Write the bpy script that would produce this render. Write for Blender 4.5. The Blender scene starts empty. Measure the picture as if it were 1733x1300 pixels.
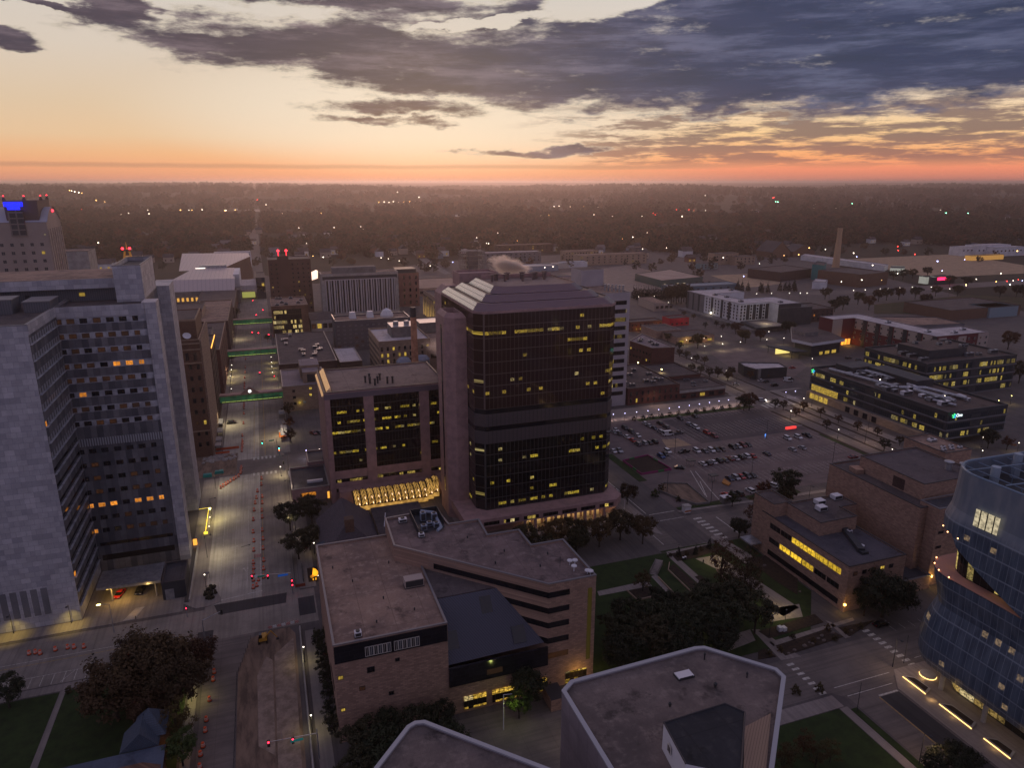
import bpy, math, random
from mathutils import Vector
R = math.radians
S = bpy.context.scene
COL = S.collection
rnd = random.Random(11)
# ------------------------------------------------------------------ camera
YAW, PITCH, EYE = R(19.24), R(15.9), 120.0
cd = bpy.data.cameras.new('camera'); cam = bpy.data.objects.new('camera', cd); COL.objects.link(cam)
cd.sensor_fit = 'HORIZONTAL'; cd.sensor_width = 36.0; cd.lens = 36.0 * 1201 / 1733
cd.clip_start = 0.5; cd.clip_end = 150000
cam.location = (0, 0, EYE); cam.rotation_euler = (R(90) - PITCH, 0, -YAW)
S.camera = cam
FW = Vector((math.sin(YAW) * math.cos(PITCH), math.cos(YAW) * math.cos(PITCH), -math.sin(PITCH)))
RT = Vector((math.cos(YAW), -math.sin(YAW), 0)); UP = RT.cross(FW)
def at(px, py, z=0.0):
    """survey: the spot at height z seen at photo pixel px, py"""
    d = FW * 1201 + RT * (px - 866.5) - UP * (py - 650)
    t = (z - EYE) / d.z
    return Vector((d.x * t, d.y * t, z))
def z5(x, y): return (1350 + x / 4.334, 400 + y / 4.334)
def z4(x, y): return (1000 + x / 4.334, 400 + y / 4.334)
def z7(x, y): return (300 + x / 3.714, 650 + y / 3.714)
def z9(x, y): return (1000 + x / 4.3325, 650 + y / 4.3325)
def z10(x, y): return (1333 + x / 4.3325, 600 + y / 4.3325)
def z11(x, y): return (x / 3.714, 950 + y / 3.714)
def z12(x, y): return (300 + x / 3.714, 950 + y / 3.714)
def z13(x, y): return (520 + x / 3.25, 850 + y / 3.25)
def z14(x, y): return (900 + x / 3.249, 900 + y / 3.249)
def z15(x, y): return (1283 + x / 3.249, 900 + y / 3.249)
def a1(x, y): return (260 + x / 6.19, 400 + y / 6.19)
def a2(x, y): return (360 + x / 8.125, 560 + y / 8.125)
def b2(x, y): return (1030 + x / 5.909, 480 + y / 5.909)
def b3(x, y): return (1150 + x / 6.932, 470 + y / 6.932)
def b4(x, y): return (1200 + x / 6.19, 520 + y / 6.19)
def c1(x, y): return (x / 2.888, 300 + y / 2.888)
def c2(x, y): return (600 + x / 2.888, 300 + y / 2.888)
def c3(x, y): return (1133 + x / 2.888, 300 + y / 2.888)
def c7(x, y): return (400 + x / 7.22, 850 + y / 7.22)
# ------------------------------------------------------------------ node expressions
class X:
    """a node socket with arithmetic"""
    def __init__(s, nt, so): s.nt, s.so = nt, so
    def _m(s, op, *o):
        n = s.nt.nodes.new('ShaderNodeMath'); n.operation = op
        for k, v in enumerate((s,) + o):
            if isinstance(v, X): s.nt.links.new(v.so, n.inputs[k])
            else: n.inputs[k].default_value = v
        return X(s.nt, n.outputs[0])
    def __add__(s, o): return s._m('ADD', o)
    __radd__ = __add__
    def __sub__(s, o): return s._m('SUBTRACT', o)
    def __rsub__(s, o): return s._m('MULTIPLY', -1.0)._m('ADD', o)
    def __mul__(s, o): return s._m('MULTIPLY', o)
    __rmul__ = __mul__
    def __truediv__(s, o): return s._m('DIVIDE', o)
    def floor(s): return s._m('FLOOR')
    def fract(s): return s._m('FRACT')
    def gt(s, o): return s._m('GREATER_THAN', o)
    def lt(s, o): return s._m('LESS_THAN', o)
    def max(s, o): return s._m('MAXIMUM', o)
    def min(s, o): return s._m('MINIMUM', o)
    def abs(s): return s._m('ABSOLUTE')
    def ss(s, a, b):
        n = s.nt.nodes.new('ShaderNodeMapRange'); n.interpolation_type = 'SMOOTHSTEP'
        s.nt.links.new(s.so, n.inputs[0]); n.inputs[1].default_value = a; n.inputs[2].default_value = b
        return X(s.nt, n.outputs[0])
def vec(nt, x, y, z=0.0):
    n = nt.nodes.new('ShaderNodeCombineXYZ')
    for k, v in enumerate((x, y, z)):
        if isinstance(v, X): nt.links.new(v.so, n.inputs[k])
        else: n.inputs[k].default_value = v
    return X(nt, n.outputs[0])
def noise(nt, v, scale=1.0, detail=3.0, rough=0.55):
    n = nt.nodes.new('ShaderNodeTexNoise'); nt.links.new(v.so, n.inputs['Vector'])
    n.inputs['Scale'].default_value = scale; n.inputs['Detail'].default_value = detail; n.inputs['Roughness'].default_value = rough
    return X(nt, n.outputs[0])
def white(nt, v):
    n = nt.nodes.new('ShaderNodeTexWhiteNoise'); n.noise_dimensions = '3D'; nt.links.new(v.so, n.inputs['Vector'])
    return X(nt, n.outputs[0])
def mix(nt, f, a, b):
    n = nt.nodes.new('ShaderNodeMix'); n.data_type = 'RGBA'; n.clamp_factor = True
    if isinstance(f, X): nt.links.new(f.so, n.inputs[0])
    else: n.inputs[0].default_value = f
    for k, v in ((6, a), (7, b)):
        if isinstance(v, X): nt.links.new(v.so, n.inputs[k])
        else: n.inputs[k].default_value = (*v[:3], 1)
    return X(nt, n.outputs[2])
def ramp(nt, f, stops):
    n = nt.nodes.new('ShaderNodeValToRGB'); nt.links.new(f.so, n.inputs[0])
    e = n.color_ramp.elements
    while len(e) < len(stops): e.new(0.5)
    for k, (p, c) in enumerate(stops): e[k].position = p; e[k].color = (*c, 1)
    return X(nt, n.outputs[0])
def srgb(r, g, b):
    f = lambda c: c / 12.92 if c <= .04045 else ((c + .055) / 1.055) ** 2.4
    return (f(r / 255), f(g / 255), f(b / 255))
# ------------------------------------------------------------------ world: dusk sky with a broken cloud deck
HAZE = 8.5e-5
SUN_AZ, SUN_EL = R(13.0), R(7.0)         # the glow sits a little right of the avenue's end
W = bpy.data.worlds.new('World'); S.world = W; W.use_nodes = True
nt = W.node_tree; nt.nodes.clear()
out = nt.nodes.new('ShaderNodeOutputWorld')
tc = nt.nodes.new('ShaderNodeTexCoord')
sep = nt.nodes.new('ShaderNodeSeparateXYZ'); nt.links.new(tc.outputs['Generated'], sep.inputs[0])
dx, dy, dz = (X(nt, sep.outputs[k]) for k in range(3))
ca, sa = math.cos(YAW), math.sin(YAW)
gx = dx * ca - dy * sa                  # bearing measured from the middle of the open valley
gy = dx * sa + dy * ca
az = gx._m('ARCTAN2', gy)
el = dz.min(0.9999).max(-0.9999)._m('ARCSINE')
px = az._m('TANGENT')                   # used only in front, see "front" below
wv = vec(nt, az * 5.0, el * 14.0, 1.7)
U = az
V = el.max(0.0)
WU = az + (noise(nt, wv, 1.6, 6.0, 0.60) - 0.5) * 0.17     # ragged outlines for the cloud banks
WV = V + (noise(nt, vec(nt, az * 5.0, el * 14.0, 8.2), 1.9, 6.0, 0.62) - 0.5) * 0.048
front = gy.ss(-0.35, 0.45)
# clear-sky colours by elevation
Ve = (V / 0.30).min(1.0)
left = ramp(nt, Ve, [(0.0, srgb(218, 142, 120)), (0.045, srgb(234, 160, 120)), (0.11, srgb(235, 178, 132)), (0.18, srgb(228, 192, 154)),
                     (0.30, srgb(220, 194, 164)), (0.50, srgb(215, 200, 184)), (0.75, srgb(208, 200, 192)), (1.0, srgb(190, 186, 188))])
right = ramp(nt, Ve, [(0.0, srgb(200, 124, 112)), (0.05, srgb(244, 144, 112)), (0.11, srgb(250, 172, 116)), (0.20, srgb(248, 205, 150)),
                      (0.40, srgb(236, 222, 205)), (1.0, srgb(205, 200, 200))])
clear = mix(nt, U.ss(0.05, 0.35), left, right)
glow = (1.0 - (((U + 0.10) / 0.42)._m('POWER', 2.0) + ((V - 0.085) / 0.085)._m('POWER', 2.0))).max(0.0).ss(0.0, 1.0)
clear = mix(nt, glow * 0.6, clear, srgb(236, 225, 210))
# cloud cover: soft banks placed by bearing and height, broken up by streaky noise
sv = vec(nt, U * 2.6, V * 9.0, 0.3)
n1 = noise(nt, sv, 3.4, 8.0, 0.64)
n2 = noise(nt, vec(nt, U * 4.0, V * 30.0, 4.0), 3.0, 8.0, 0.66)
def bank(u0, v0, ru, rv, tilt=0.0):
    v = WV - v0 - (WU - u0) * tilt
    return 1.0 - (((WU - u0) / ru)._m('POWER', 2.0) + (v / rv)._m('POWER', 2.0))
def pb(x, y, rx, ry, tilt=0.0):
    return bank(math.atan((x - 866) / 1249), math.atan((308 - y) / 1249), rx / 1249, ry / 1249, tilt)
cover = None
for b in (pb(1330, 112, 800, 92), pb(730, 126, 460, 50, -0.08), pb(480, 108, 210, 20), pb(1500, 30, 520, 90), pb(520, 26, 245, 25, -0.04),
          pb(1000, 0, 500, 20), pb(245, 72, 62, 24, -0.2), pb(30, 121, 62, 14), pb(45, 18, 60, 10, -0.25), pb(135, 44, 50, 7), pb(90, 66, 110, 5, -0.1),
          pb(700, 190, 130, 13) * .55, pb(690, 213, 95, 6) * .5, pb(900, 258, 120, 7) * .5):
    b = b.max(-2.0)
    cover = b if cover is None else cover.max(b)
hole = pb(1010, 38, 100, 26, 0.12).max(pb(1700, 12, 60, 12)).max(pb(860, 62, 180, 9, 0.1)).max(0.0)
high = V.ss(0.24, 0.42)                 # overcast overhead
cover = (cover.max(-1.1).min(0.75) - hole * 1.25 + (n1 - 0.5) * 3.0).max(high * 2.2 - 1.0)
cover = cover + (noise(nt, vec(nt, U * 9.0, V * 42.0, 5.5), 2.2, 6.0, 0.7) - 0.5) * 1.1
dens = cover.ss(-0.30, 0.55)
thin = (n2 - 0.54 + U.ss(0.0, 0.22) * 0.12).ss(-0.02, 0.11) * V.ss(0.014, 0.03) * (1.0 - V.ss(0.085, 0.11)) * U.ss(-0.03, 0.14) * 0.9
line = (1.0 - ((V - 0.0165 - noise(nt, vec(nt, U * 4.0, 0.0, 9.0), 1.5, 3.0) * 0.006) / 0.0035)._m('POWER', 2.0)).max(0.0) * (1.0 - U.ss(0.2, 0.3)) * 0.42
body = mix(nt, U.ss(-0.45, 0.25), srgb(72, 62, 76), srgb(54, 60, 90))
body = mix(nt, V.ss(0.06, 0.13), mix(nt, U.ss(-0.2, 0.3), srgb(100, 80, 86), srgb(74, 70, 96)), body)
tex = noise(nt, vec(nt, U * 2.2, V * 17.0, 7.0), 3.2, 7.0, 0.66)
tex2 = noise(nt, vec(nt, U * 4.5, V * 26.0, 2.0), 2.6, 7.0, 0.68)
body = mix(nt, tex.ss(0.42, 0.70) * 0.75, body, mix(nt, U.ss(-0.3, 0.4), srgb(124, 108, 118), srgb(100, 104, 134)))
body = mix(nt, tex2.ss(0.46, 0.66) * 0.7, body, mix(nt, U.ss(-0.3, 0.4), srgb(62, 56, 72), srgb(46, 54, 80)))
sky = mix(nt, line, clear, srgb(160, 116, 104))
sky = mix(nt, thin, sky, mix(nt, V.ss(0.02, 0.06), srgb(158, 108, 100), srgb(128, 104, 100)))
rim = dens.ss(0.03, 0.3) * (1.0 - dens.ss(0.3, 0.75))
sky = mix(nt, rim * 0.35 * (1.0 - U.ss(0.25, 0.5)), sky, srgb(255, 240, 212))
sky = mix(nt, dens, sky, body)
# the sky behind and overhead: even, bluish evening cloud
dusk = mix(nt, V.ss(0.0, 0.9), srgb(164, 155, 180), srgb(146, 138, 160))
dusk = mix(nt, noise(nt, vec(nt, dx * 2.0, dy * 2.0, dz * 3.0), 1.6, 4.0) * 0.6, dusk, srgb(118, 114, 144))
sky = mix(nt, front * (1.0 - V.ss(0.30, 0.62)), dusk, sky)
bg = nt.nodes.new('ShaderNodeBackground'); nt.links.new(sky.so, bg.inputs[0]); bg.inputs[1].default_value = 1.0
ns = nt.nodes.new('ShaderNodeTexSky'); ns.sky_type = 'NISHITA'; ns.sun_disc = False; ns.sun_elevation = SUN_EL; ns.sun_rotation = SUN_AZ
nb = nt.nodes.new('ShaderNodeBackground'); nt.links.new(ns.outputs[0], nb.inputs[0]); nb.inputs[1].default_value = 0.003
ad = nt.nodes.new('ShaderNodeAddShader'); nt.links.new(bg.outputs[0], ad.inputs[0]); nt.links.new(nb.outputs[0], ad.inputs[1])
nt.links.new(ad.outputs[0], out.inputs[0])
W.cycles.sampling_method = 'MANUAL'; W.cycles.sample_map_resolution = 1024
sl = bpy.data.lights.new('sun', 'SUN'); so = bpy.data.objects.new('sun', sl); COL.objects.link(so)
sl.energy = 0.80; sl.angle = R(32); sl.color = (1.0, 0.60, 0.44)
so.rotation_euler = (R(90) - SUN_EL, 0, math.pi - SUN_AZ)
S.view_settings.view_transform = 'Standard'; S.view_settings.look = 'None'
S.view_settings.exposure = 0.0; S.view_settings.gamma = 1.0
cy = S.cycles
cy.max_bounces = 5; cy.diffuse_bounces = 2; cy.glossy_bounces = 2; cy.transmission_bounces = 3; cy.transparent_max_bounces = 8; cy.volume_bounces = 2
cy.sample_clamp_indirect = 3.0; cy.use_denoising = True; cy.caustics_reflective = False; cy.caustics_refractive = False
cy.volume_step_rate = 2.0
# ------------------------------------------------------------------ materials
MATS = {}
def new_mat(name):
    m = bpy.data.materials.new(name); m.use_nodes = True
    nt = m.node_tree; b = nt.nodes['Principled BSDF']
    m.cycles.emission_sampling = 'NONE'
    return m, nt, b
def worldpos(nt):
    g = nt.nodes.new('ShaderNodeNewGeometry')
    s = nt.nodes.new('ShaderNodeSeparateXYZ'); nt.links.new(g.outputs['Position'], s.inputs[0])
    return X(nt, g.outputs['Position']), X(nt, s.outputs[0]), X(nt, s.outputs[1]), X(nt, s.outputs[2])
def M(name, col=None, rough=0.85, metal=0.0, spec=0.3, col2=None, ns=0.6, pat=None, emit=None, es=1.0, amount=1.0, sample=False):
    """plain surface, col2 = blotches of a second colour at noise scale ns, pat = a function giving the colour"""
    if name in MATS: return MATS[name]
    m, nt, b = new_mat(name)
    b.inputs['Roughness'].default_value = rough; b.inputs['Metallic'].default_value = metal; b.inputs['Specular IOR Level'].default_value = spec
    if pat:
        c = pat(nt, b)
        if c is not None: nt.links.new(c.so, b.inputs['Base Color'])
    elif col2:
        p, x, y, z = worldpos(nt)
        f = noise(nt, p, ns, 5.0, 0.6).ss(0.36, 0.66) * amount
        nt.links.new(mix(nt, f, col, col2).so, b.inputs['Base Color'])
    elif col: b.inputs['Base Color'].default_value = (*col, 1)
    if emit:
        b.inputs['Emission Color'].default_value = (*emit, 1); b.inputs['Emission Strength'].default_value = es
        if sample: m.cycles.emission_sampling = 'AUTO'
    MATS[name] = m
    return m
def panels(w, h, c1, c2, mortar, off=0.5, msize=0.02, bias=0.0, var=0.35, big=None):
    """masonry or stone panels laid out along the wall"""
    def f(nt, b):
        p, x, y, z = worldpos(nt)
        n = nt.nodes.new('ShaderNodeTexBrick'); nt.links.new(vec(nt, x + y, z, 0.0).so, n.inputs[0])
        n.offset = off; n.inputs['Color1'].default_value = (*c1, 1); n.inputs['Color2'].default_value = (*c2, 1); n.inputs['Mortar'].default_value = (*mortar, 1)
        n.inputs['Scale'].default_value = 1.0; n.inputs['Brick Width'].default_value = w; n.inputs['Row Height'].default_value = h
        n.inputs['Mortar Size'].default_value = msize; n.inputs['Bias'].default_value = bias
        c = X(nt, n.outputs[0])
        g = noise(nt, p, 0.35, 6.0, 0.65).ss(0.3, 0.72)
        c = mix(nt, g * var, c, tuple(v * 0.45 for v in c1))
        if big:
            c = mix(nt, white(nt, vec(nt, ((x + y) / (w * big)).floor(), (z / (h * big)).floor(), 3.0)) * var, c, tuple(v * 0.7 for v in c2))
        return c
    return f
def ribs(step, c1, c2, duty=0.5):
    def f(nt, b):
        p, x, y, z = worldpos(nt)
        t = ((x + y) / step).fract().gt(duty)
        return mix(nt, t, c1, c2)
    return f
def roof(c1, c2, c3, seam=0.0):
    """gravel or membrane roof with ponding stains and faint seams"""
    def f(nt, b):
        p, x, y, z = worldpos(nt)
        c = mix(nt, noise(nt, p, 0.09, 6.0, 0.65).ss(0.36, 0.66), c1, c2)
        c = mix(nt, noise(nt, p, 0.45, 6.0, 0.7).ss(0.48, 0.72) * 0.75, c, c3)
        c = mix(nt, noise(nt, vec(nt, x, y, 31.0), 0.16, 7.0, 0.72).ss(0.54, 0.66) * 0.8, c, tuple(v * 0.42 for v in c2))
        c = mix(nt, noise(nt, p, 2.5, 3.0, 0.7).ss(0.45, 0.7) * 0.3, c, tuple(v * 0.5 for v in c1))
        if seam:
            t = ((x / seam).fract().lt(0.02)).max((y / (seam * 2.2)).fract().lt(0.012))
            c = mix(nt, t * 0.6, c, tuple(v * 0.4 for v in c1))
        return c
    return f
def office(glass, cw, fh, thr, col, es, z0=0.0, mull=0.10, mc=(0.05, 0.045, 0.045), wmin=0.15, wmax=0.62, seed=0.0, clump=0.10):
    """dark curtain wall whose cells glow where rooms behind are lit"""
    def f(nt, b):
        p, x, y, z = worldpos(nt)
        u = x + y * 0.93
        cu = (u / cw).floor(); cz = ((z - z0) / fh).floor(); vz = ((z - z0) / fh).fract(); fu = (u / cw).fract()
        a = noise(nt, vec(nt, cu * clump, cz * 3.7 + seed, 1.0), 1.0, 2.0) + (white(nt, vec(nt, cu, cz, seed + 2.0)) - 0.5) * 0.34
        a = a + (white(nt, vec(nt, 4.0, cz, seed + 9.0)) - 0.5) * 0.30
        lit = a.gt(thr) * vz.gt(wmin) * vz.lt(wmax)
        inner = 0.12 + 1.5 * noise(nt, vec(nt, u * 1.3, z * 1.8, seed), 1.4, 3.0).ss(0.32, 0.72)
        dim = 0.15 + 0.85 * white(nt, vec(nt, (cu * 0.34).floor(), cz, seed + 5.0))
        frame = fu.lt(mull).max(vz.gt(0.97)).max(vz.lt(0.03))
        nt.links.new(mix(nt, frame, glass, mc).so, b.inputs['Base Color'])
        nt.links.new(mix(nt, white(nt, vec(nt, (cu * 0.5).floor(), cz, seed + 7.0)).ss(0.55, 1.0) * 0.6, col, (1.0, 0.86, 0.5)).so, b.inputs['Emission Color'])
        nt.links.new((lit * inner * dim * (1.0 - frame) * es).so, b.inputs['Emission Strength'])
        nt.links.new((frame * 0.5 + 0.06).so, b.inputs['Roughness'])
        return None
    return f
def litwin(col, es):
    """a lit room seen through its window: blotchy, never even"""
    def f(nt, b):
        p, x, y, z = worldpos(nt)
        oi = nt.nodes.new('ShaderNodeObjectInfo'); r = X(nt, oi.outputs['Random'])
        n = noise(nt, vec(nt, (x + y) * 1.3, z * 1.3, r * 20.0), 1.0, 3.0, 0.6).ss(0.25, 0.7)
        b.inputs['Base Color'].default_value = (0.05, 0.04, 0.03, 1)
        b.inputs['Emission Color'].default_value = (*col, 1)
        nt.links.new(((0.35 + n * 0.9) * (0.45 + r * 0.7) * es).so, b.inputs['Emission Strength'])
        return None
    return f
def leaves(c1, c2, c3):
    def f(nt, b):
        oi = nt.nodes.new('ShaderNodeObjectInfo'); r = X(nt, oi.outputs['Random'])
        t = nt.nodes.new('ShaderNodeTexCoord'); v = X(nt, t.outputs['Object'])
        n = noise(nt, v, 0.55, 3.0, 0.6)
        c = mix(nt, n.ss(0.35, 0.65), c1, c2)
        c = mix(nt, (r * 1.2 - 0.35).max(0.0), c, c3)
        return mix(nt, (r * 7.3).fract() * 0.65, c, tuple(v * 0.35 for v in c2))
    return f
MARBLE = M('marble_panels', rough=0.55, pat=panels(2.35, 1.55, (0.50, 0.49, 0.53), (0.25, 0.255, 0.30), (0.24, 0.24, 0.28), 0.5, 0.04, -0.35, 0.42, 1.0))
MARBLE_DK = M('dark_stone_panels', rough=0.6, pat=panels(1.7, 4.45, (0.075, 0.08, 0.10), (0.20, 0.20, 0.225), (0.05, 0.05, 0.06), 0.0, 0.03, -0.1, 0.4))
MARBLE_LT = M('pale_spandrel', (0.42, 0.43, 0.48), 0.6, col2=(0.22, 0.23, 0.27), ns=0.5)
LOUVER = M('metal_louvres', rough=0.5, pat=ribs(0.7, (0.30, 0.32, 0.36), (0.10, 0.10, 0.12)))
GROOVE = M('grooved_metal', rough=0.5, pat=ribs(0.62, (0.11, 0.115, 0.135), (0.06, 0.065, 0.08), 0.8))
GRAVEL = M('gravel_roof', rough=0.95, pat=roof((0.30, 0.205, 0.16), (0.165, 0.115, 0.10), (0.40, 0.30, 0.245), 7.0))
GRAVEL_DK = M('dark_gravel_roof', rough=0.95, pat=roof((0.10, 0.082, 0.085), (0.065, 0.055, 0.06), (0.14, 0.12, 0.115), 6.0))
MEMBRANE = M('white_membrane_roof', rough=0.8, pat=roof((0.52, 0.49, 0.51), (0.40, 0.37, 0.40), (0.30, 0.27, 0.29), 9.0))
ROOF_BLK = M('black_membrane_roof', rough=0.75, pat=roof((0.035, 0.035, 0.045), (0.055, 0.055, 0.068), (0.085, 0.08, 0.095), 8.0))
CAP = M('metal_coping', (0.19, 0.18, 0.19), 0.5, 0.2)
CAP_DK = M('dark_coping', (0.05, 0.045, 0.05), 0.6)
PINK = M('pink_granite', (0.36, 0.225, 0.215), 0.7, col2=(0.27, 0.175, 0.17), ns=0.4)
TANBRICK = M('tan_brick', rough=0.9, pat=panels(1.1, 0.45, (0.45, 0.285, 0.215), (0.26, 0.165, 0.125), (0.27, 0.19, 0.155), 0.5, 0.06, 0.0, 0.30))
BROWNBRICK = M('brown_brick', rough=0.9, pat=panels(0.6, 0.3, (0.21, 0.115, 0.075), (0.11, 0.06, 0.045), (0.12, 0.08, 0.06), 0.5, 0.05, 0.0, 0.35))
REDBRICK = M('red_brick', rough=0.9, pat=panels(0.8, 0.4, (0.15, 0.055, 0.045), (0.09, 0.035, 0.032), (0.09, 0.05, 0.045), 0.5, 0.06, 0.0, 0.35))
DARKBRICK = M('dark_brick', rough=0.9, pat=panels(0.8, 0.4, (0.105, 0.062, 0.055), (0.06, 0.036, 0.034), (0.05, 0.035, 0.032), 0.5, 0.06, 0.0, 0.35))
LIMESTONE = M('buff_limestone', rough=0.85, pat=panels(1.6, 0.8, (0.36, 0.27, 0.20), (0.28, 0.20, 0.15), (0.20, 0.15, 0.12), 0.5, 0.03, 0.0, 0.3))
CONC = M('pale_concrete', (0.36, 0.34, 0.32), 0.9, col2=(0.26, 0.245, 0.235), ns=0.25)
CONC_DK = M('grey_concrete', (0.19, 0.18, 0.18), 0.9, col2=(0.13, 0.125, 0.125), ns=0.25)
WHITEWALL = M('white_cladding', (0.62, 0.62, 0.66), 0.7, col2=(0.50, 0.50, 0.54), ns=0.12)
GREYWALL = M('grey_cladding', (0.16, 0.16, 0.175), 0.7, col2=(0.12, 0.12, 0.135), ns=0.15)
CHAR = M('charcoal_cladding', (0.03, 0.034, 0.042), 0.55, col2=(0.045, 0.048, 0.056), ns=0.2)
METAL = M('galvanised_metal', (0.42, 0.43, 0.46), 0.4, 0.7, col2=(0.28, 0.29, 0.32), ns=0.8)
METAL_DK = M('dark_metal', (0.05, 0.052, 0.058), 0.5, 0.4)
WHITE_MET = M('white_metal', (0.60, 0.60, 0.64), 0.5)
GLASS = M('dark_glass', (0.012, 0.012, 0.016), 0.08, 0.0, 0.6)
GLASSB = M('sky_glass', (0.04, 0.055, 0.08), 0.1, 0.3, 0.6)
LIT_Y = M('lit_room', pat=litwin((1.0, 0.66, 0.10), 0.55))
LIT_O = M('amber_lit_room', pat=litwin((1.0, 0.33, 0.03), 0.85))
LIT_D = M('dim_lit_room', pat=litwin((0.75, 0.24, 0.06), 0.035))
LIT_W = M('pale_lit_room', pat=litwin((1.0, 0.85, 0.55), 0.7))
FRAME_W = M('pale_window_frame', (0.50, 0.47, 0.43), 0.6)
FRAME_D = M('dark_window_frame', (0.03, 0.03, 0.034), 0.5)
# ------------------------------------------------------------------ mesh building
class MB:
    def __init__(s): s.v, s.f, s.m = [], [], []
    def face(s, pts, m=0):
        k = len(s.v); s.v += [tuple(p) for p in pts]; s.f.append(tuple(range(k, k + len(pts)))); s.m.append(m); return s
    def box(s, x0, y0, z0, x1, y1, z1, m=0, top=None):
        k = len(s.v)
        s.v += [(x0, y0, z0), (x1, y0, z0), (x1, y1, z0), (x0, y1, z0), (x0, y0, z1), (x1, y0, z1), (x1, y1, z1), (x0, y1, z1)]
        for n, q in enumerate(((0, 3, 2, 1), (4, 5, 6, 7), (0, 1, 5, 4), (1, 2, 6, 5), (2, 3, 7, 6), (3, 0, 4, 7))):
            s.f.append(tuple(k + i for i in q)); s.m.append(top if (n == 1 and top is not None) else m)
        return s
    def prism(s, poly, z0, z1, m=0, cap=True, bottom=False, capm=None):
        k = len(s.v); n = len(poly)
        s.v += [(p[0], p[1], z0) for p in poly] + [(p[0], p[1], z1) for p in poly]
        for i in range(n):
            j = (i + 1) % n; s.f.append((k + i, k + j, k + n + j, k + n + i)); s.m.append(m)
        if cap: s.f.append(tuple(k + n + i for i in range(n))); s.m.append(m if capm is None else capm)
        if bottom: s.f.append(tuple(k + n - 1 - i for i in range(n))); s.m.append(m)
        return s
    def loft(s, rings, m=0, cap=True):
        k = len(s.v); n = len(rings[0])
        for r in rings: s.v += [tuple(p) for p in r]
        for a in range(len(rings) - 1):
            for i in range(n):
                j = (i + 1) % n; s.f.append((k + a * n + i, k + a * n + j, k + (a + 1) * n + j, k + (a + 1) * n + i)); s.m.append(m)
        if cap:
            s.f.append(tuple(k + (len(rings) - 1) * n + i for i in range(n))); s.m.append(m)
            s.f.append(tuple(k + n - 1 - i for i in range(n))); s.m.append(m)
        return s
    def tube(s, a, b, r0, r1=None, n=8, m=0):
        a, b = Vector(a), Vector(b); r1 = r0 if r1 is None else r1
        d = (b - a).normalized(); u = d.orthogonal().normalized(); w = d.cross(u)
        ring = lambda c, r: [c + (u * math.cos(2 * math.pi * i / n) + w * math.sin(2 * math.pi * i / n)) * r for i in range(n)]
        return s.loft([ring(a, r0), ring(b, r1)], m)
    def lathe(s, prof, c=(0, 0), n=12, m=0):
        return s.loft([[(c[0] + r * math.cos(2 * math.pi * i / n), c[1] + r * math.sin(2 * math.pi * i / n), z) for i in range(n)] for r, z in prof], m)
    def ball(s, c, r, m=0, n=8, sz=1.0):
        prof = [(max(0.02, math.sin(math.pi * k / 5)) * r, c[2] - math.cos(math.pi * k / 5) * r * sz) for k in range(6)]
        return s.lathe(prof, (c[0], c[1]), n, m)
def mesh_of(mb, name, mats, off=(0, 0, 0)):
    me = bpy.data.meshes.new(name)
    me.from_pydata([(v[0] - off[0], v[1] - off[1], v[2] - off[2]) for v in mb.v], [], mb.f)
    for m in (mats if isinstance(mats, (list, tuple)) else [mats]): me.materials.append(m)
    for p, i in zip(me.polygons, mb.m): p.material_index = i
    me.update()
    return me
def link(name, data, parent=None, loc=None):
    o = bpy.data.objects.new(name, data); COL.objects.link(o)
    if parent is not None: o.parent = parent
    if loc is not None: o.location = loc
    return o
def base_of(o):
    v = Vector((0, 0, 0))
    while o is not None: v += Vector(o.location); o = o.parent
    return v
def part(name, mb, mats, parent, label=None):
    """a part built in place (world coordinates) under a thing or a part"""
    o = link(name, mesh_of(mb, name, mats, base_of(parent)), parent)
    if label: o['label'] = label
    return o
def tag(o, label=None, cat=None, group=None, kind='thing'):
    if label: o['label'] = label
    if cat: o['category'] = cat
    if group: o['group'] = group
    o['kind'] = kind
    return o
def thing(name, label, cat, loc=(0, 0, 0), rz=0.0, group=None):
    o = link(name, None); o.location = loc; o.rotation_euler = (0, 0, rz); o.empty_display_size = 0.5
    return tag(o, label, cat, group)
def solid(name, label, cat, mb, mats, loc=(0, 0, 0), group=None, world=True):
    o = link(name, mesh_of(mb, name, mats, loc if world else (0, 0, 0))); o.location = loc
    return tag(o, label, cat, group)
def struct(name, mb, mats, kind='structure', label=None):
    o = link(name, mesh_of(mb, name, mats)); o['kind'] = kind
    if label: o['label'] = label
    return o
KIDS = {}
def kids(o):
    return list(o.children)
def dup(o, loc, rz=None, scale=None, label=None, group=None, parent=None, tree=None):
    """a copy of a thing with its parts and sub-parts"""
    tree = tree or family(o)
    c = o.copy(); COL.objects.link(c); c.parent = parent
    if parent is None:
        if loc is not None: c.location = loc
        if rz is not None: c.rotation_euler = (0, 0, rz)
        if scale is not None: c.scale = (scale,) * 3 if not isinstance(scale, (tuple, list)) else scale
        if label: c['label'] = label
        if group: c['group'] = group
    for ch, sub in tree: dup(ch, None, parent=c, tree=(sub or [()][:0]))
    return c
def family(o):
    if o.name not in KIDS: KIDS[o.name] = [(c, family(c)) for c in o.children]
    return KIDS[o.name]
def inset(poly, d):
    n = len(poly); res = []
    for i in range(n):
        p0, p1, p2 = Vector(poly[i - 1][:2]), Vector(poly[i][:2]), Vector(poly[(i + 1) % n][:2])
        a, b = (p1 - p0).normalized(), (p2 - p1).normalized()
        na, nb = Vector((-a.y, a.x)), Vector((-b.y, b.x))
        k = 1 + na.dot(nb)
        o = (na + nb) * (d / max(k, 0.15))
        res.append((p1.x + o.x, p1.y + o.y))
    return res
def rect(x0, y0, x1, y1): return [(x0, y0), (x1, y0), (x1, y1), (x0, y1)]
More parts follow.
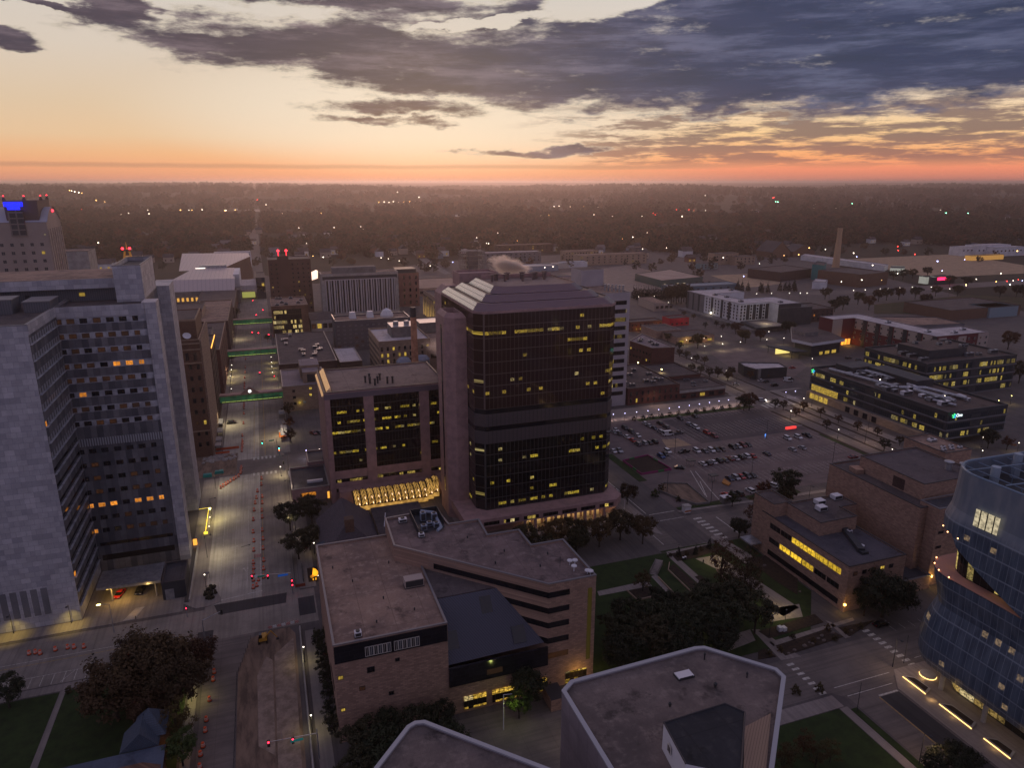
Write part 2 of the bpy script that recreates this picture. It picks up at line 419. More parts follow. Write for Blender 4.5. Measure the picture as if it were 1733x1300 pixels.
def shell(root, poly, z0, z1, wall, rf, cap=None, par=0.7, thick=0.45, names=('wall', 'roof', 'parapet_cap'), label=None):
    """walls with a parapet, a roof deck inside it, a coping on top (poly anticlockwise)"""
    inn = inset(poly, thick); zt = z1 + par; n = len(poly)
    w = MB().prism(poly, z0, zt, cap=False)
    for i in range(n):
        j = (i + 1) % n
        w.face([(*inn[j], z1 - 0.05), (*inn[i], z1 - 0.05), (*inn[i], zt), (*inn[j], zt)])
    wo = part(names[0], w, wall, root, label)
    c = MB(); oo = inset(poly, -0.06); ii = inset(poly, thick + 0.06); zc = zt + 0.14
    for i in range(n):
        j = (i + 1) % n
        c.face([(*oo[i], zc), (*oo[j], zc), (*ii[j], zc), (*ii[i], zc)]); c.face([(*oo[i], zt - .1), (*oo[j], zt - .1), (*oo[j], zc), (*oo[i], zc)])
        c.face([(*ii[j], zt - .1), (*ii[i], zt - .1), (*ii[i], zc), (*ii[j], zc)])
    part(names[2], c, cap or CAP, root)
    ro = part(names[1], MB().face([(*p, z1) for p in inn]), rf, root)
    return wo, ro
WINS = {}
def window(root, x, y, z, w, h, ang, glass=None, frame=None, name='window', deep=0.06, fr=0.09):
    """one window: pane and frame, facing -Y before it is turned by ang"""
    glass = glass or GLASS; frame = frame or FRAME_D
    k = (round(w, 2), round(h, 2), glass.name, frame.name, fr, deep)
    if k not in WINS:
        mb = MB().box(-w / 2 + fr, -deep * 0.5, -h / 2 + fr, w / 2 - fr, 0.05, h / 2 - fr, 0)
        for a in ((-w / 2, -h / 2, w / 2, -h / 2 + fr), (-w / 2, h / 2 - fr, w / 2, h / 2), (-w / 2, -h / 2 + fr, -w / 2 + fr, h / 2 - fr), (w / 2 - fr, -h / 2 + fr, w / 2, h / 2 - fr),
                  (-fr * .3, -h / 2 + fr, fr * .3, h / 2 - fr)):
            mb.box(a[0], -deep, a[1], a[2], 0.05, a[3], 1)
        WINS[k] = mesh_of(mb, name, [glass, frame])
    o = link(name, WINS[k], root, Vector((x, y, z)) - base_of(root)); o.rotation_euler = (0, 0, ang)
    return o
def facade(root, p0, p1, zs, n, w, h, lit=0.0, glass=None, frame=None, lits=None, margin=0.0, name='window', gap=None, skip=0.0, fr=0.09):
    """rows of windows along the wall p0 -> p1 (outside on the right hand)"""
    p0, p1 = Vector(p0), Vector(p1); d = p1 - p0; L = d.length; d.normalize(); ang = math.atan2(d.y, d.x)
    nrm = Vector((d.y, -d.x))
    for z in zs:
        for i in range(n):
            if skip and rnd.random() < skip: continue
            t = margin + (L - 2 * margin) * (i + 0.5) / n
            q = p0 + d * t + nrm * 0.03
            g = glass
            if rnd.random() < lit: g = rnd.choice(lits or [LIT_Y])
            window(root, q.x, q.y, z, w, h, ang, g, frame, name, fr=fr)
def along(p0, p1, a, b, out, z0, z1, mb=None, m=0):
    """a slab on the wall p0 -> p1 between distances a and b, standing out by out"""
    mb = mb or MB(); p0, p1 = Vector(p0), Vector(p1); d = (p1 - p0).normalized(); n = Vector((d.y, -d.x))
    q0, q1 = p0 + d * a - n * 0.05, p0 + d * b - n * 0.05
    o0, o1 = p0 + d * a + n * out, p0 + d * b + n * out
    return mb.prism([tuple(o0), tuple(o1), tuple(q1), tuple(q0)], z0, z1, m, True, True)
def glow(name, loc, power, col, parent=None, radius=0.25, spot=None, aim=None):
    l = bpy.data.lights.new(name, 'SPOT' if spot else 'POINT'); l.energy = power; l.color = col; l.shadow_soft_size = radius
    if spot: l.spot_size = R(spot); l.spot_blend = 0.6
    o = link(name, l, parent, loc)
    return o
# ================================================================== the setting: terrain, roads, paving
def roadmat(c1, c2, tracks=None, axis=0):
    def f(nt, b):
        p, x, y, z = worldpos(nt)
        c = mix(nt, noise(nt, p, 0.12, 5.0, 0.6).ss(0.35, 0.68), c1, c2)
        c = mix(nt, noise(nt, p, 1.3, 4.0, 0.7).ss(0.52, 0.75) * 0.35, c, tuple(v * 0.55 for v in c1))
        u, w = (x, y) if axis == 0 else (y, x)
        s = noise(nt, vec(nt, u * 1.1, w * 0.035, 2.0), 1.0, 4.0, 0.6).ss(0.42, 0.7)      # tyre-polished streaks
        c = mix(nt, s * 0.45, c, tuple(v * 0.6 for v in c2))
        if tracks:                                                                        # slab joints
            j = ((u / tracks).fract().lt(0.02)).max((w / (tracks * 1.3)).fract().lt(0.014))
            c = mix(nt, j * 0.5, c, tuple(v * 0.45 for v in c1))
        return c
    return f
ASPH = M('asphalt', rough=0.9, pat=roadmat((0.12, 0.104, 0.102), (0.085, 0.075, 0.077)))
ASPH_X = M('asphalt_across', rough=0.9, pat=roadmat((0.17, 0.145, 0.135), (0.12, 0.104, 0.10), 5.0, 1))
ASPH_N = M('asphalt_lot', rough=0.9, pat=roadmat((0.165, 0.13, 0.128), (0.115, 0.092, 0.095), None, 1))
ASPH_D = M('new_asphalt', rough=0.85, pat=roadmat((0.045, 0.044, 0.05), (0.036, 0.035, 0.04)))
SLAB = M('concrete_road', rough=0.9, pat=roadmat((0.42, 0.39, 0.34), (0.30, 0.28, 0.25), 4.0))
SLAB_O = M('worn_concrete_road', rough=0.9, pat=roadmat((0.26, 0.23, 0.205), (0.18, 0.16, 0.145), 4.0))
PAVE = M('pavement_slabs', rough=0.9, pat=roadmat((0.25, 0.22, 0.205), (0.19, 0.17, 0.16), 1.8))
PLAZA = M('plaza_paving', rough=0.85, pat=roadmat((0.27, 0.235, 0.22), (0.21, 0.18, 0.17), 2.4))
GRASS = M('grass', rough=1.0, pat=lambda nt, b: mix(nt, noise(nt, worldpos(nt)[0], 0.35, 6.0, 0.7).ss(0.35, 0.68), (0.030, 0.050, 0.014), (0.018, 0.030, 0.010)))
MULCH = M('mulch_bed', rough=1.0, col=(0.045, 0.030, 0.022), col2=(0.025, 0.018, 0.015), ns=1.2)
DIRT = M('bare_earth', rough=1.0, pat=lambda nt, b: mix(nt, noise(nt, vec(nt, worldpos(nt)[1] * 1.0, worldpos(nt)[2] * 0.22, 0.0), 0.5, 6.0, 0.68).ss(0.36, 0.66), (0.22, 0.155, 0.115), (0.10, 0.072, 0.057)))
DIRT_L = M('compacted_gravel', rough=1.0, pat=lambda nt, b: mix(nt, noise(nt, worldpos(nt)[0], 0.45, 6.0, 0.68).ss(0.34, 0.66), (0.32, 0.245, 0.20), (0.19, 0.145, 0.115)))
PAINT = M('road_paint', (0.60, 0.58, 0.54), 0.8, col2=(0.30, 0.28, 0.26), ns=1.6)
PAINT_Y = M('yellow_road_paint', (0.46, 0.30, 0.07), 0.8, col2=(0.25, 0.17, 0.07), ns=1.2)
FOREST = M('woodland_floor', rough=1.0, pat=lambda nt, b: mix(nt, noise(nt, worldpos(nt)[0], 0.012, 6.0, 0.7).ss(0.35, 0.65), (0.014, 0.014, 0.010), (0.026, 0.021, 0.014)))
WATER = M('river_water', (0.02, 0.024, 0.03), 0.04, 0.0, 0.6)
def far_land(nt, b):
    p, x, y, z = worldpos(nt)
    c = mix(nt, noise(nt, p, 0.004, 8.0, 0.75).ss(0.36, 0.64), (0.022, 0.024, 0.013), (0.050, 0.038, 0.022))
    fld = noise(nt, vec(nt, x * 0.6, y * 0.25, 0.0), 0.0022, 3.0, 0.5).ss(0.56, 0.62) * y.ss(4500.0, 9000.0)
    return mix(nt, fld * 0.9, c, (0.13, 0.10, 0.065))
FARLAND = M('far_farmland', rough=1.0, pat=far_land)
def sheet(name, polys, mat, z, kind='structure'):
    mb = MB()
    for p in polys: mb.face([(q[0], q[1], z) for q in p])
    return struct(name, mb, mat, kind)
def kerbed(name, polys, mat, h=0.13):
    mb = MB()
    for p in polys: mb.prism(p, 0.0, h)
    return struct(name, mb, mat)
def rect2(x0, y0, x1, y1): return [(x0, y0), (x1, y0), (x1, y1), (x0, y1)]
def Q(*pts): return [(at(*p).x, at(*p).y) for p in pts]
# woodland floor reaching out to the hills, then the hills themselves
sheet('ground', [[(-6000, -300), (9000, -300), (9000, 9000), (-6000, 9000)]], FOREST, -0.30)
def hill(x, y):
    """height of the rolling country, by distance and bearing from downtown"""
    d = math.hypot(x, y); aa = math.atan2(x, y) - YAW
    ridge = 0.5 + 0.5 * math.sin(aa * 9 + d * .0013) * math.cos(aa * 4.1 - d * .0007 + 1.0)
    rid2 = 0.5 + 0.5 * math.sin(aa * 23 + d * .0026 + 2) * math.sin(d * .0021 + aa * 11)
    g = max(0.0, min(1.0, (d - 3300) / 2600)); g = g * g * (3 - 2 * g); f = max(0.0, min(1.0, (d - 9000) / 20000)); lf = max(0.0, min(1.0, (-aa - 0.02) / 0.3))
    return max(0.0, min(g * (6 + 46 * ridge + 26 * rid2 + 16 * lf) * (1 - f) + f * (90 + 16 * ridge + 9 * rid2), 113.0))
hm = []
ND, NA = 110, 190
for i in range(ND + 1):
    d = 2600 * (75000 / 2600) ** (i / ND); row = []
    for j in range(NA + 1):
        a = YAW + R(-52 + 104 * j / NA); x, y = d * math.sin(a), d * math.cos(a)
        row.append((x, y, -0.6 + min(115.0, hill(x, y) + max(0, min(1, (d - 8000) / 9000)) * rnd.uniform(0, 9))))
    hm.append(row)
mb = MB()
for i in range(ND):
    for j in range(NA):
        k = len(mb.v)
        mb.v += [hm[i][j], hm[i][j + 1], hm[i + 1][j + 1], hm[i + 1][j]]; mb.f.append((k + 1, k, k + 3, k + 2)); mb.m.append(0)
hills = struct('hills', mb, FARLAND)
# built-up ground of the city centre
sheet('town_ground', [[(-160, 40), (330, 20), (620, 260), (760, 700), (900, 1150), (420, 1130), (240, 1090), (60, 900), (-60, 1120), (-140, 900)]], ASPH, -0.02)
# avenue
sheet('avenue_concrete_lane', [[(-25.2, 202), (-25.2, 212), (-25, 420), (-9.2, 420), (-9.2, 202)]], SLAB, 0.006)
sheet('avenue_road', [[(-9.2, 202), (1.8, 202), (1.2, 800), (-25.5, 800), (-25, 420), (-9.2, 420)]], SLAB_O, 0.006)
sheet('avenue_far_road', [[(-25.5, 800), (1.2, 800), (-2, 1500), (-4, 2600), (-20, 2600), (-24, 1500)]], ASPH_X, 0.0)
sheet('intersection_road', [[(-25, 184), (6.0, 184), (6.0, 202), (-25, 202)]], SLAB_O, 0.010)
sheet('avenue_lower_road', [[(-22.8, 120), (-15.6, 120), (-15.4, 168), (-11.0, 184), (-25.0, 184), (-23.6, 170)]], ASPH_X, 0.010)
sheet('cross_street', [[(-150, 178), (-25, 178), (-25, 200), (-150, 200)]], SLAB_O, 0.006)
sheet('cross_street_upper', [[(-25, 302), (20, 302), (20, 320), (-25, 320)]], ASPH_X, 0.012)
sheet('dark_patch_road', [[(-21, 196.2), (-2.4, 196.2), (-2.0, 201.8), (-22.5, 201.8)], [(1.0, 188.0), (5.6, 188.0), (5.6, 197.5), (1.0, 197.5)], [(-26, 184.4), (-22.0, 184.4), (-22.0, 189.0), (-26, 189.0)]], ASPH_D, 0.016)
# construction strip
sheet('construction_earth', [[(-15.0, 120), (-0.9, 120), (-0.6, 180), (-2.0, 183.4), (-8.2, 183.4), (-12.2, 181.5), (-15.2, 168.4)]], DIRT, 0.02)
sheet('construction_gravel', [[(-10.4, 140), (-6.9, 136), (-6.8, 170), (-8.3, 172), (-10.6, 165)], [(-6.5, 120), (-1.8, 120), (-1.2, 178), (-6.3, 172)]], DIRT_L, 0.03)
# pavements either side
kerbed('pavement', [
    [(1.9, 120), (5.0, 120), (5.0, 180), (1.9, 180)], [(-31, 205.5), (-25.2, 211.5), (-25.2, 301), (-31, 301)], [(1.9, 202.5), (6.8, 202.5), (6.8, 296), (1.9, 296)],
    [(-160, 201.2), (-48, 201.2), (-48, 206), (-160, 206)], [(-29, 322), (-25.6, 322), (-25.6, 560), (-29, 560)], [(1.4, 323), (4.5, 323), (4.5, 560), (1.4, 560)],
    [(-160, 174.6), (-48, 174.6), (-48, 177.4), (-160, 177.4)], [(-26.4, 130), (-24.2, 130), (-24.6, 172), (-26.4, 172)]], PAVE)
kerbed('corner_island', [[(-27.5, 201.6), (-24.5, 201.6), (-20.6, 203.0), (-20.8, 205.5), (-23.0, 212), (-25.2, 214), (-31, 205.5)]], PAVE, 0.14)
# forecourt of the marble tower
sheet('forecourt_paving', [[(-57.4, 201.5), (-31, 201.5), (-31, 233.5), (-57.4, 233.5)]], PAVE, 0.02)
# lawns
kerbed('lawn', [[(-90, 120), (-56.6, 120), (-56.2, 174.2), (-90, 174.2)], [(-54.8, 120), (-27, 120), (-27, 174.2), (-54.8, 174.2)]], GRASS, 0.06)
sheet('lawn_path', [[(-56.5, 130), (-54.9, 130), (-54.9, 175), (-56.1, 175)]], PAVE, 0.03)
# streets on the right
sheet('cross_street_east', [[(118, 186.5), (300, 186.5), (300, 197), (118, 208)]], ASPH_X, 0.004)
sheet('clerk_street', [[(127, 186), (139.5, 186), (139.5, 320), (127, 320)]], ASPH, 0.008)
sheet('promenade', [[(110, 313), (254, 313), (254, 331), (110, 331)]], M('promenade_paving', rough=0.9, pat=roadmat((0.34, 0.29, 0.26), (0.26, 0.225, 0.205), 3.0, 1)), 0.006)
sheet('boulevard_road', [[(254.5, 150), (278, 150), (278, 560), (254.5, 560)]], ASPH_X, 0.006)
sheet('parking_lot', [[(140.5, 214), (253.8, 214), (253.8, 311), (140.5, 311)]], ASPH_N, 0.010)
sheet('fresh_asphalt_lot', [[(190, 270), (252, 270), (252, 306), (190, 306)]], M('fresh_asphalt', rough=0.85, pat=roadmat((0.085, 0.072, 0.078), (0.062, 0.054, 0.062), None, 1)), 0.016)
sheet('lower_street', [[(60, 112), (300, 112), (300, 129.5), (60, 125)]], ASPH_X, 0.004)
sheet('lower_avenue', [[(124.3, 30), (138, 30), (138, 108), (141.5, 112.5), (121, 112.5), (124.3, 109)]], ASPH_X, 0.008)
sheet('lower_avenue_lane', [[(131.8, 30), (137.6, 30), (137.6, 107), (131.8, 107)]], ASPH_D, 0.014)
sheet('loading_yard', [[(33, 106), (75, 106), (75, 133), (33, 133)]], MATS['asphalt_across'], 0.006)
# park between the brick school and the low brick block
kerbed('park_grass', [[(70, 131), (132, 131), (149, 150), (149, 185), (70, 185)]], GRASS, 0.05)
kerbed('verge', [[(118, 186.2), (136, 186.2), (136, 185.4), (118, 185.4)], [(139.8, 240), (143.5, 240), (143.5, 272), (139.8, 272)], [(122.5, 240), (126.6, 240), (126.6, 275), (122.5, 275)],
                 [(141, 211.5), (166, 210), (166, 213.6), (141, 213.6)], [(172, 209.6), (196, 207.6), (196, 213.6), (172, 213.6)],
                 [(76, 31), (119.2, 31), (119.2, 107), (76, 107)], [(121.8, 31), (123.6, 31), (123.6, 106), (121.8, 106)], [(254.0, 216), (251.6, 216), (251.6, 262), (254.0, 262)], [(178, 308.6), (250, 308.6), (250, 312.4), (178, 312.4)],
                 [(344, 210), (420, 200), (470, 270), (420, 280), (344, 225)]], GRASS, 0.10)
park = [[z14(740, 130), z14(800, 140), z14(1000, 320), z14(950, 320)], [z14(900, 150), z14(1020, 130), z14(1180, 230), z14(1470, 420), z14(1380, 470), z14(1180, 280), z14(1000, 200)],
        [z14(1290, 430), z14(1470, 400), z14(1490, 470), z14(1300, 500)], [z14(1210, 540), z14(1250, 540), z14(1480, 690), z14(1370, 710)],
        [z14(360, 330), z14(640, 270), z14(660, 300), z14(370, 355)], [z14(980, 30), z14(1020, 20), z14(1240, 150), z14(1180, 180)],
        [z14(655, 246), z14(690, 241), z14(792, 345), z14(755, 352)], [z14(740, 110), z14(960, 60), z14(975, 72), z14(745, 128)], [z14(1040, 590), z14(1200, 540), z14(1230, 600), z14(1080, 660)]]
kerbed('park_path', [Q(*p) for p in park], PLAZA, 0.09)
beds = [[z14(765, 125), z14(960, 75), z14(1080, 90), z14(900, 145), z14(800, 165)], [z14(750, 200), z14(780, 180), z14(930, 310), z14(890, 330)], [z14(895, 250), z14(930, 240), z14(1000, 310), z14(970, 318)],
        [z14(530, 330), z14(640, 300), z14(720, 350), z14(580, 380)], [z14(1180, 150), z14(1300, 130), z14(1462, 260), z14(1462, 350), z14(1350, 280)], [z15(0, 550), z15(310, 455), z15(360, 500), z15(60, 590)],
        [z15(95, 630), z15(380, 535), z15(470, 580), z15(150, 685)], [z15(440, 530), z15(640, 490), z15(500, 580)], [z15(0, 660), z15(40, 645), z15(100, 690), z15(0, 705)]]
kerbed('mulch_bed', [Q(*p) for p in beds], MULCH, 0.12)
kerbed('median_bed', [rect2(253.4, 214, 254.9, 300), rect2(262.6, 216, 263.6, 300), rect2(270.5, 232, 271.6, 306), rect2(277.2, 240, 278.4, 330), rect2(262.4, 335, 263.6, 470), rect2(251.0, 335, 252.2, 440), rect2(277, 335, 278, 460)], MULCH, 0.16)
kerbed('park_walk', [Q(z15(60, 610), z15(520, 475), z15(530, 492), z15(85, 632)), Q(z15(370, 490), z15(400, 500), z15(510, 580), z15(480, 590)), Q(z15(0, 560), z15(30, 560), z15(150, 690), z15(120, 700))], PLAZA, 0.10)
kerbed('corner_walk', [[(76, 107.2), (121, 107.2), (121, 111.2), (76, 111.2)], [(119.4, 30), (121.6, 30), (121.6, 107), (119.4, 107)]], PLAZA, 0.11)
kerbed('tower_forecourt', [[(138.2, 40), (190, 40), (190, 113.6), (143, 113.6), (138.2, 107.8)]], PLAZA, 0.10)
kerbed('office_plaza', [[(58, 206), (117, 206), (125, 196), (126, 212), (126, 240), (58, 240)]], PLAZA, 0.10)
kerbed('boulevard_walk', [[(278.6, 240), (284, 240), (284, 330), (278.6, 330)], [(251, 330), (254, 330), (254, 480), (251, 480)], [(140, 209.8), (256, 203), (256, 206), (140, 211.2)], [(278.6, 330), (300, 330), (300, 333), (278.6, 333)]], PAVE, 0.12)
# lots beyond
sheet('far_lot', [Q(b4(0, 470), b4(330, 420), b4(830, 470), b4(1030, 620), b4(800, 800), b4(300, 700))], ASPH_N, 0.006)
sheet('gravel_lot', [Q(c2(1000, 470), c2(1330, 430), c2(1560, 480), c2(1700, 530), c2(1330, 560), c2(1180, 500))], M('pale_gravel_lot', rough=1.0, pat=roadmat((0.27, 0.22, 0.19), (0.21, 0.17, 0.15))), 0.008)
sheet('lit_lot', [Q(c3(850, 400), c3(1400, 375), c3(1733, 430), c3(1733, 470), c3(1290, 490), c3(1000, 440)), Q(c3(200, 480), c3(420, 470), c3(560, 520), c3(380, 540))], M('tan_lot', rough=1.0, pat=roadmat((0.40, 0.29, 0.19), (0.27, 0.20, 0.14))), 0.010)
sheet('rail_street', [Q(c3(640, 562), c3(1290, 528), c3(1733, 500), c3(1733, 525), c3(1290, 552), c3(640, 578))], ASPH_X, 0.012)
sheet('field_grass', [Q(z5(560, 500), z5(1250, 430), z5(1660, 450), z5(1660, 520), z5(1000, 570), z5(560, 570))], M('dry_grass', (0.055, 0.045, 0.022), 1.0, col2=(0.030, 0.034, 0.014), ns=0.06), 0.010)
sheet('river', [Q(a1(1630, 470), a1(1720, 440), a1(1720, 360), a1(1700, 350), a1(1640, 380))], WATER, 0.02)
sheet('diagonal_road', [Q(c2(270, 360), c2(300, 360), c2(420, 440), c2(470, 470), c2(440, 475), c2(330, 410)), Q(c2(80, 265), c2(100, 265), c2(180, 310), c2(160, 315))], CONC_DK, 0.02)
sheet('highway', [Q((413, 358), (440, 358), (433, 336), (430, 336))], CONC, 0.3)
# painted markings
mb = MB()
def stripe(mb, p, q, w=0.12, z=0.024):
    p, q = Vector(p), Vector(q); d = (q - p).normalized(); n = Vector((-d.y, d.x)) * w / 2
    mb.face([(*(p - n), z), (*(q - n), z), (*(q + n), z), (*(p + n), z)])
for y0, y1 in ((209.0, 300.5),): stripe(mb, (-9.3, y0), (-9.3, y1), .25)
for x in (-21.4, -17.4, -13.3): stripe(mb, (x, 212), (x, 300), .1)
stripe(mb, (-23, 203.6), (-9, 205.4), .35)
for k in range(6): stripe(mb, (-11.4 + k * 1.75, 318.2), (-11.4 + k * 1.75, 321.5), .8); stripe(mb, (-11.4 + k * 1.75, 299.4), (-11.4 + k * 1.75, 302.4), .8)
stripe(mb, (-150, 190.0), (-40, 190.0), .15)
for k in range(16): stripe(mb, (-84 + k * 2.5, 178.3), (-84 + k * 2.5, 182.6), .12)
stripe(mb, (-84, 182.6), (-46, 182.6), .12)
stripe(mb, (-57, 178.5), (-54.5, 182.4), .12); stripe(mb, (-51, 178.5), (-48.5, 182.4), .12)
stripe(mb, (127.6, 213), (127.6, 300), .3); stripe(mb, (128.2, 211.6), (139.0, 211.6), .3); stripe(mb, (127.5, 206), (139.5, 206), .25)
for k in range(7): stripe(mb, (142.0, 187.6 + k * 2.6), (145.4, 187.6 + k * 2.6), 1.1)
stripe(mb, (151, 189), (151, 202), .4); stripe(mb, (121.5, 190), (121.5, 206), .3)
for k in range(9): stripe(mb, (148.0, 113.6 + k * 1.9), (150.2, 113.6 + k * 1.9), .9)
stripe(mb, (123.5, 113.2), (141, 113.2), .2); stripe(mb, (124.5, 109.8), (138.5, 109.8), .2); stripe(mb, (131.8, 107.4), (137.6, 107.4), .5)
stripe(mb, (152, 115.5), (180, 115.9), .15); stripe(mb, (152, 113.0), (180, 113.2), .12); stripe(mb, (157, 113), (157, 115.5), .12)
for k in range(8): stripe(mb, (157 + k * 3.4, 126.0), (157 + k * 3.4, 128.4), .12)
for k in range(7): stripe(mb, (118.5, 112.6 + k * 1.9), (120.5, 112.6 + k * 1.9), .8)
for k in range(7): stripe(mb, (256.5 + k * 3.0, 305.5), (256.5 + k * 3.0, 311.5), 1.3)
for k in range(60): stripe(mb, (266.0, 215 + k * 6), (266.0, 217.5 + k * 6), .15)
# parking stalls
for y, x0, x1 in ((306.5, 196, 250), (288.0, 176, 250), (280.0, 176, 250), (261.5, 160, 250), (243.5, 172, 250), (228.0, 182, 250)):
    n = int((x1 - x0) / 2.7)
    for k in range(n + 1): stripe(mb, (x0 + k * 2.7, y - 4.6), (x0 + k * 2.7, y + (4.6 if y not in (306.5,) else 1.5)), .11)
for a, b_ in ((z9(730, 635), z9(840, 820)), (z9(765, 640), z9(885, 790)), (z9(800, 715), z9(850, 830)), (z9(885, 790), z9(940, 850))): stripe(mb, Q(a)[0], Q(b_)[0], .3)
struct('road_markings', mb, PAINT)
mb = MB()
for x in (-6.6,): stripe(mb, (x, 323), (x, 640), .2)
stripe(mb, (-8.5, 215), (-8.5, 299), .12); stripe(mb, (-11.4, 323), (-11.4, 420), .14)
stripe(mb, (131.5, 30), (131.5, 107), .25); stripe(mb, (-150, 188.4), (-30, 188.4), .15)
struct('yellow_road_markings', mb, PAINT_Y)
def arrow(cx, cy, ang, mat, nm, l=3.0, turn=True):
    mb = MB(); c, s = math.cos(ang), math.sin(ang)
    P = lambda u, v: (cx + u * c - v * s, cy + u * s + v * c, 0.03)
    mb.face([P(-.15, -l / 2), P(.15, -l / 2), P(.15, l / 4), P(-.15, l / 4)]); mb.face([P(-.55, l / 4), P(.55, l / 4), P(0, l / 2)])
    if turn: mb.face([P(.15, -.3), P(.9, .1), P(.9, .4), P(.15, 0)]); mb.face([P(.8, -.2), P(1.5, .4), P(.8, .8)])
    struct(nm, mb, mat)
arrow(*Q(c7(120, 535))[0], R(-70), M('black_road_paint', (0.02, 0.02, 0.02), .9), 'black_lane_arrow', 3.4, False)
arrow(*Q(c7(105, 830))[0], 0.3, PAINT, 'lane_arrow'); arrow(*Q(z7(440, 612))[0], 0.2, PAINT, 'lane_arrow'); arrow(*Q(z7(360, 1025))[0], -1.2, PAINT, 'lane_arrow', 2.4, False)
# ================================================================== large buildings close by
HALF = math.pi / 2
# ---- the marble-clad clinic tower
t = thing('clinic_tower', 'tall grey marble-clad tower with recessed dark window wall and rooftop shaft', 'tower', (-60, 235, 0))
wing = [(-125, 206.5), (-57.6, 206.5), (-57.6, 262), (-125, 262)]
shell(t, wing, 0, 84.5, MARBLE, GRAVEL_DK, CAP, 0.8, 0.5, label='blotchy grey marble walls')
core = [(-57.55, 234), (-34.2, 234), (-34.2, 243.5), (-35.2, 243.5), (-35.2, 272), (-57.55, 272)]
shell(t, core, 0, 84.5, MARBLE_DK, GRAVEL_DK, CAP, 0.6, 0.5, names=('window_wall', 'roof', 'parapet_cap'))
p = MB().prism([(-34.25, 233.4), (-31.1, 233.4), (-31.1, 240.6), (-35.1, 240.6), (-35.1, 234.1), (-34.25, 234.1)], 0, 85.6); part('marble_pier', p, MARBLE, t)
p = MB().prism([(-35.3, 272), (-31.3, 272), (-31.3, 286), (-60, 286), (-60, 272.1), (-35.3, 272.1)], 0, 85.4); part('marble_pier', p, MARBLE, t)
part('parapet_band', along((-57.5, 234), (-34.3, 234), 0.05, 23.1, 0.25, 81.9, 85.2), MARBLE, t)
part('parapet_band', along((-57.6, 206.6), (-57.6, 233.9), 0, 27.2, 0.25, 82.7, 85.4), MARBLE, t)
rows = [81.0, 76.6, 72.1, 67.6, 63.2, 58.8, 54.2, 49.7, 40.8, 36.3, 31.9, 27.4, 22.9, 18.6, 14.2]
xs = [-56.9, -54.1, -50.8, -47.3, -43.9, -40.5, -37.2]
litm = {(67.6, 4): LIT_O, (67.6, 5): LIT_O, (67.6, 6): LIT_O, (22.9, 0): LIT_O, (22.9, 1): LIT_O, (22.9, 2): LIT_O, (22.9, 4): LIT_O, (22.9, 5): LIT_O, (22.9, 6): LIT_O, (18.6, 3): LIT_D, (36.3, 1): LIT_D, (31.9, 4): LIT_D,
        (58.8, 1): LIT_O, (76.6, 5): LIT_D, (14.2, 0): LIT_O, (14.2, 3): LIT_D, (14.2, 4): LIT_D, (14.2, 5): LIT_D, (14.2, 6): LIT_D, (72.1, 3): LIT_D, (63.2, 3): LIT_D}
for z in rows:
    hi = z > 48
    part('spandrel_strip', along((-57.5, 234), (-34.3, 234), 0.05, 23.1, 0.04, z - 0.95, z + 0.95), MARBLE_LT if hi else MARBLE_DK, t)
    for i, x in enumerate(xs):
        g = litm.get((z, i)) or (LIT_D if rnd.random() < (0.55 if hi else 0.15) else GLASS)
        window(t, x, 233.93, z, 1.1 if i == 0 else (1.5 if i == 6 else 2.0), 1.45, 0, g, FRAME_D if g is not LIT_O else FRAME_W)
part('window_strip', along((-57.5, 234), (-34.3, 234), 1.0, 22.0, 0.05, 3.7, 5.6), GLASS, t); part('window_strip', along((-57.5, 234), (-34.3, 234), 1.0, 22.0, 0.05, 8.8, 9.9), GLASS, t)
part('louvre_band', along((-57.5, 234), (-34.3, 234), 0.1, 23.0, 0.3, 42.5, 44.9), LOUVER, t)
STRIPW = M('window_dashes', rough=0.3, pat=ribs(2.3, (0.28, 0.29, 0.33), (0.015, 0.015, 0.02), 0.62))
for z in rows + [45.4, 9.7, 5.2]:
    part('window_strip', along((-57.6, 206.7), (-57.6, 233.9), 0.1, 27.0, 0.05, z - 0.75, z + 0.75), STRIPW if z > 48 else GLASS, t)
    part('sunshade', along((-57.6, 206.7), (-57.6, 233.9), 0.1, 27.0, 0.55, z - 0.98, z - 0.80), MARBLE_LT, t)
    part('spandrel', along((-57.6, 206.7), (-57.6, 233.9), 0.1, 27.0, 0.03, z + 0.8, z + 3.3), MARBLE_DK, t)
part('lit_corner_window', along((-57.6, 206.7), (-57.6, 233.9), 0.2, 1.2, 0.09, 58.1, 59.4), LIT_O, t); part('lit_corner_window', along((-57.6, 206.7), (-57.6, 233.9), 0.2, 1.6, 0.09, 13.6, 14.8), LIT_O, t)
for k in range(6): part('tall_window', along((-125, 206.5), (-57.7, 206.5), 46.6 + k * 2.45, 48.2 + k * 2.45, 0.05, 3.6, 11.8), GREYWALL, t)
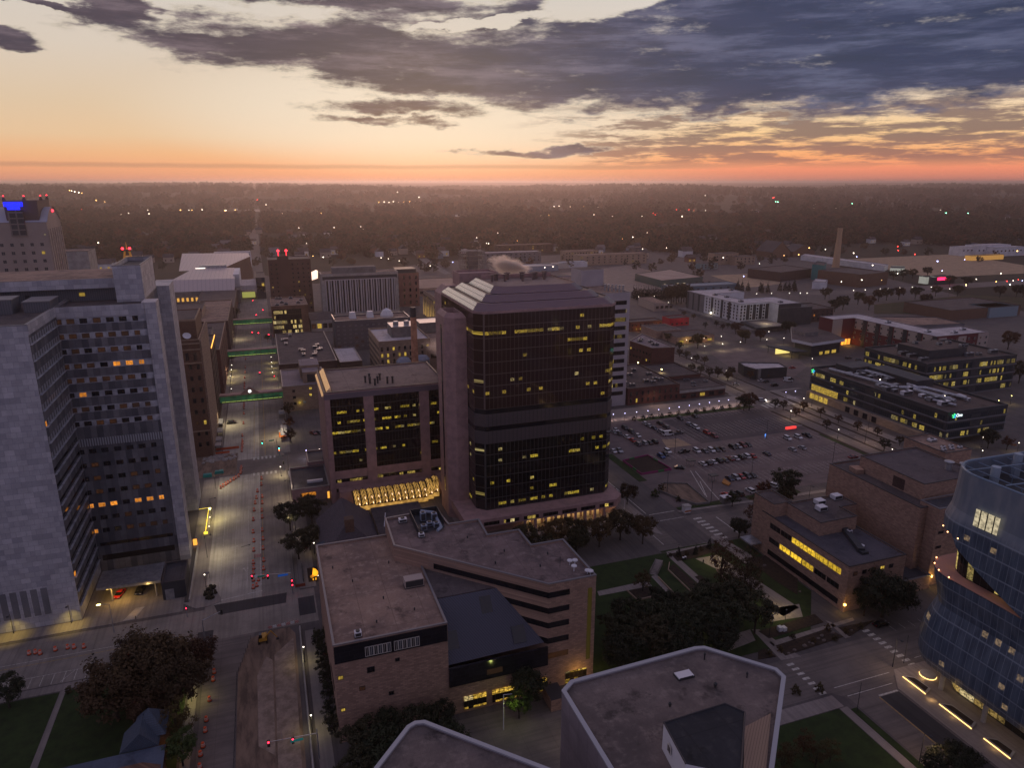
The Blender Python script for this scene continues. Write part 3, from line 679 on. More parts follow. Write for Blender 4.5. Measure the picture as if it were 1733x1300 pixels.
# penthouse and lift shaft on the roof
part('penthouse', MB().prism(rect(-125, 250, -43.2, 276), 84.5, 91.0), GROOVE, t)
pc = MB().prism(rect(-125.4, 247.6, -42.8, 276.4), 88.6, 91.5, bottom=True); part('penthouse_fascia', pc, MARBLE, t); part('penthouse_roof', MB().prism(rect(-125, 248, -43.2, 276), 91.5, 91.56), GRAVEL, t)
w = shell(t, rect(-43, 243.5, -35.25, 271), 84.55, 94.4, MARBLE, ROOF_BLK, CAP, 1.2, 0.4, names=('lift_shaft', 'shaft_roof', 'shaft_coping'))
part('grooved_box', MB().prism(rect(-78, 230.5, -66.8, 238), 84.5, 88.4), GROOVE, t); part('grooved_box', MB().prism(rect(-64.4, 231.5, -57.9, 241), 84.5, 87.4), GROOVE, t)
part('box_lid', MB().prism(rect(-78.2, 230.3, -66.6, 238.2), 88.4, 88.7), CAP, t); part('box_lid', MB().prism(rect(-64.6, 231.3, -57.7, 241.2), 87.4, 87.7), CAP, t)
window(t, -53.4, 249.9, 86.6, 1.8, 1.3, 0, LIT_Y); part('roof_door', along((-125, 250), (-43.2, 250), 56.4, 57.6, .05, 84.6, 87), METAL_DK, t)
# ---- canopy and service annex in its forecourt
t = thing('entrance_canopy', 'flat grey canopy over the drive-up entrance of the marble tower', 'canopy', (-46, 218, 0))
part('canopy_roof', MB().prism([(-54.5, 213), (-37.2, 211.6), (-37.2, 223), (-54.5, 223)], 4.8, 5.6, bottom=True), METAL, t)
for x, y in ((-51, 214), (-39, 213), (-51, 221), (-39, 221)): part('post', MB().tube((x, y, 0), (x, y, 4.8), .22), CONC, t)
part('ceiling_lamp', MB().box(-52, 213, 4.62, -47, 214.6, 4.78), M('warm_lamp', (1, .8, .4), emit=(1, .62, .15), es=5.0, sample=True), t)
glow('canopy_light', Vector((-49, 213.0, 4.2)) - base_of(t), 620, (1, .58, .12), t, .5)
glow('canopy_light', Vector((-41, 211.0, 4.2)) - base_of(t), 150, (1, .62, .16), t, .5)
t = thing('service_annex', 'low dark annex with roller doors beside the marble tower entrance', 'annex', (-33, 215, 0))
shell(t, [(-36.8, 209.5), (-30.4, 209.5), (-30.4, 222), (-36.8, 222)], 0, 5.2, CHAR, ROOF_BLK, CAP_DK, .5, .3)
part('roller_door', along((-36.8, 209.5), (-30.4, 209.5), .7, 3.1, .05, 0, 3.4), METAL, t)
t = thing('entry_ramp', 'yellow lit kerbed ramp leading into the marble tower forecourt', 'ramp', (-44, 203.5, 0))
part('ramp_slab', MB().prism([(-46.6, 201.6), (-43.6, 201.6), (-41.6, 207.6), (-44.0, 207.6)], 0.02, .12), CONC, t)
glow('ramp_light', Vector((-44, 205, 2.0)) - base_of(t), 60, (1, .55, .15), t, .3); part('bollard', MB().tube((-43.2, 201.8, 0), (-43.2, 201.8, 1), .1), METAL_DK, t)
# ---- the dark glass tower with stepped sloping roof
X0, X1, Y0, Y1 = 64.5, 117.0, 221.0, 268.0
def cham(t, c=3.0): return [(X0 + t + c, Y0 + t), (X1 - t - c, Y0 + t), (X1 - t, Y0 + t + c), (X1 - t, Y1 - t), (X0 + t, Y1 - t), (X0 + t, Y0 + t + c)]
t = thing('glass_tower', 'tall dark brown glass office tower with stepped sloping roof and lit office rows', 'tower', (90, 245, 0))
DKG = (0.034, 0.017, 0.015)
CURT = M('dark_curtain_wall', rough=0.07, spec=0.7, pat=office(DKG, 1.5, 4.15, 0.63, (1.0, 0.68, 0.09), 0.42, 7.59, 0.07, (0.095, 0.065, 0.06), 0.28, 0.54, 0.0, 0.12))
CURT2 = M('dark_curtain_wall_lower', rough=0.07, spec=0.7, pat=office((0.010, 0.009, 0.010), 1.5, 4.15, 0.60, (1.0, 0.72, 0.07), 0.42, 7.59, 0.07, (0.05, 0.045, 0.045), 0.28, 0.54, 3.0, 0.12))
for k in range(17):
    z0, z1 = 7.59 + 4.15 * k, 7.59 + 4.15 * (k + 1)
    if 5 < k < 9: continue
    part('window_band', MB().prism(cham(0), z0 + .02, z1 - .02, cap=False), CURT2 if k < 6 else CURT, t)
RIBD = M('ribbed_dark_panels', rough=0.35, metal=0.3, pat=ribs(1.5, (0.10, 0.085, 0.09), (0.055, 0.047, 0.05), 0.86))
for z0, z1, m, q in ((32.51, 37.0, RIBD, -.12), (37.0, 38.75, GLASS, .1), (38.75, 43.2, RIBD, -.12), (43.2, 44.92, GLASS, .1)):
    part('louvre_band' if m is RIBD else 'window_band', MB().prism(cham(q), z0, z1, bottom=True), m, t)
part('floor_edge', MB().prism(cham(.3), 7.0, 78.8, cap=False), METAL_DK, t)
SLOPE = M('ribbed_bronze_glazing', rough=0.22, metal=0.85, pat=ribs(1.1, (0.21, 0.15, 0.165), (0.10, 0.075, 0.08), 0.80))
WSKY = M('white_barred_skylight', rough=0.16, metal=0.9, pat=lambda nt, b: mix(nt, ((worldpos(nt)[2] / 1.4).fract().gt(.75)).max((worldpos(nt)[3] / 1.07).fract().gt(.85)), (0.72, 0.62, 0.58), (0.16, 0.13, 0.12)))
lev = lambda pol, z: [(q[0], q[1], z) for q in pol]
part('cornice', MB().prism(cham(-.15), 78.14, 79.0), PINK, t)
for k in range(3):
    a, z = 4.3 * k, 79 + 2.05 * k
    part('sloped_glazing', MB().loft([lev(cham(a), z), lev(cham(a + 2.3), z + 2.2)], cap=False), SLOPE, t)
    q = cham(a); q2 = cham(a + 2.3); part('west_skylight', MB().face([(q[4][0] - .06, q[4][1], z + .06), (q[5][0] - .06, q[5][1], z + .06), (q2[5][0] - .06, q2[5][1], z + 2.26), (q2[4][0] - .06, q2[4][1], z + 2.26)]), WSKY, t)
    part('terrace', MB().loft([lev(cham(a + 2.3), z + 2.2), lev(cham(a + 2.5), z + 2.2), lev(cham(a + 2.5), z + 1.9), lev(cham(a + 4.4), z + 1.9)], cap=False), CAP_DK if k < 2 else GRAVEL, t)
part('roof', MB().face(lev(cham(12.5), 84.9)), M('tan_roof', rough=.95, pat=roof((0.30, 0.23, 0.20), (0.24, 0.18, 0.165), (0.17, 0.13, 0.12), 6.0)), t)
part('roof_screen', MB().box(77, 255.4, 84.6, 105, 255.8, 86.4), PINK, t)
part('lift_shaft', MB().prism(rect(72, 268.1, 87.5, 279), 40, 85.0), PINK, t)
part('shaft_rim', MB().box(72, 268.1, 85, 87.5, 268.5, 85.8).box(72, 268.5, 85, 72.4, 279, 85.8).box(87.1, 268.5, 85, 87.5, 279, 85.8).box(72.4, 278.6, 85, 87.1, 279, 85.8), PINK, t)
part('shoulder', MB().loft([lev(rect(64.4, 268.1, 71.9, 279), 0), lev(rect(64.4, 268.1, 71.9, 279), 78), lev(rect(67, 270, 71.9, 277), 81)]), PINK, t)
# granite podium with a lit arcade
part('podium', MB().prism([(58, 216), (61, 214.5), (116, 214.5), (119.5, 218), (119.5, 272), (58, 272)], 4.2, 7.2, bottom=True), PINK, t, 'pink granite base')
part('podium_core', MB().prism(rect(60, 218.6, 118, 271), 0, 4.2), PINK, t)
PODW = M('podium_windows', rough=0.2, pat=office((0.015, 0.013, 0.013), 1.6, 1.6, 0.52, (1.0, 0.7, 0.15), 0.7, 4.6, 0.08, (0.05, 0.04, 0.04), 0.1, 0.9, 4.0))
for k in range(7): part('window_band', along((61, 214.5), (116, 214.5), 3.5 + k * 7.4, 9.2 + k * 7.4, .06, 4.8, 6.1), PODW, t)
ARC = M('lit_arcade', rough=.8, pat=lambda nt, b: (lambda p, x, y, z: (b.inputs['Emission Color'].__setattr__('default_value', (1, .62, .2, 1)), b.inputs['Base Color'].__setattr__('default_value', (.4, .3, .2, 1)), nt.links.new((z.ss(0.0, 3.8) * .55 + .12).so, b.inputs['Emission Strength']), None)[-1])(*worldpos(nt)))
for k in range(9):
    x = 80 + k * 3.9
    part('column', MB().box(x - .45, 214.6, 0, x + .45, 215.8, 4.2), PINK, t)
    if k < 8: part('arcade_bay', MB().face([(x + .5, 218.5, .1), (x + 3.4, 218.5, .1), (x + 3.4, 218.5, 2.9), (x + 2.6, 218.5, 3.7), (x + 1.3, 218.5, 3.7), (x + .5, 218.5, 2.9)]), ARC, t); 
for x in (84, 91, 98, 105, 112, 116): glow('arcade_light', Vector((x, 216.2, 3.6)) - base_of(t), 130, (1, .66, .25), t, .3)
# ---- granite stair shaft standing at its corner
t = thing('stair_shaft', 'pink granite stair shaft with slit windows standing against the dark glass tower', 'stair tower', (61, 239, 0))
sh = [(57.2, 235), (60.2, 232), (64.4, 232), (64.4, 246), (57.2, 246)]
part('wall', MB().prism(sh, 0, 75.2, cap=False), PINK, t)
si = inset(sh, 1.1)
part('chamfered_top', MB().loft([lev(sh, 75.2), lev(si, 76.8), lev(inset(sh, 1.4), 76.8), lev(inset(sh, 1.4), 74)], cap=False), PINK, t); part('roof', MB().face(lev(inset(sh, 1.4), 74.4)), ROOF_BLK, t)
part('slit_window', MB().box(57.12, 238.6, 9, 57.28, 240.2, 72), GLASS, t)
d = Vector((64.4 - 57.2, 0))
# ---- the eight-storey glass block behind the atrium
t = thing('office_block', 'eight-storey granite and dark glass office block with sunset-tinted roof slope', 'office building', (40, 278, 0))
shell(t, rect(17.1, 261, 63.9, 296), 0, 44.2, PINK, M('tan_deck', rough=.95, pat=roof((0.27, 0.21, 0.185), (0.215, 0.165, 0.15), (0.15, 0.12, 0.11), 9.0)), CAP_DK, .4, .6)
part('fascia', along((17.1, 261), (63.9, 261), 0, 46.7, .5, 42.0, 44.0), M('purple_metal_fascia', (0.20, 0.165, 0.20), .4, .5), t)
BAND = M('office_windows', rough=.08, spec=.6, pat=office((0.010, 0.008, 0.009), 1.2, 4.0, 0.57, (1.0, 0.70, 0.06), 0.42, 10.9, 0.06, (0.03, 0.028, 0.03), 0.28, 0.52, 7.0, 0.12))
for a, b_ in ((2.1, 14.3), (18.2, 35.7), (39.6, 46.6)):
    for k in range(7): part('window_band', along((17.1, 261), (63.9, 261), a, b_, .06, 13.0 + 4.0 * k + (.02 if k else 0), 13.0 + 4.0 * (k + 1) + (1 if k == 6 else 0)), BAND, t)
    for z in (8.9, 5.0): part('window_band', along((17.1, 261), (63.9, 261), a, b_, .06, z - .7, z + .7), PODW, t)
for a in (0, 14.4, 35.8): part('pilaster', along((17.1, 261), (63.9, 261), a + .1, a + (2.0 if a == 0 else 3.7), .5, 0, 42), PINK, t)
part('sloped_glazing', MB().face([(16.4, 262, 43.0), (19.8, 263.5, 46.0), (19.8, 293.5, 46.0), (16.4, 295, 43.0)][::-1]).face([(16.4, 262, 43), (20.6, 262, 43), (19.8, 263.5, 46)]).face([(20.6, 262, 44.3), (20.6, 295, 44.3), (19.8, 293.5, 46), (19.8, 263.5, 46)]), M('sunset_tinted_glazing', rough=.18, metal=.9, pat=lambda nt, b: mix(nt, (worldpos(nt)[2] / 1.0).fract().gt(.8), (0.85, 0.55, 0.28), (0.3, 0.2, 0.12))), t)  # the sunset sky's gold reflection is put into this glazing's base colour
for z in (16.9, 20.9, 24.9, 28.9, 32.9, 36.9): pass
# ---- glazed atrium
part('podium_front', MB().prism(rect(20, 256, 63.8, 260.4), 0, 6.4), PINK, t)
t = thing('glazed_atrium', 'glowing scalloped glass atrium with crossed ribs in front of the granite office block', 'atrium', (42, 254, 0))
ATR = M('atrium_glass', rough=.2, pat=lambda nt, b: (lambda p, x, y, z: (b.inputs['Base Color'].__setattr__('default_value', (.25, .15, .05, 1)), b.inputs['Emission Color'].__setattr__('default_value', (1.0, .55, .13, 1)), nt.links.new((noise(nt, vec(nt, x * .5, y * .3, z * .5), 1.0, 2.0, .5).ss(.25, .8) * .5 + .16).so, b.inputs['Emission Strength']), None)[-1])(*worldpos(nt)))
TUBE = M('atrium_light_tube', (1, .8, .6), emit=(1.0, .62, .35), es=2.6)
RIB = M('bronze_ribs', (0.05, 0.035, 0.025), .5)
for k in range(13):
    x0 = 24.6 + k * 2.55; x1 = x0 + 2.55; lift = 0 if k < 11 else (k - 10) * 1.6
    prof = [(249.4 + lift, 2.4), (249.9 + lift, 3.9), (251.2 + lift * .7, 5.1 + lift * .4), (253, 5.7 + lift * .5), (255.6, 6.0 + lift * .5)]
    g = MB(); r = MB()
    for (ya, za), (yb, zb) in zip(prof, prof[1:]):
        xm = (x0 + x1) / 2
        g.face([(x0, ya, za), (xm, ya - .3, za + 1.1), (xm, yb - .3, zb + 1.1), (x0, yb, zb)]); g.face([(xm, ya - .3, za + 1.1), (x1, ya, za), (x1, yb, zb), (xm, yb - .3, zb + 1.1)])
        r.tube((x0, ya, za + .05), (x0, yb, zb + .05), .34, n=5); r.tube((xm, ya - .3, za + 1.15), (xm, yb - .3, zb + 1.15), .12, n=4)
        r.tube((x0, ya, za + .1), (xm, yb - .3, zb + 1.2), .1, n=4); r.tube((x1, ya, za + .1), (xm, yb - .3, zb + 1.2), .1, n=4); r.tube((x0, yb, zb + .08), (x1, yb, zb + .08), .1, n=4)
    g.face([(x0, 249.4 + lift, 2.4), (x1, 249.4 + lift, 2.4), (x1, 249.4 + lift, .6), (x0, 249.4 + lift, .6)])
    bay = part('glazing_bay', g, ATR, t); part('ribs', r, RIB, bay)
    part('light_tube', MB().tube((x0 + 1.9, 249.2 + lift, 3.0), (x0 + 1.5, 250.4 + lift, 5.6), .14, n=5), TUBE, bay)
for x in (30, 40, 50): glow('atrium_light', Vector((x, 246, 4.0)) - base_of(t), 160, (1, .6, .2), t, 1.0)
# ---- low black-roofed annex at the avenue corner
t = thing('corner_annex', 'low granite annex with black roof and one amber lit window beside the avenue', 'annex', (10, 282, 0))
shell(t, rect(2.8, 266, 17.0, 289), 0, 5.0, PINK, ROOF_BLK, CAP, .5, .35); shell(t, rect(10.5, 289.1, 19.5, 303), 0, 6.6, PINK, ROOF_BLK, CAP, .5, .35)
window(t, 9, 265.9, 3.0, 5.6, 1.6, 0, LIT_O, FRAME_D); part('skylight', MB().prism(rect(9, 272, 15, 273.2), 5, 5.9), WHITE_MET, t)
part('lit_door', along((2.8, 266), (17, 266), 13.2, 14, .08, .2, 3), M('amber_door', (1, .5, .1), emit=(1, .45, .06), es=1.1), t)
# ---- church-like hall with steep slate roof
SLATE = M('slate_roof', rough=.7, pat=panels(.5, .35, (0.15, 0.125, 0.145), (0.10, 0.085, 0.10), (0.07, 0.06, 0.07), .5, .04, 0, .4))
SLATEB = M('blue_slate_roof', rough=.6, pat=panels(.5, .35, (0.075, 0.10, 0.145), (0.055, 0.075, 0.115), (0.04, 0.05, 0.07), .5, .04, 0, .4))
t = thing('slate_hall', 'old stone hall with steep grey slate roofs between trees and the glass atrium', 'hall', (20, 224, 0))
part('wall', MB().prism(rect(10, 208, 28, 236), 0, 6), LIMESTONE, t)
part('roof', MB().face([(9.6, 207.6, 6), (18.2, 210, 16.5), (18.2, 229, 16.5), (9.6, 236.4, 6)][::-1]).face([(28.4, 207.6, 6), (28.4, 236.4, 6), (18.2, 229, 16.5), (18.2, 210, 16.5)][::-1]).face([(9.6, 207.6, 6), (28.4, 207.6, 6), (18.2, 210, 16.5)]).face([(28.4, 236.4, 6), (9.6, 236.4, 6), (18.2, 229, 16.5)]), SLATE, t)
part('hipped_wing', MB().face([(8.6, 203, 6.0), (16, 212, 11), (8.6, 219, 6.0)]).face([(8.6, 203, 6.0), (20, 203, 6.0), (16, 212, 11)]).prism(rect(9, 203.4, 19, 212), 0, 6), SLATEB, t)
part('side_wing', MB().prism(rect(28.6, 204, 46, 236), 0, 7.6, capm=1), [LIMESTONE, GRAVEL_DK], t); part('ridge_line', MB().tube((31, 220, 7.7), (33, 230, 7.7), .2), WHITE_MET, t)
part('chimney', MB().box(17.2, 209.2, 8, 20, 212, 17.4), BROWNBRICK, t)
part('slate_slope', MB().face([(21, 206.8, 5.9), (30.5, 206.8, 5.9), (30.5, 211, 9.2), (21, 211, 9.2)]), SLATEB, t)
# ---- the brick school
t = thing('brick_school', 'large tan brick building with two roof levels, dark sloped roof and ribbon windows', 'school building', (38, 155, 0))
shell(t, rect(6.8, 135, 31.8, 181), 0, 24.6, TANBRICK, GRAVEL, CAP, .5, .4)
part('link_roof', MB().face([(31.8, 146, 24.6), (46.8, 146, 24.6), (26.4, 166, 24.6), (26.4, 181, 24.6), (31.8, 181, 24.6)]), GRAVEL_DK, t)
rb = [(41.2, 184.0), (26, 183.0), (25.6, 166.7), (56.7, 136.2), (69.0, 136.2), (68.6, 155.4), (59.6, 155.4), (59.4, 164.4), (50.5, 164.4), (50.9, 173.9), (42.2, 173.9)]
shell(t, rb, 0, 28.6, TANBRICK, M('brown_gravel_roof', rough=.95, pat=roof((0.20, 0.145, 0.14), (0.105, 0.08, 0.08), (0.27, 0.21, 0.195), 6.0)), CAP, .5, .4, names=('upper_wall', 'upper_roof', 'parapet_cap'))
part('glass_band', along((6.8, 135), (31.8, 135), .1, 24.9, .12, 20.5, 24.7), M('black_glass_band', rough=.12, pat=panels(2.0, 1.0, (0.012, 0.012, 0.016), (0.02, 0.02, 0.026), (0.035, 0.035, 0.04), .5, .03)), t)
for a in (13.4, 19.7):
    for k in range(6): window(t, a + .45 + k * .95, 134.86, 22.1, .9, 2.4, 0, GLASSB if k % 2 else GLASS, FRAME_W, fr=.12)
for x, z, w, g in ((20.3, 18.4, 1.0, GLASS), (14.4, 17.3, 1.7, GLASS), (7.9, 16.9, 1.2, LIT_Y), (12.3, 13.0, 1.3, LIT_D), (18.6, 10.1, 1.2, GLASS), (7.9, 8.6, 1.0, LIT_Y)): window(t, x, 134.97, z, w, w * .85, 0, g)
SLAT = M('standing_seam_roof', rough=.45, metal=.3, pat=ribs(.62, (0.075, 0.078, 0.105), (0.035, 0.037, 0.052), .82))
part('sloped_roof', MB().face([(31.85, 136.0, 13.2), (55.9, 136.6, 13.2), (46.9, 145.9, 24.5), (31.85, 145.9, 24.5)]), SLAT, t)
for x, y, z, w, h in ((43.5, 145.0, 23.4, 2.8, 4.0), (33.6, 140.8, 18.6, 3.4, 4.2), (50.0, 139.6, 17.2, 3.2, 4.0)):
    dy, dz = h * .66, h * .76
    part('skylight', MB().face([(x - w / 2, y - dy, z - dz + .12), (x + w / 2, y - dy, z - dz + .12), (x + w / 2, y, z + .12), (x - w / 2, y, z + .12)]), GLASS, t)
part('glass_band', along((31.8, 135), (56.5, 135), .05, 24.3, .5, 8.2, 13.2), MATS['black_glass_band'], t)
part('front_wall', MB().prism(rect(31.85, 135.2, 56.6, 140), 0, 8.2), TANBRICK, t)
part('lit_strip', along((31.8, 135), (56.5, 135), 9.0, 12.8, .54, 9.4, 10.8), LIT_D, t)
for z in (26.1, 21.9, 17.9, 13.6, 9.4):
    L = math.hypot(56.7 - 25.6, 166.7 - 136.2)
    st = {26.1: 12.0, 21.9: 29.5, 17.9: 33.0, 13.6: 37.5, 9.4: 42.0}[z]
    part('ribbon_window', along((25.6, 166.7), (56.7, 136.2), st, L - .03, .07, z - .75, z + .75), GLASS, t); part('ribbon_window', along((56.7, 136.2), (69, 136.2), -.02, 5.4, .07, z - .75, z + .75), GLASS if z > 10 else LIT_D, t)
part('stair_window', along((56.7, 136.2), (69, 136.2), 10.2, 11.3, .07, 6, 26), M('olive_glass', (0.05, 0.045, 0.02), .2, emit=(.5, .35, .05), es=.05), t)
GF = M('shopfront', rough=.3, pat=office((0.02, 0.016, 0.012), 1.1, 3.0, 0.44, (1.0, 0.6, 0.08), 0.8, 1.6, 0.1, (0.04, 0.03, 0.02), 0.55, 1.0, 9.0))
for a, b_ in ((3.4, 8.9), (10.4, 17.6), (22.4, 24.4)): part('shopfront', along((31.8, 135), (56.5, 135), a, b_, .12, 1.0, 4.4), GF, t)
part('lit_entrance', MB().box(61.5, 136.1, .2, 67.2, 136.3, 3.6), GF, t)
glow('entrance_light', Vector((64.5, 133.8, 3.6)) - base_of(t), 220, (1, .62, .15), t, .4); glow('entrance_light', Vector((71, 139, 3.6)) - base_of(t), 120, (1, .62, .15), t, .4)
part('side_windows', MB().box(6.72, 141, 9, 6.8, 150, 10.2), GLASS, t); part('shed', MB().prism(rect(54.6, 128.5, 58.4, 134), 0, 3.2, capm=1), [TANBRICK, CAP_DK], t)
# ---- two octagonal marble-clad blocks at the bottom
OCT = M('tiled_roof_deck', rough=.9, pat=roof((0.16, 0.128, 0.122), (0.085, 0.070, 0.070), (0.23, 0.19, 0.175), 1.2))
WH = M('white_coping', (0.33, 0.34, 0.38), .5)
OM = M('mauve_stone_panels', rough=.6, pat=panels(3.2, 3.8, (0.26, 0.225, 0.25), (0.19, 0.165, 0.19), (0.13, 0.11, 0.13), 0.0, .03, 0, .4))
t = thing('octagonal_block', 'octagonal stone-clad block with pale coping and dark wedge penthouse on its roof', 'office building', (55, 70, 0))
o1 = [(37.4, 56), (44, 48), (50, 52.5), (71.9, 75.3), (71.9, 77.4), (64.2, 86.0), (62.6, 86.4), (39.6, 85.6), (37.4, 84.0)]
shell(t, o1, 0, 44.6, OM, OCT, WH, .4, .55)
pp = [(45.0, 62), (50.5, 58.2), (57.8, 67.2), (56.2, 69.6), (46.1, 69.2)]
part('penthouse', MB().prism(pp, 44.6, 48.9, cap=False), WHITE_MET, t); part('penthouse_roof', MB().face(lev(pp, 48.9)), M('dark_patchy_roof', rough=.9, pat=roof((0.028, 0.03, 0.038), (0.018, 0.02, 0.026), (0.055, 0.055, 0.06), 6.0)), t)
part('penthouse_coping', MB().tube((45, 62, 48.95), (46.1, 69.2, 48.95), .12).tube((46.1, 69.2, 48.95), (56.2, 69.6, 48.95), .12).tube((56.2, 69.6, 48.95), (57.8, 67.2, 48.95), .12).tube((57.8, 67.2, 48.95), (50.5, 58.2, 48.95), .12), CAP_DK, t)
window(t, 45.5, 66.6, 47, 1.0, 1.2, math.atan2(-7.2, -1.1), GLASS, FRAME_W)
part('metal_slope', MB().face([(58.2, 67.4, 46.2), (64.6, 69.6, 44.9), (56.5, 60.5, 44.9), (51.4, 58.6, 46.2)][::-1]), M('bronze_seam_roof', rough=.5, metal=.3, pat=lambda nt, b: mix(nt, ((worldpos(nt)[1] - worldpos(nt)[2]) / .5).fract().gt(.82), (0.28, 0.19, 0.14), (0.16, 0.11, 0.08))), t)
t = thing('octagonal_block', 'stone-clad octagonal block showing only one roof corner with pale coping', 'office building', (18, 70, 0))
shell(t, [(8.0, 50), (31, 50), (31, 69.6), (16.2, 84.7), (14.8, 85.0), (13.6, 84.5), (8.0, 78.4)], 0, 44.6, OM, OCT, WH, .4, .5)
# ---- low brick block with lit ribbon windows
t = thing('brick_lecture_block', 'low tan brick block with lit yellow ribbon windows and stepped roof', 'school building', (160, 157, 0))
shell(t, rect(149.7, 138, 170.8, 176), 0, 14.4, TANBRICK, M('blue_grey_roof', rough=.9, pat=roof((0.085, 0.08, 0.10), (0.06, 0.058, 0.075), (0.115, 0.105, 0.12), 7.0)), CAP_DK, .35, .35)
shell(t, [(155.2, 156), (169.4, 156), (169.4, 163), (176, 163), (176, 171), (155.2, 171)], 14.4, 18.6, TANBRICK, GRAVEL_DK, CAP_DK, .35, .3, names=('upper_wall', 'upper_roof', 'parapet_cap'))
shell(t, rect(150.0, 171.2, 157, 181), 0, 18.8, TANBRICK, GRAVEL_DK, CAP_DK, .35, .3, names=('stair_wall', 'stair_roof', 'parapet_cap'))
YL = M('yellow_classroom', rough=.3, pat=litwin((1.0, .62, .04), 1.0))
A, B = (149.7, 176), (149.7, 138)
for k in range(6): part('window_bay', along(A, B, 4.4 + k * 5.2, 9.3 + k * 5.2, .05, 10.7, 12.5), YL if k > 1 else GLASS, t)
for k in range(6): part('window_bay', along(A, B, 4.6 + k * 5.2, 9.3 + k * 5.2, .05, 5.8, 7.5), YL if 0 < k < 4 else GLASS, t)
part('window_strip', along(A, B, 4.5, 35.6, .05, 1.2, 3.0), GLASS, t)
for k in range(6):
    for zz in (10.7, 5.8): part('mullion', along(A, B, 6.0 + k * 5.2, 6.12 + k * 5.2, .09, zz, zz + 1.75), FRAME_D, t); part('mullion', along(A, B, 7.6 + k * 5.2, 7.72 + k * 5.2, .09, zz, zz + 1.75), FRAME_D, t)
for k in range(5): window(t, 152.2 + k * 3.3, 137.97, 12.1, 1.6, 1.3, 0, LIT_D if k in (0, 2) else (LIT_Y if k == 3 else GLASS))
part('wreath', MB().lathe([(.5, 0), (.75, .1), (.5, .2), (.3, .1), (.5, 0)], n=14), M('red_ornament', (.35, .04, .02), emit=(1, .12, .03), es=.5), t).matrix_local = __import__('mathutils').Matrix.Translation(Vector((149.6, 158.2, 11.5)) - base_of(t)) @ __import__('mathutils').Matrix.Rotation(-HALF, 4, 'Y')
part('duct', MB().prism([(158.8, 144.2), (160.6, 143.4), (166, 156), (164, 156)], 14.45, 15.7), CHAR, t)
part('corner_lamp', MB().box(149.2, 137.2, 2.6, 149.7, 137.7, 3.1), M('amber_lamp', (1, .7, .3), emit=(1, .55, .1), es=8, sample=True), t); glow('corner_light', Vector((149, 136.9, 2.7)) - base_of(t), 110, (1, .62, .12), t, .2)
# ---- windowless brick theatre behind it
t = thing('brick_theatre', 'big windowless tan brick theatre with several flat dark roofs', 'theatre', (200, 160, 0))
shell(t, rect(181.5, 144.5, 215, 182), 0, 24.6, TANBRICK, GRAVEL_DK, CAP_DK, .4, .5); shell(t, rect(184.4, 140.6, 215, 147.4), 0, 25.6, TANBRICK, ROOF_BLK, CAP, .35, .35, names=('end_wall', 'end_roof', 'parapet_cap'))
shell(t, rect(187, 149, 211.5, 174.4), 24.6, 29.8, TANBRICK, M('plum_roof', rough=.9, pat=roof((0.095, 0.08, 0.092), (0.068, 0.06, 0.07), (0.125, 0.105, 0.11), 5.0)), CAP_DK, .3, .3, names=('stage_wall', 'stage_roof', 'parapet_cap'))
shell(t, rect(230, 177, 243, 195), 0, 24, TANBRICK, GRAVEL, CAP_DK, .4, .35, names=('rear_wall', 'rear_roof', 'parapet_cap')); part('link_wall', MB().prism(rect(215.1, 160, 229.9, 192), 0, 18, capm=1), [TANBRICK, GRAVEL_DK], t)
part('patch_panel', along((187, 174.4), (187, 149), 14, 18.5, .05, 25, 28.6), DARKBRICK, t)
for z in (17.5, 12.5, 7.5): part('vent_slot', along((184.4, 140.6), (215, 140.6), 1.0, 3.2, .06, z, z + .9), GLASS, t)
part('roof_monitor', MB().prism([(184.2, 176), (187.4, 175), (186.2, 171.4), (183.6, 172)], 24.6, 26.2), TANBRICK, t)
t = thing('link_building', 'single-storey link with flat dark roof between brick lecture block and theatre', 'annex', (178, 144, 0))
shell(t, rect(171.2, 139.4, 184.2, 160), 0, 4.2, TANBRICK, ROOF_BLK, CAP, .3, .3)
part('wall_lamp', MB().box(185.0, 139.9, 3.2, 185.5, 140.5, 3.8), MATS['amber_lamp'], t); glow('wall_light', Vector((185.2, 138.6, 3.4)) - base_of(t), 160, (1, .62, .12), t, .2)
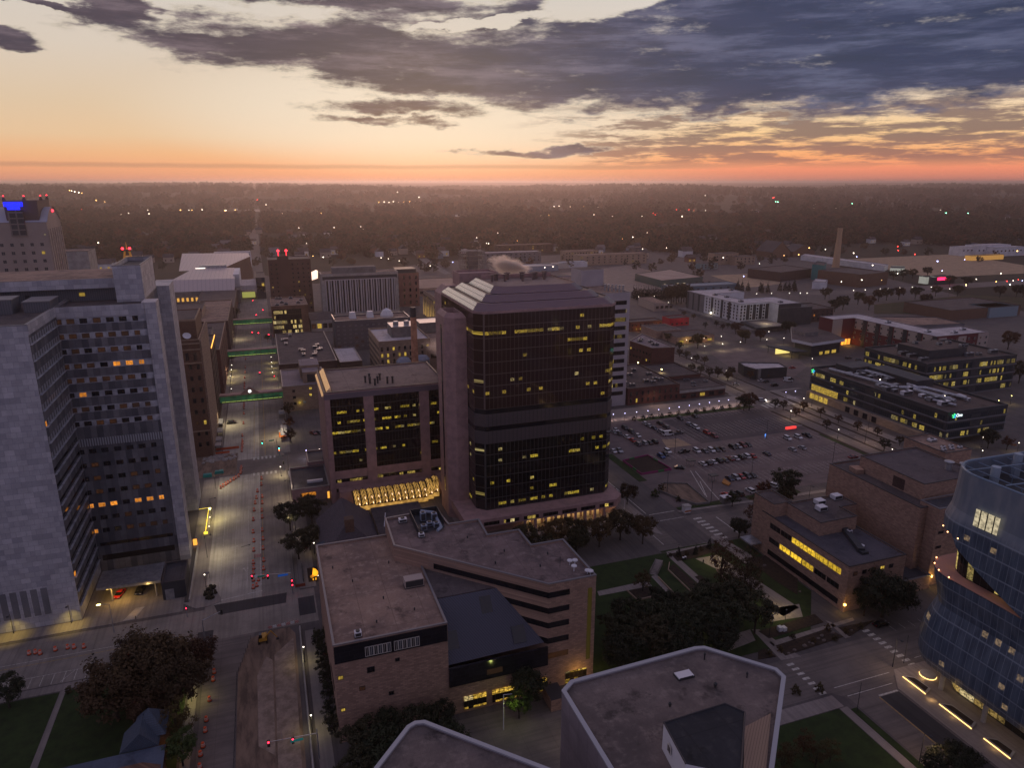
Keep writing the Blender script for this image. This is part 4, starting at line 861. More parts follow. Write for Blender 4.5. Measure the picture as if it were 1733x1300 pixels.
# ---- curved blue glass tower at the right edge
t = thing('curved_glass_tower', 'curved blue glass tower with bulging skin, notched balcony and open crown', 'tower', (162, 85, 0))
def plan(o, z, x0=144.5, y1=112.0, x1=186.0, y0=44.0, r=8.0):
    x0 -= o; y1 += o; r = r + o * .5; pts = [(x1, y0), (x1, y1 - r * .6)]
    pts += [(x1 - 2, y1 - 2), (x1 - 6, y1 - .6)]
    for k in range(9):
        a = HALF + HALF * k / 8; pts.append((x0 + r + r * math.cos(a), y1 - r + r * math.sin(a)))
    for k in range(1, 24): pts.append((x0 + .35 * math.sin(k * .28), y1 - r - (y1 - r - y0) * k / 24))
    pts.append((x0, y0))
    return [(p[0], p[1], z) for p in pts]
def skinmat(nt, b):
    p, x, y, z = worldpos(nt)
    u = (x * .35 - y) / 1.55; cu, fu = u.floor(), u.fract(); cz, fz = (z / 4.1).floor(), (z / 4.1).fract()
    r = white(nt, vec(nt, cu, cz, 1.0))
    lit = r.gt(0.91) * fz.gt(.30) * fz.lt(.62) * fu.gt(.15) * z.lt(46.0)
    fr = fu.lt(.07).max(fz.lt(.08)).max(((u * 2.0).fract().lt(.08)) * .4)
    f2 = noise(nt, vec(nt, x * .5, y * .5, z * .12), 1.0, 4.0).ss(.35, .7)
    c = mix(nt, f2, (0.045, 0.066, 0.105), (0.095, 0.125, 0.175)); c = mix(nt, fr * .85, c, (0.20, 0.24, 0.30))
    c = mix(nt, z.ss(44.0, 47.0), c, mix(nt, f2, (0.13, 0.16, 0.21), (0.20, 0.22, 0.26)))
    b.inputs['Emission Color'].default_value = (1.0, .66, .32, 1)
    nt.links.new((lit * (1.0 - fr) * (.03 + .26 * noise(nt, vec(nt, x * 2.0, y * 2.0, z * 1.7), 1.0, 3.0).ss(.3, .8))).so, b.inputs['Emission Strength'])
    return c
SKIN = M('blue_glass_skin', rough=.34, spec=.5, pat=skinmat)
low = [(6.2, -.4), (7.0, .5), (9, 1.1), (13, 1.3), (17, .9), (20, .1), (23, -.8), (26, -.3), (29, .5), (31.3, .8)]
up = [(42, .5), (45, .6), (48, -.2), (52, -.5), (57, -.6)]
part('glass_skin', MB().loft([plan(o, z) for z, o in low], cap=True), SKIN, t)
part('glass_skin', MB().loft([plan(o, z) for z, o in up] + [plan(-1.3, 57), plan(-1.3, 52.5)], cap=False), SKIN, t)
mb = MB(); q0 = plan(.5, 42); mb.face(q0); part('soffit', mb, METAL_DK, t)
# the notch: a swooping lower edge over a balcony at the corner, wall set back behind it
part('balcony_deck', MB().face(plan(.8, 31.5)), M('pink_deck', (0.42, 0.22, 0.18), .8), t)
INN = M('balcony_rooms', rough=.1, pat=office((0.016, 0.016, 0.016), 1.5, 5.4, 0.50, (1.0, .74, .2), .6, 31.2, .08, (.02, .02, .02), .1, .9, 14.0, .3))
part('recessed_wall', MB().loft([plan(-2.8, 31.5), plan(-2.4, 42)], cap=False), INN, t)
sk = MB()
lowc, hic = plan(.8, 31.3), plan(.5, 42)
for i in range(11, len(lowc) - 1):
    f0 = max(0, 1 - ((i - 11) / 8) ** .75); f1 = max(0, 1 - ((i - 10) / 8) ** .75)
    g = lambda i, f: tuple(lowc[i][k] + (hic[i][k] - lowc[i][k]) * f * .98 for k in range(3))
    sk.face([g(i, f0), hic[i], hic[i + 1], g(i + 1, f1)][::1])
part('glass_skin', sk, SKIN, t)
EDGE = M('amber_edge_light', (1, .6, .3), emit=(1, .45, .18), es=6)
for i in (6, 8, 10, 12): part('edge_light', MB().ball((lowc[i][0], lowc[i][1], 31.8), .16), EDGE, t)
for i in (8, 10, 12): part('edge_light', MB().ball((hic[i][0], hic[i][1], 41.8), .16), EDGE, t)
rows_ = plan(.1, 49)
part('lit_room', MB().face([(144.15, 101.6, 46.4), (144.1, 96.0, 46.6), (144.3, 96.0, 50.6), (144.35, 101.6, 50.4)]), LIT_W, t)
for y in (97.0, 98.6, 100.2): part('mullion', MB().box(144.0, y, 46.4, 144.2, y + .16, 50.6), METAL_DK, t)
# crown: ring beam, posts and open bracing over the plant well
part('plant_floor', MB().face(plan(-1.3, 52.5)), METAL_DK, t)
rp = plan(-.9, 57.1); mb = MB()
for i in range(len(rp)): mb.tube(rp[i], rp[(i + 1) % len(rp)], .28, n=6)
part('ring_beam', mb, M('blue_steel', (0.16, 0.22, 0.30), .5, .4), t)
ST = MATS['blue_steel']
for x, y in ((151.5, 104), (158, 100), (164, 108)): part('flue', MB().tube((x, y, 52.5), (x, y, 58.5), .95, n=14), M('pale_blue_steel', (0.28, 0.34, 0.42), .5, .2), t)
for k in range(6): part('brace', MB().tube((146.5 + k, 107.5 - k * 9, 56.8), (184, 104 - k * 9, 56.8), .18, n=5), ST, t)
for k in range(7): part('brace', MB().tube((150 + k * 4.6, 110.6, 56.6), (149 + k * 5, 60, 56.6), .12, n=5), ST, t)
for k in range(9): part('plant_post', MB().tube((149 + (k % 5) * 5, 105 - (k // 5) * 9, 52.5), (149 + (k % 5) * 5, 105 - (k // 5) * 9, 56.6), .12, n=5), ST, t)
part('plant_box', MB().box(160, 92, 52.5, 172, 100, 55.6), M('teal_plant', (.05, .10, .10), .5), t)
# lobby under the overhang
LOB = M('lobby_glazing', rough=.1, pat=office((0.03, 0.028, 0.024), 1.7, 6.2, 0.40, (1.0, .66, .2), .5, 0.0, .07, (.02, .02, .02), .06, .9, 21.0, .12))
part('lobby_wall', MB().loft([plan(-6.0, .1), plan(-6.0, 6.2)], cap=False), LOB, t)
for x, y in ((147.9, 104.2), (147.6, 92.8), (147.6, 80), (156, 109)): part('column', MB().tube((x, y, 0), (x, y, 6.6), .6, n=12), CONC, t)
for y in (98, 88, 76): glow('soffit_light', Vector((147.5, y, 5.6)) - base_of(t), 90, (1, .66, .3), t, .3)
# ---- slate-roofed house at the lower left
t = thing('corner_house', 'brick house with blue slate roofs and small turret beside the avenue trees', 'house', (-40, 135, 0))
part('wall', MB().prism(rect(-52, 118, -28.6, 138.6), 0, 6.2), BROWNBRICK, t)
part('roof', MB().face([(-54, 118, 4), (-28.2, 118, 5.0), (-28.2, 139.4, 6.6), (-54, 139.4, 6.6)]).face([(-54, 139.4, 6.6), (-28.2, 139.4, 6.6), (-28.2, 139.9, 5.6), (-54, 139.9, 5.6)][::-1]), M('blue_metal_roof', rough=.5, pat=roof((0.075, 0.095, 0.14), (0.055, 0.07, 0.11), (0.09, 0.11, 0.155), .8)), t)
part('turret', MB().prism(rect(-34.5, 142.6, -28.9, 149), 0, 7), BROWNBRICK, t); part('turret_roof', MB().face([(-35, 142, 7), (-28.4, 142, 7), (-31.7, 145.8, 11.5)]).face([(-28.4, 142, 7), (-28.4, 149.6, 7), (-31.7, 145.8, 11.5)]).face([(-28.4, 149.6, 7), (-35, 149.6, 7), (-31.7, 145.8, 11.5)]).face([(-35, 149.6, 7), (-35, 142, 7), (-31.7, 145.8, 11.5)]), SLATEB, t)
part('gable', MB().face([(-37, 139.8, 6.4), (-29.6, 139.8, 6.4), (-32.8, 139.8, 10.2)]).face([(-37, 139.8, 6.4), (-32.8, 139.8, 10.2), (-32.8, 146, 10.2), (-37, 146, 6.4)]).face([(-29.6, 139.8, 6.4), (-29.6, 146, 6.4), (-32.8, 146, 10.2), (-32.8, 139.8, 10.2)]), SLATEB, t)
glow('porch_light', Vector((-26.8, 141.5, 3.4)) - base_of(t), 90, (1, .5, .08), t, .2)
t = thing('side_house', 'slate-roofed house with pale eaves at the end of the lawn path', 'house', (-68, 138, 0))
part('wall', MB().prism(rect(-84, 120, -62.6, 143), 0, 5.4), BROWNBRICK, t)
part('roof', MB().face([(-84, 118, 6), (-62, 118, 6), (-62, 144, 6.4), (-84, 144, 6.4)]).face([(-62, 118, 6), (-60.6, 118, 5), (-60.6, 144.4, 5), (-62, 144, 6.4)]), MATS['blue_metal_roof'], t)
# ================================================================== the town beyond
def bld(name, label, cat, poly, h, wall, rf, south=None, west=None, east=None, cap=None, par=.5, group=None, z0=0.0, close=True):
    """a flat-roofed building; south/west/east = (rows, columns, width, height, lit share, lit materials, glass, frame)"""
    cx = sum(p[0] for p in poly) / len(poly); cy_ = sum(p[1] for p in poly) / len(poly)
    t = thing(name, label, cat, (cx, cy_, 0), 0, group)
    shell(t, poly, z0, h, wall, rf, cap or CAP_DK, par, .4)
    xs = [p[0] for p in poly]; ys = [p[1] for p in poly]
    x0, x1, y0, y1 = min(xs), max(xs), min(ys), max(ys)
    for side, (p, q) in ((south, ((x0, y0), (x1, y0))), (west, ((x0, y1), (x0, y0))), (east, ((x1, y0), (x1, y1)))):
        if not side: continue
        zs, n, w, hh, lit, lits, g, fr = (list(side) + [0, None, None, None])[:8]
        facade(t, p, q, zs, n, w, hh, lit, g, fr, lits)
    return t
def fl(a, b, n): return [a + (b - a) * k / max(1, n - 1) for k in range(n)]
# ---- along the avenue, near side
t = bld('ornate_block', 'tall brown brick block with arched top windows and balustrade behind the marble tower', 'apartment building', rect(-48, 330, -29, 374), 53.2, BROWNBRICK, GRAVEL_DK, (fl(6, 42, 8), 6, 1.2, 2.0, .12, [LIT_Y, LIT_D]), None, None, LIMESTONE, .9)
part('attic', MB().prism(rect(-48, 335, -30, 366), 53.2, 61.4), BROWNBRICK, t); part('attic_roof', MB().prism(rect(-47.5, 335.5, -30.5, 365.5), 61.4, 61.5), GRAVEL_DK, t)
for z in (52.2, 49.5, 43.5, 12.0): part('cornice', along((-48, 330), (-29, 330), 0, 19, .35, z, z + .6), LIMESTONE, t)
for k in range(5): part('arched_window', along((-48, 330), (-29, 330), 3.2 + k * 3.2, 4.5 + k * 3.2, .06, 45, 48.4), GLASS, t)
part('attic_edge', MB().box(-48, 335, 61.5, -30, 335.5, 62.3).box(-30.4, 335.5, 61.5, -30, 366, 62.3), LIMESTONE, t)
part('rough_side', MB().prism(rect(-29.0, 330.3, -28.3, 374), 0, 53.4), M('bare_side_wall', rough=.95, pat=panels(1.4, .5, (0.33, 0.24, 0.19), (0.20, 0.14, 0.11), (0.14, 0.10, 0.08), .5, .06, 0, .5)), t)
dish = solid('satellite_dish', 'white satellite dish on the roof edge of the brown brick block', 'satellite dish', MB().lathe([(.1, 0), (.9, .25), (1.7, .9), (1.75, 1.0), (.85, .35), (.1, .1)], n=14).tube((0, 0, -1), (0, 0, .1), .12), WHITE_MET, (-34, 332.5, 55.0), world=False); dish.rotation_euler = (R(40), 0, R(20))
t = bld('brick_hotel', 'dark red brick hotel block with an amber lit roof edge beside the avenue', 'hotel', rect(-46, 378, -28.2, 412), 39.5, DARKBRICK, GRAVEL_DK, None, None, (fl(5, 35, 8), 8, 1.2, 2.0, .1))
part('edge_light', MB().box(-28.2, 378, 39.6, -27.9, 411, 40.1), M('amber_strip', (1, .5, .1), emit=(1, .42, .06), es=2.6), t)
bld('red_brick_block', 'red brick block with pale roof hut behind the amber-edged hotel', 'office building', rect(-46, 430, -27.6, 520), 27, REDBRICK, GRAVEL_DK, None, None, (fl(5, 23, 5), 16, 1.3, 1.8, .12), LIMESTONE)
t = bld('rooftop_hut', 'pale hut standing on the red brick block roof', 'hut', rect(-44, 452, -33, 480), 31, CONC_DK, GRAVEL_DK, z0=27.2)
bld('brick_block', 'dark brick block with white-edged windows in front of the arena roofs', 'office building', rect(-52, 540, -27, 640), 24, DARKBRICK, GRAVEL, (fl(18, 18, 1), 5, 2.4, 2.2, 0), None, (fl(5, 20, 4), 14, 1.4, 2.0, .15), LIMESTONE)
t = bld('gabled_block', 'pale block with arched red gable and two dark openings', 'building', rect(-70, 560, -45, 600), 29, LIMESTONE, GRAVEL_DK); part('red_gable', MB().prism([(-70, 559.6), (-45, 559.6), (-45, 560.2), (-70, 560.2)], 29, 31), REDBRICK, t)
window(t, -63, 559.9, 25, 4.5, 4.5, 0); window(t, -54, 559.9, 25, 4.5, 4.5, 0)
bld('shop_row', 'low dark shop row with lit windows on the far stretch of the avenue', 'shop', rect(-60, 660, -27, 780), 14, DARKBRICK, GRAVEL_DK, None, None, (fl(3, 10, 3), 14, 2.0, 1.8, .3, [LIT_Y, LIT_W]))
# ---- skyways over the avenue
SKYG = M('green_skyway_glass', rough=.1, pat=lambda nt, b: (lambda p, x, y, z: (b.inputs['Base Color'].__setattr__('default_value', (.03, .09, .06, 1)), b.inputs['Emission Color'].__setattr__('default_value', (.10, .62, .28, 1)), nt.links.new((noise(nt, vec(nt, x * .35, z, 1.0), 1.0, 2.0).ss(.3, .7) * .07 + .012).so, b.inputs['Emission Strength']), None)[-1])(*worldpos(nt)))
SKYL = M('skyway_light_strip', (.8, 1, .3), emit=(.62, .80, .16), es=.42)
def skyway(label, y, xa, xb, z0, h, clock=False):
    t = thing('skyway', label, 'footbridge', ((xa + xb) / 2, y, 0), 0, 'glazed skyways over the avenue')
    part('deck', MB().box(xa, y - 2, z0 - .5, xb, y + 2, z0), METAL_DK, t); part('roof', MB().box(xa, y - 2.2, z0 + h, xb, y + 2.2, z0 + h + .7), PINK, t)
    part('glazing', MB().box(xa, y - 1.9, z0, xb, y + 1.9, z0 + h), SKYG, t)
    part('light_strip', MB().box(xa + 1, y - 1.98, z0 + .15, xb - 1, y - 1.9, z0 + .42), SKYL, t)
    n = int((xb - xa) / 2.6); fr = MB()
    for k in range(n + 1): fr.box(xa + (xb - xa) * k / n - .09, y - 2.02, z0, xa + (xb - xa) * k / n + .09, y - 1.9, z0 + h)
    part('mullions', fr, METAL_DK, t)
    if clock:
        cx = -12.6; part('gable', MB().prism([(cx - 4.6, y - 2.3), (cx + 4.6, y - 2.3), (cx + 4.6, y - 2.0), (cx - 4.6, y - 2.0)], z0 + h + .7, z0 + h + 1.2).face([(cx - 4.4, y - 2.2, z0 + h + 1.2), (cx + 4.4, y - 2.2, z0 + h + 1.2), (cx, y - 2.2, z0 + h + 4.6)]), PINK, t)
        part('clock_face', MB().tube((cx, y - 2.35, z0 + h + 1.9), (cx, y - 2.2, z0 + h + 1.9), .75, n=16), M('clock_glow', (1, 1, 1), emit=(.95, 1, .95), es=2.5), t)
    glow('skyway_light', Vector(((xa + xb) / 2, y - 3.5, z0 + 1.5)) - base_of(t), 60, (.7, 1, .4), t, 1.5)
skyway('nearest glazed skyway with lit clock gable over the avenue', 395, -28, 4.5, 6.2, 3.4, True)
skyway('middle green-lit glazed skyway between the brick hotel and flat dark roofs', 505, -28, 4, 6.4, 3.3)
skyway('farthest green-lit glazed skyway next to the brown glass office', 622, -28, 4, 6.6, 3.6)
# ---- along the avenue, right side
t = bld('buff_block', 'blank buff block with small lit windows and roof penthouse beside the clock skyway', 'building', rect(4.2, 386, 27.5, 424), 13.6, LIMESTONE, M('mauve_roof', rough=.9, pat=roof((0.25, 0.21, 0.23), (0.19, 0.16, 0.18), (0.15, 0.13, 0.14), 8.0)), None, None, None, CAP)
for x, z, g in ((9.8, 11.3, GLASS), (9.9, 7.6, GLASS), (10, 4.2, GLASS), (18.6, 12.0, LIT_Y), (18.4, 8.4, LIT_Y), (15, 4.6, MARBLE_LT), (12.4, 4.4, LIT_Y)): window(t, x, 385.95, z, 1.5, 1.5, 0, g)
glow('wall_light', Vector((12.5, 384.6, 4.6)) - base_of(t), 60, (1, .85, .2), t, .2)
t = thing('penthouse_hut', 'two-tier hut with a dark opening on the buff block roof', 'hut', (20, 395, 13.6)); part('wall', MB().prism(rect(15.4, 392, 24, 402), 13.62, 19.6, capm=1).prism(rect(14.6, 402.1, 25, 418), 13.62, 21, capm=1), [LIMESTONE, MATS['mauve_roof']], t); part('dark_opening', along((15.4, 392), (24, 392), 2.2, 6.4, .06, 14, 18.4), METAL_DK, t)
t = bld('flat_roof_block', 'wide two-storey block with cluttered dark roof beside the avenue', 'shop building', rect(4.2, 446, 39, 543), 11.5, DARKBRICK, GRAVEL_DK, None, None, None, CAP)
bld('white_roof_annex', 'low annex with long white roof patch behind the cluttered dark roof', 'annex', rect(41, 450, 55, 492), 9, DARKBRICK, MEMBRANE, cap=CAP); bld('pale_flat_annex', 'long pale flat roof behind the office block', 'annex', rect(28.5, 405, 52, 436), 8.5, LIMESTONE, MATS['mauve_roof'], cap=CAP)
t = bld('brown_glass_office', 'brown glass office with lit centre bays and pale cornice beside the avenue', 'office building', rect(3.5, 588, 31.5, 636), 24.5, M('copper_brick', (0.17, 0.09, 0.06), .8, col2=(.12, .065, .045), ns=.3), GRAVEL, None, None, None, LIMESTONE, .8)
for k in range(5): part('window_band', along((3.5, 588), (31.5, 588), .6, 22.6, .07, 2.5 + 4 * k, 2.5 + 4 * k + 3.9), M('brown_office_glass', rough=.08, pat=office((0.015, 0.013, 0.013), 1.4, 4.0, 0.565, (1.0, .72, .25), .8, 2.5, .08, (.03, .028, .028), .1, .75, 33.0, .25)), t)
t = bld('brown_brick_tower', 'dark brown brick apartment tower with red roof beacons by the river', 'apartment tower', rect(5, 690, 42.5, 722), 51, M('umber_brick', (0.105, 0.058, 0.05), .9, col2=(.08, .045, .04), ns=.05), ROOF_BLK, (fl(6, 47, 11), 8, 1.1, 1.5, .10, [LIT_Y, LIT_D]), None, None)
part('mid_bay', MB().prism(rect(13, 688.6, 23, 692), 0, 55), MATS['umber_brick'], t); 
for x in (14.5, 21.5): part('beacon', MB().tube((x, 690, 55), (x, 690, 59), .2).ball((x, 690, 59.6), 1.1), M('red_beacon', (1, .05, .05), emit=(1, .03, .05), es=5), t)
t = thing('white_ribbed_hotel', 'wide pale hotel slab with tight vertical white ribs and dark window slots', 'hotel', (83, 680, 0))
shell(t, rect(49.5, 670, 120, 690), 0, 38.4, CONC, GRAVEL, CAP, .6, .6); part('attic_band', along((49.5, 670), (120, 670), 1, 69.5, .25, 33.6, 36.6), METAL_DK, t); part('slot_field', along((49.5, 670), (120, 670), 3.4, 67.5, .05, 3, 33), GLASS, t)
rb_ = MB()
for k in range(27): along((49.5, 670), (120, 670), 3.3 + k * 2.42, 3.3 + k * 2.42 + (1.5 if k % 2 else .9), .6, 2, 33.4, rb_)
part('vertical_ribs', rb_, M('rib_concrete', (0.42, 0.39, 0.40), .85), t); part('rib_frame', along((49.5, 670), (120, 670), 3, 68, .65, 33.0, 33.8), MATS['rib_concrete'], t)
part('penthouse', MB().prism(rect(60, 674, 100, 686), 38.4, 44, capm=0), CONC_DK, t)
bld('hotel_podium', 'low grey podium with lit glass beside the ribbed hotel', 'podium', rect(33.5, 600, 56, 640), 9.5, CONC, GRAVEL_DK, ([5], 5, 3.6, 4, .5, [LIT_Y, LIT_D])); 
t = bld('rust_brick_office', 'rust brick office with tall dark slots behind the ribbed hotel', 'office building', rect(122, 700, 146, 730), 33, M('rust_brick', (0.24, 0.115, 0.085), .9, col2=(.19, .09, .07), ns=.1), GRAVEL_DK, (fl(4, 29, 5), 4, 1.6, 3.4, .05), None, None); part('roof_screen', MB().prism(rect(124, 703, 144, 722), 33, 37), METAL_DK, t)
t = bld('grey_hotel', 'mid-rise grey hotel with pale window grid and metal roof edge', 'hotel', rect(46, 522, 101, 546), 21.4, M('slate_grey_wall', (0.115, 0.11, 0.125), .85, col2=(.095, .09, .105), ns=.1), GRAVEL, (fl(3.4, 18.6, 6), 13, 2.2, 1.7, .05, [LIT_D], M('curtained_glass', (0.17, 0.165, 0.18), .3), FRAME_D), None, None, METAL, 1.2)
part('roof_deck_glass', MB().box(45.6, 523, 21.5, 46, 545, 24), GLASSB, t)
for x, w in ((58, 5), (71, 5)): solid('roof_hood', 'pale roof hood on the grey hotel roof' + (', the one by the corner' if x == 58 else ', the one nearer the middle'), 'roof hood', MB().loft([lev(rect(x, 534, x + w, 541), 21.45), lev(rect(x + .6, 535, x + w - .6, 540), 26)]), WHITE_MET, (x, 534, 21.45))
solid('white_dome', 'faceted white dome shelter on the grey hotel roof', 'dome', MB().lathe([(5, 21.45), (5, 23), (3.4, 26.2), (.2, 28)], (86, 536), 8), WHITE_MET, (86, 536, 21.45))
t = bld('buff_brick_block', 'buff brick block with snowy white roof beside the tall brick chimney', 'office building', rect(63.5, 432, 96, 476), 24, LIMESTONE, MEMBRANE, (fl(4, 20, 5), 9, 1.4, 2.4, .22, [LIT_Y]), (fl(4, 20, 5), 14, 1.5, 2.0, .03), None, LIMESTONE, .9)
t = thing('roof_plant_house', 'grey plant house with fan coolers on the buff brick block roof', 'plant room', (81, 452, 24)); part('wall', MB().prism(rect(74, 445, 90, 462), 24.05, 31, capm=1), [CONC_DK, METAL], t)
for x in (78, 85): part('cooler', MB().lathe([(1.8, 31), (1.8, 33), (1.4, 33.4)], (x, 452), 12), METAL, t)
t = solid('brick_chimney', 'tall tapering orange brick chimney with black top', 'chimney', MB().lathe([(2.3, 0), (1.7, 46), (1.7, 46.2), (1.7, 50.6), (1.2, 50.6)], (79.6, 401), 16).lathe([(1.72, 45), (1.75, 46), (1.75, 50.7), (.9, 50.8)], (79.6, 401), 16, 1), [M('orange_brick', (0.55, 0.28, 0.175), .9, col2=(.33, .16, .10), ns=.4), CHAR], (79.6, 401, 0))
for k, (x, y) in enumerate(((76, 418), (88, 420))): solid('storage_tank', 'blue-grey storage tank ' + ('left' if k == 0 else 'right') + ' of the orange chimney base', 'tank', MB().lathe([(4.6, 0), (4.6, 15), (3, 17), (.3, 17.6)], (x, y), 18), M('tank_steel', (0.20, 0.23, 0.30), .5, .3), (x, y, 0))
bld('boiler_house', 'buff boiler house with steamy roof behind the stair shaft', 'boiler house', rect(92, 425, 128, 470), 20, LIMESTONE, GRAVEL, ([15], 4, 4, 3, 0), None, None); bld('cooling_plant', 'dark cooling plant box on pale base beyond the chimney', 'plant room', rect(98, 474, 122, 496), 26, CONC_DK, METAL)
bld('river_depot', 'low tan depot with long flat roof by the river bend', 'depot', rect(128, 760, 215, 840), 8, M('tan_render', (0.30, 0.21, 0.16), .9), M('tan_flat_roof', (0.34, 0.24, 0.19), .9, col2=(.28, .2, .16), ns=.05), ([4], 9, 5, 3, 0))
t = bld('gold_lit_office', 'cream office block with uplit golden piers beyond the stair shaft', 'office building', rect(140, 602, 175, 655), 21.5, LIMESTONE, GRAVEL_DK, (fl(4, 18, 4), 9, 2.2, 2.4, .1), (fl(4, 18, 4), 12, 2.4, 2.4, .1), None, LIMESTONE, 1.2)
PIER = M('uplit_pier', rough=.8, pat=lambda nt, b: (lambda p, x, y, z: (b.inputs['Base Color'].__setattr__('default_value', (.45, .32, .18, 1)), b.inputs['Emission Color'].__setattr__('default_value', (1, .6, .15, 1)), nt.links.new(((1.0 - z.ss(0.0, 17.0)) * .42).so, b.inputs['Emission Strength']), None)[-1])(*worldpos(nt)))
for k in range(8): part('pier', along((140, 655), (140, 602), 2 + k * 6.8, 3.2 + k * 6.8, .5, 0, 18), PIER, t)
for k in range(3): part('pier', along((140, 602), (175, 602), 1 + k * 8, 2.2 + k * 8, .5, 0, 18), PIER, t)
# ---- tall hotel at the far left with its blue sign
t = thing('plaza_hotel', 'tall beige stepped hotel with curved roof wings and glowing blue sign', 'hotel', (-115, 402, 0))
CREAM = M('cream_panel', (0.36, 0.29, 0.255), .85, col2=(.31, .25, .22), ns=.08)
part('wall', MB().prism(rect(-150, 390, -94.5, 416), 0, 102), CREAM, t)
vault = [(-94.5, y, 102 + 6.5 * math.sin(math.pi * k / 10)) for k, y in enumerate([390 + 2.6 * k for k in range(11)])]
part('curved_roof', MB().face(vault).face([(-150, v[1], v[2]) for v in vault][::-1]).face([(-150, 390, 102), (-94.5, 390, 102), (-94.5, 416, 102), (-150, 416, 102)][::-1]), CREAM, t)
mb = MB()
for a, b_ in zip(vault, vault[1:]): mb.face([(a[0] + .3, a[1], a[2] + .15), (b_[0] + .3, b_[1], b_[2] + .15), (-150, b_[1], b_[2] + .15), (-150, a[1], a[2] + .15)])
part('curved_roof', mb, M('pale_blue_roof', (0.36, 0.36, 0.42), .5), t)
part('crown', MB().loft([lev(rect(-110, 391, -97.6, 412), 96), lev(rect(-110.5, 391, -97, 412), 111.8)]), M('brown_crown', (0.15, 0.105, 0.09), .8), t)
for x, y in ((-110, 391.4), (-102, 391.4), (-97.4, 400), (-97.4, 411)): part('corner_horn', MB().loft([lev(rect(x - .8, y - .6, x + .8, y + .6), 111.8), lev(rect(x - .2, y - .2, x + .2, y + .2), 113.6)]), MATS['brown_crown'], t); part('beacon', MB().ball((x, y, 113.9), .3), MATS['red_beacon'], t)
part('blue_sign', MB().prism([(-109.8, 388.6), (-102.5, 388.6), (-102.5, 389.6), (-109.8, 389.6)], 109.2, 111.3, bottom=True).prism([(-108.6, 388.6), (-103.8, 388.6), (-103.8, 389.6), (-108.6, 389.6)], 107.8, 109.2, bottom=True), M('blue_neon', (.02, .04, 1), emit=(.012, .02, 1.0), es=1.6), t)
part('window_bay', MB().box(-109, 389.2, 96, -103, 390.4, 107.6), M('bay_glass', rough=.2, pat=panels(3.0, 2.6, (0.05, 0.045, 0.05), (0.035, 0.03, 0.035), (0.22, 0.18, 0.16), 0, .3)), t)
part('beacon', MB().ball((-94.2, 403, 106.8), .6), MATS['red_beacon'], t); window(t, -95.8, 389.9, 96.5, .8, .8, 0, LIT_W)
facade(t, (-125, 390), (-94.5, 390), fl(58, 92, 10), 7, 1.5, 1.6, .04, M('hotel_glass', (0.05, 0.05, 0.055), .2), CREAM, [LIT_Y], 1.2); part('paired_bays', MB(), CREAM, t) if 0 else None
for z in fl(62, 96, 10):
    for y in fl(391.6, 414.2, 3): window(t, -94.45, y, z, 1.5, 1.7, HALF, MATS['hotel_glass'], CREAM)
for k in range(7): part('shade_fin', MB().box(-94.5, 390.8 + k * 3.9, 56, -94.1, 391.5 + k * 3.9, 99), M('pale_fin', (0.42, 0.34, 0.29), .8), t)
t.location.x += 1.5
bld('far_white_block', 'pale balconied block just behind the beige hotel', 'apartment building', rect(-130, 560, -112, 585), 74, CONC, GRAVEL)
# ---- civic arena roofs
t = thing('civic_arena', 'sprawling arena with broad pale sloping roofs and amber lit frontage', 'arena', (-60, 850, 0))
SILV = M('pale_metal_roof', rough=.5, metal=.2, pat=lambda nt, b: mix(nt, (worldpos(nt)[1] / 4.0).fract().gt(.9), (0.50, 0.43, 0.42), (0.36, 0.31, 0.31)))
part('main_roof', MB().face([(-88, 792, 24.5), (-28, 786, 24.5), (-30, 856, 28), (-72, 862, 28)]).face([(-88, 792, 24.5), (-92, 781, 14), (-29, 775, 14), (-28, 786, 24.5)][::-1]), SILV, t)
part('hall_roof', MB().face([(-88, 868, 25), (-46, 866, 25), (-14, 960, 30), (-16, 1010, 30), (-98, 1030, 30)]), SILV, t); part('hall_wall', MB().face([(-46, 866, 25), (-46, 866, 4), (-12, 950, 4), (-14, 960, 30)][::-1]).face([(-14, 960, 30), (-12, 950, 4), (-12, 1010, 4), (-16, 1010, 30)][::-1]), BROWNBRICK, t)
part('ridge_box', MB().prism(rect(-66, 858, -38, 866), 20, 31), METAL, t); part('clerestory', MB().prism(rect(-30, 800, -24, 860), 12, 27), WHITEWALL, t)
part('body', MB().prism(rect(-92, 777, -24, 868), 0, 13.8), CONC_DK, t)
for k in range(14): part('lit_bay', MB().box(-88 + k * 4.3, 776.4, 4.5, -86 + k * 4.3, 776.9, 8), M('amber_hall', (.5, .3, .1), emit=(1, .5, .08), es=.75), t)
part('wing_roof', MB().prism(rect(-24, 800, 0, 850), 10, 15), MEMBRANE, t); part('lit_entrance', MB().box(-23, 799.4, 2, -10, 799.9, 8), M('lime_entrance', (.4, .5, .1), emit=(.85, .85, .2), es=.3), t)
part('low_roof', MB().prism(rect(-112, 800, -92, 870), 0, 16), MEMBRANE, t); part('ledge_light', MB().box(-112, 799, 15.6, -94, 799.4, 16.2).box(-70, 857, 28, -60, 857.4, 28.8), M('white_ledge_light', (1, 1, 1), emit=(1, .9, .75), es=1.8), t)
bld('river_terrace_flats', 'white terraced flats with balconies behind the arena roofs', 'apartment building', rect(-62, 1060, -14, 1085), 26, WHITEWALL, MEMBRANE, (fl(14, 23, 3), 10, 2.6, 2.0, .05)); bld('white_low_flats', 'lower white wing with a barrel hut on the terraced flats', 'apartment building', rect(-90, 1066, -63, 1085), 20, WHITEWALL, MEMBRANE, ([15], 7, 2.4, 2.0, 0))
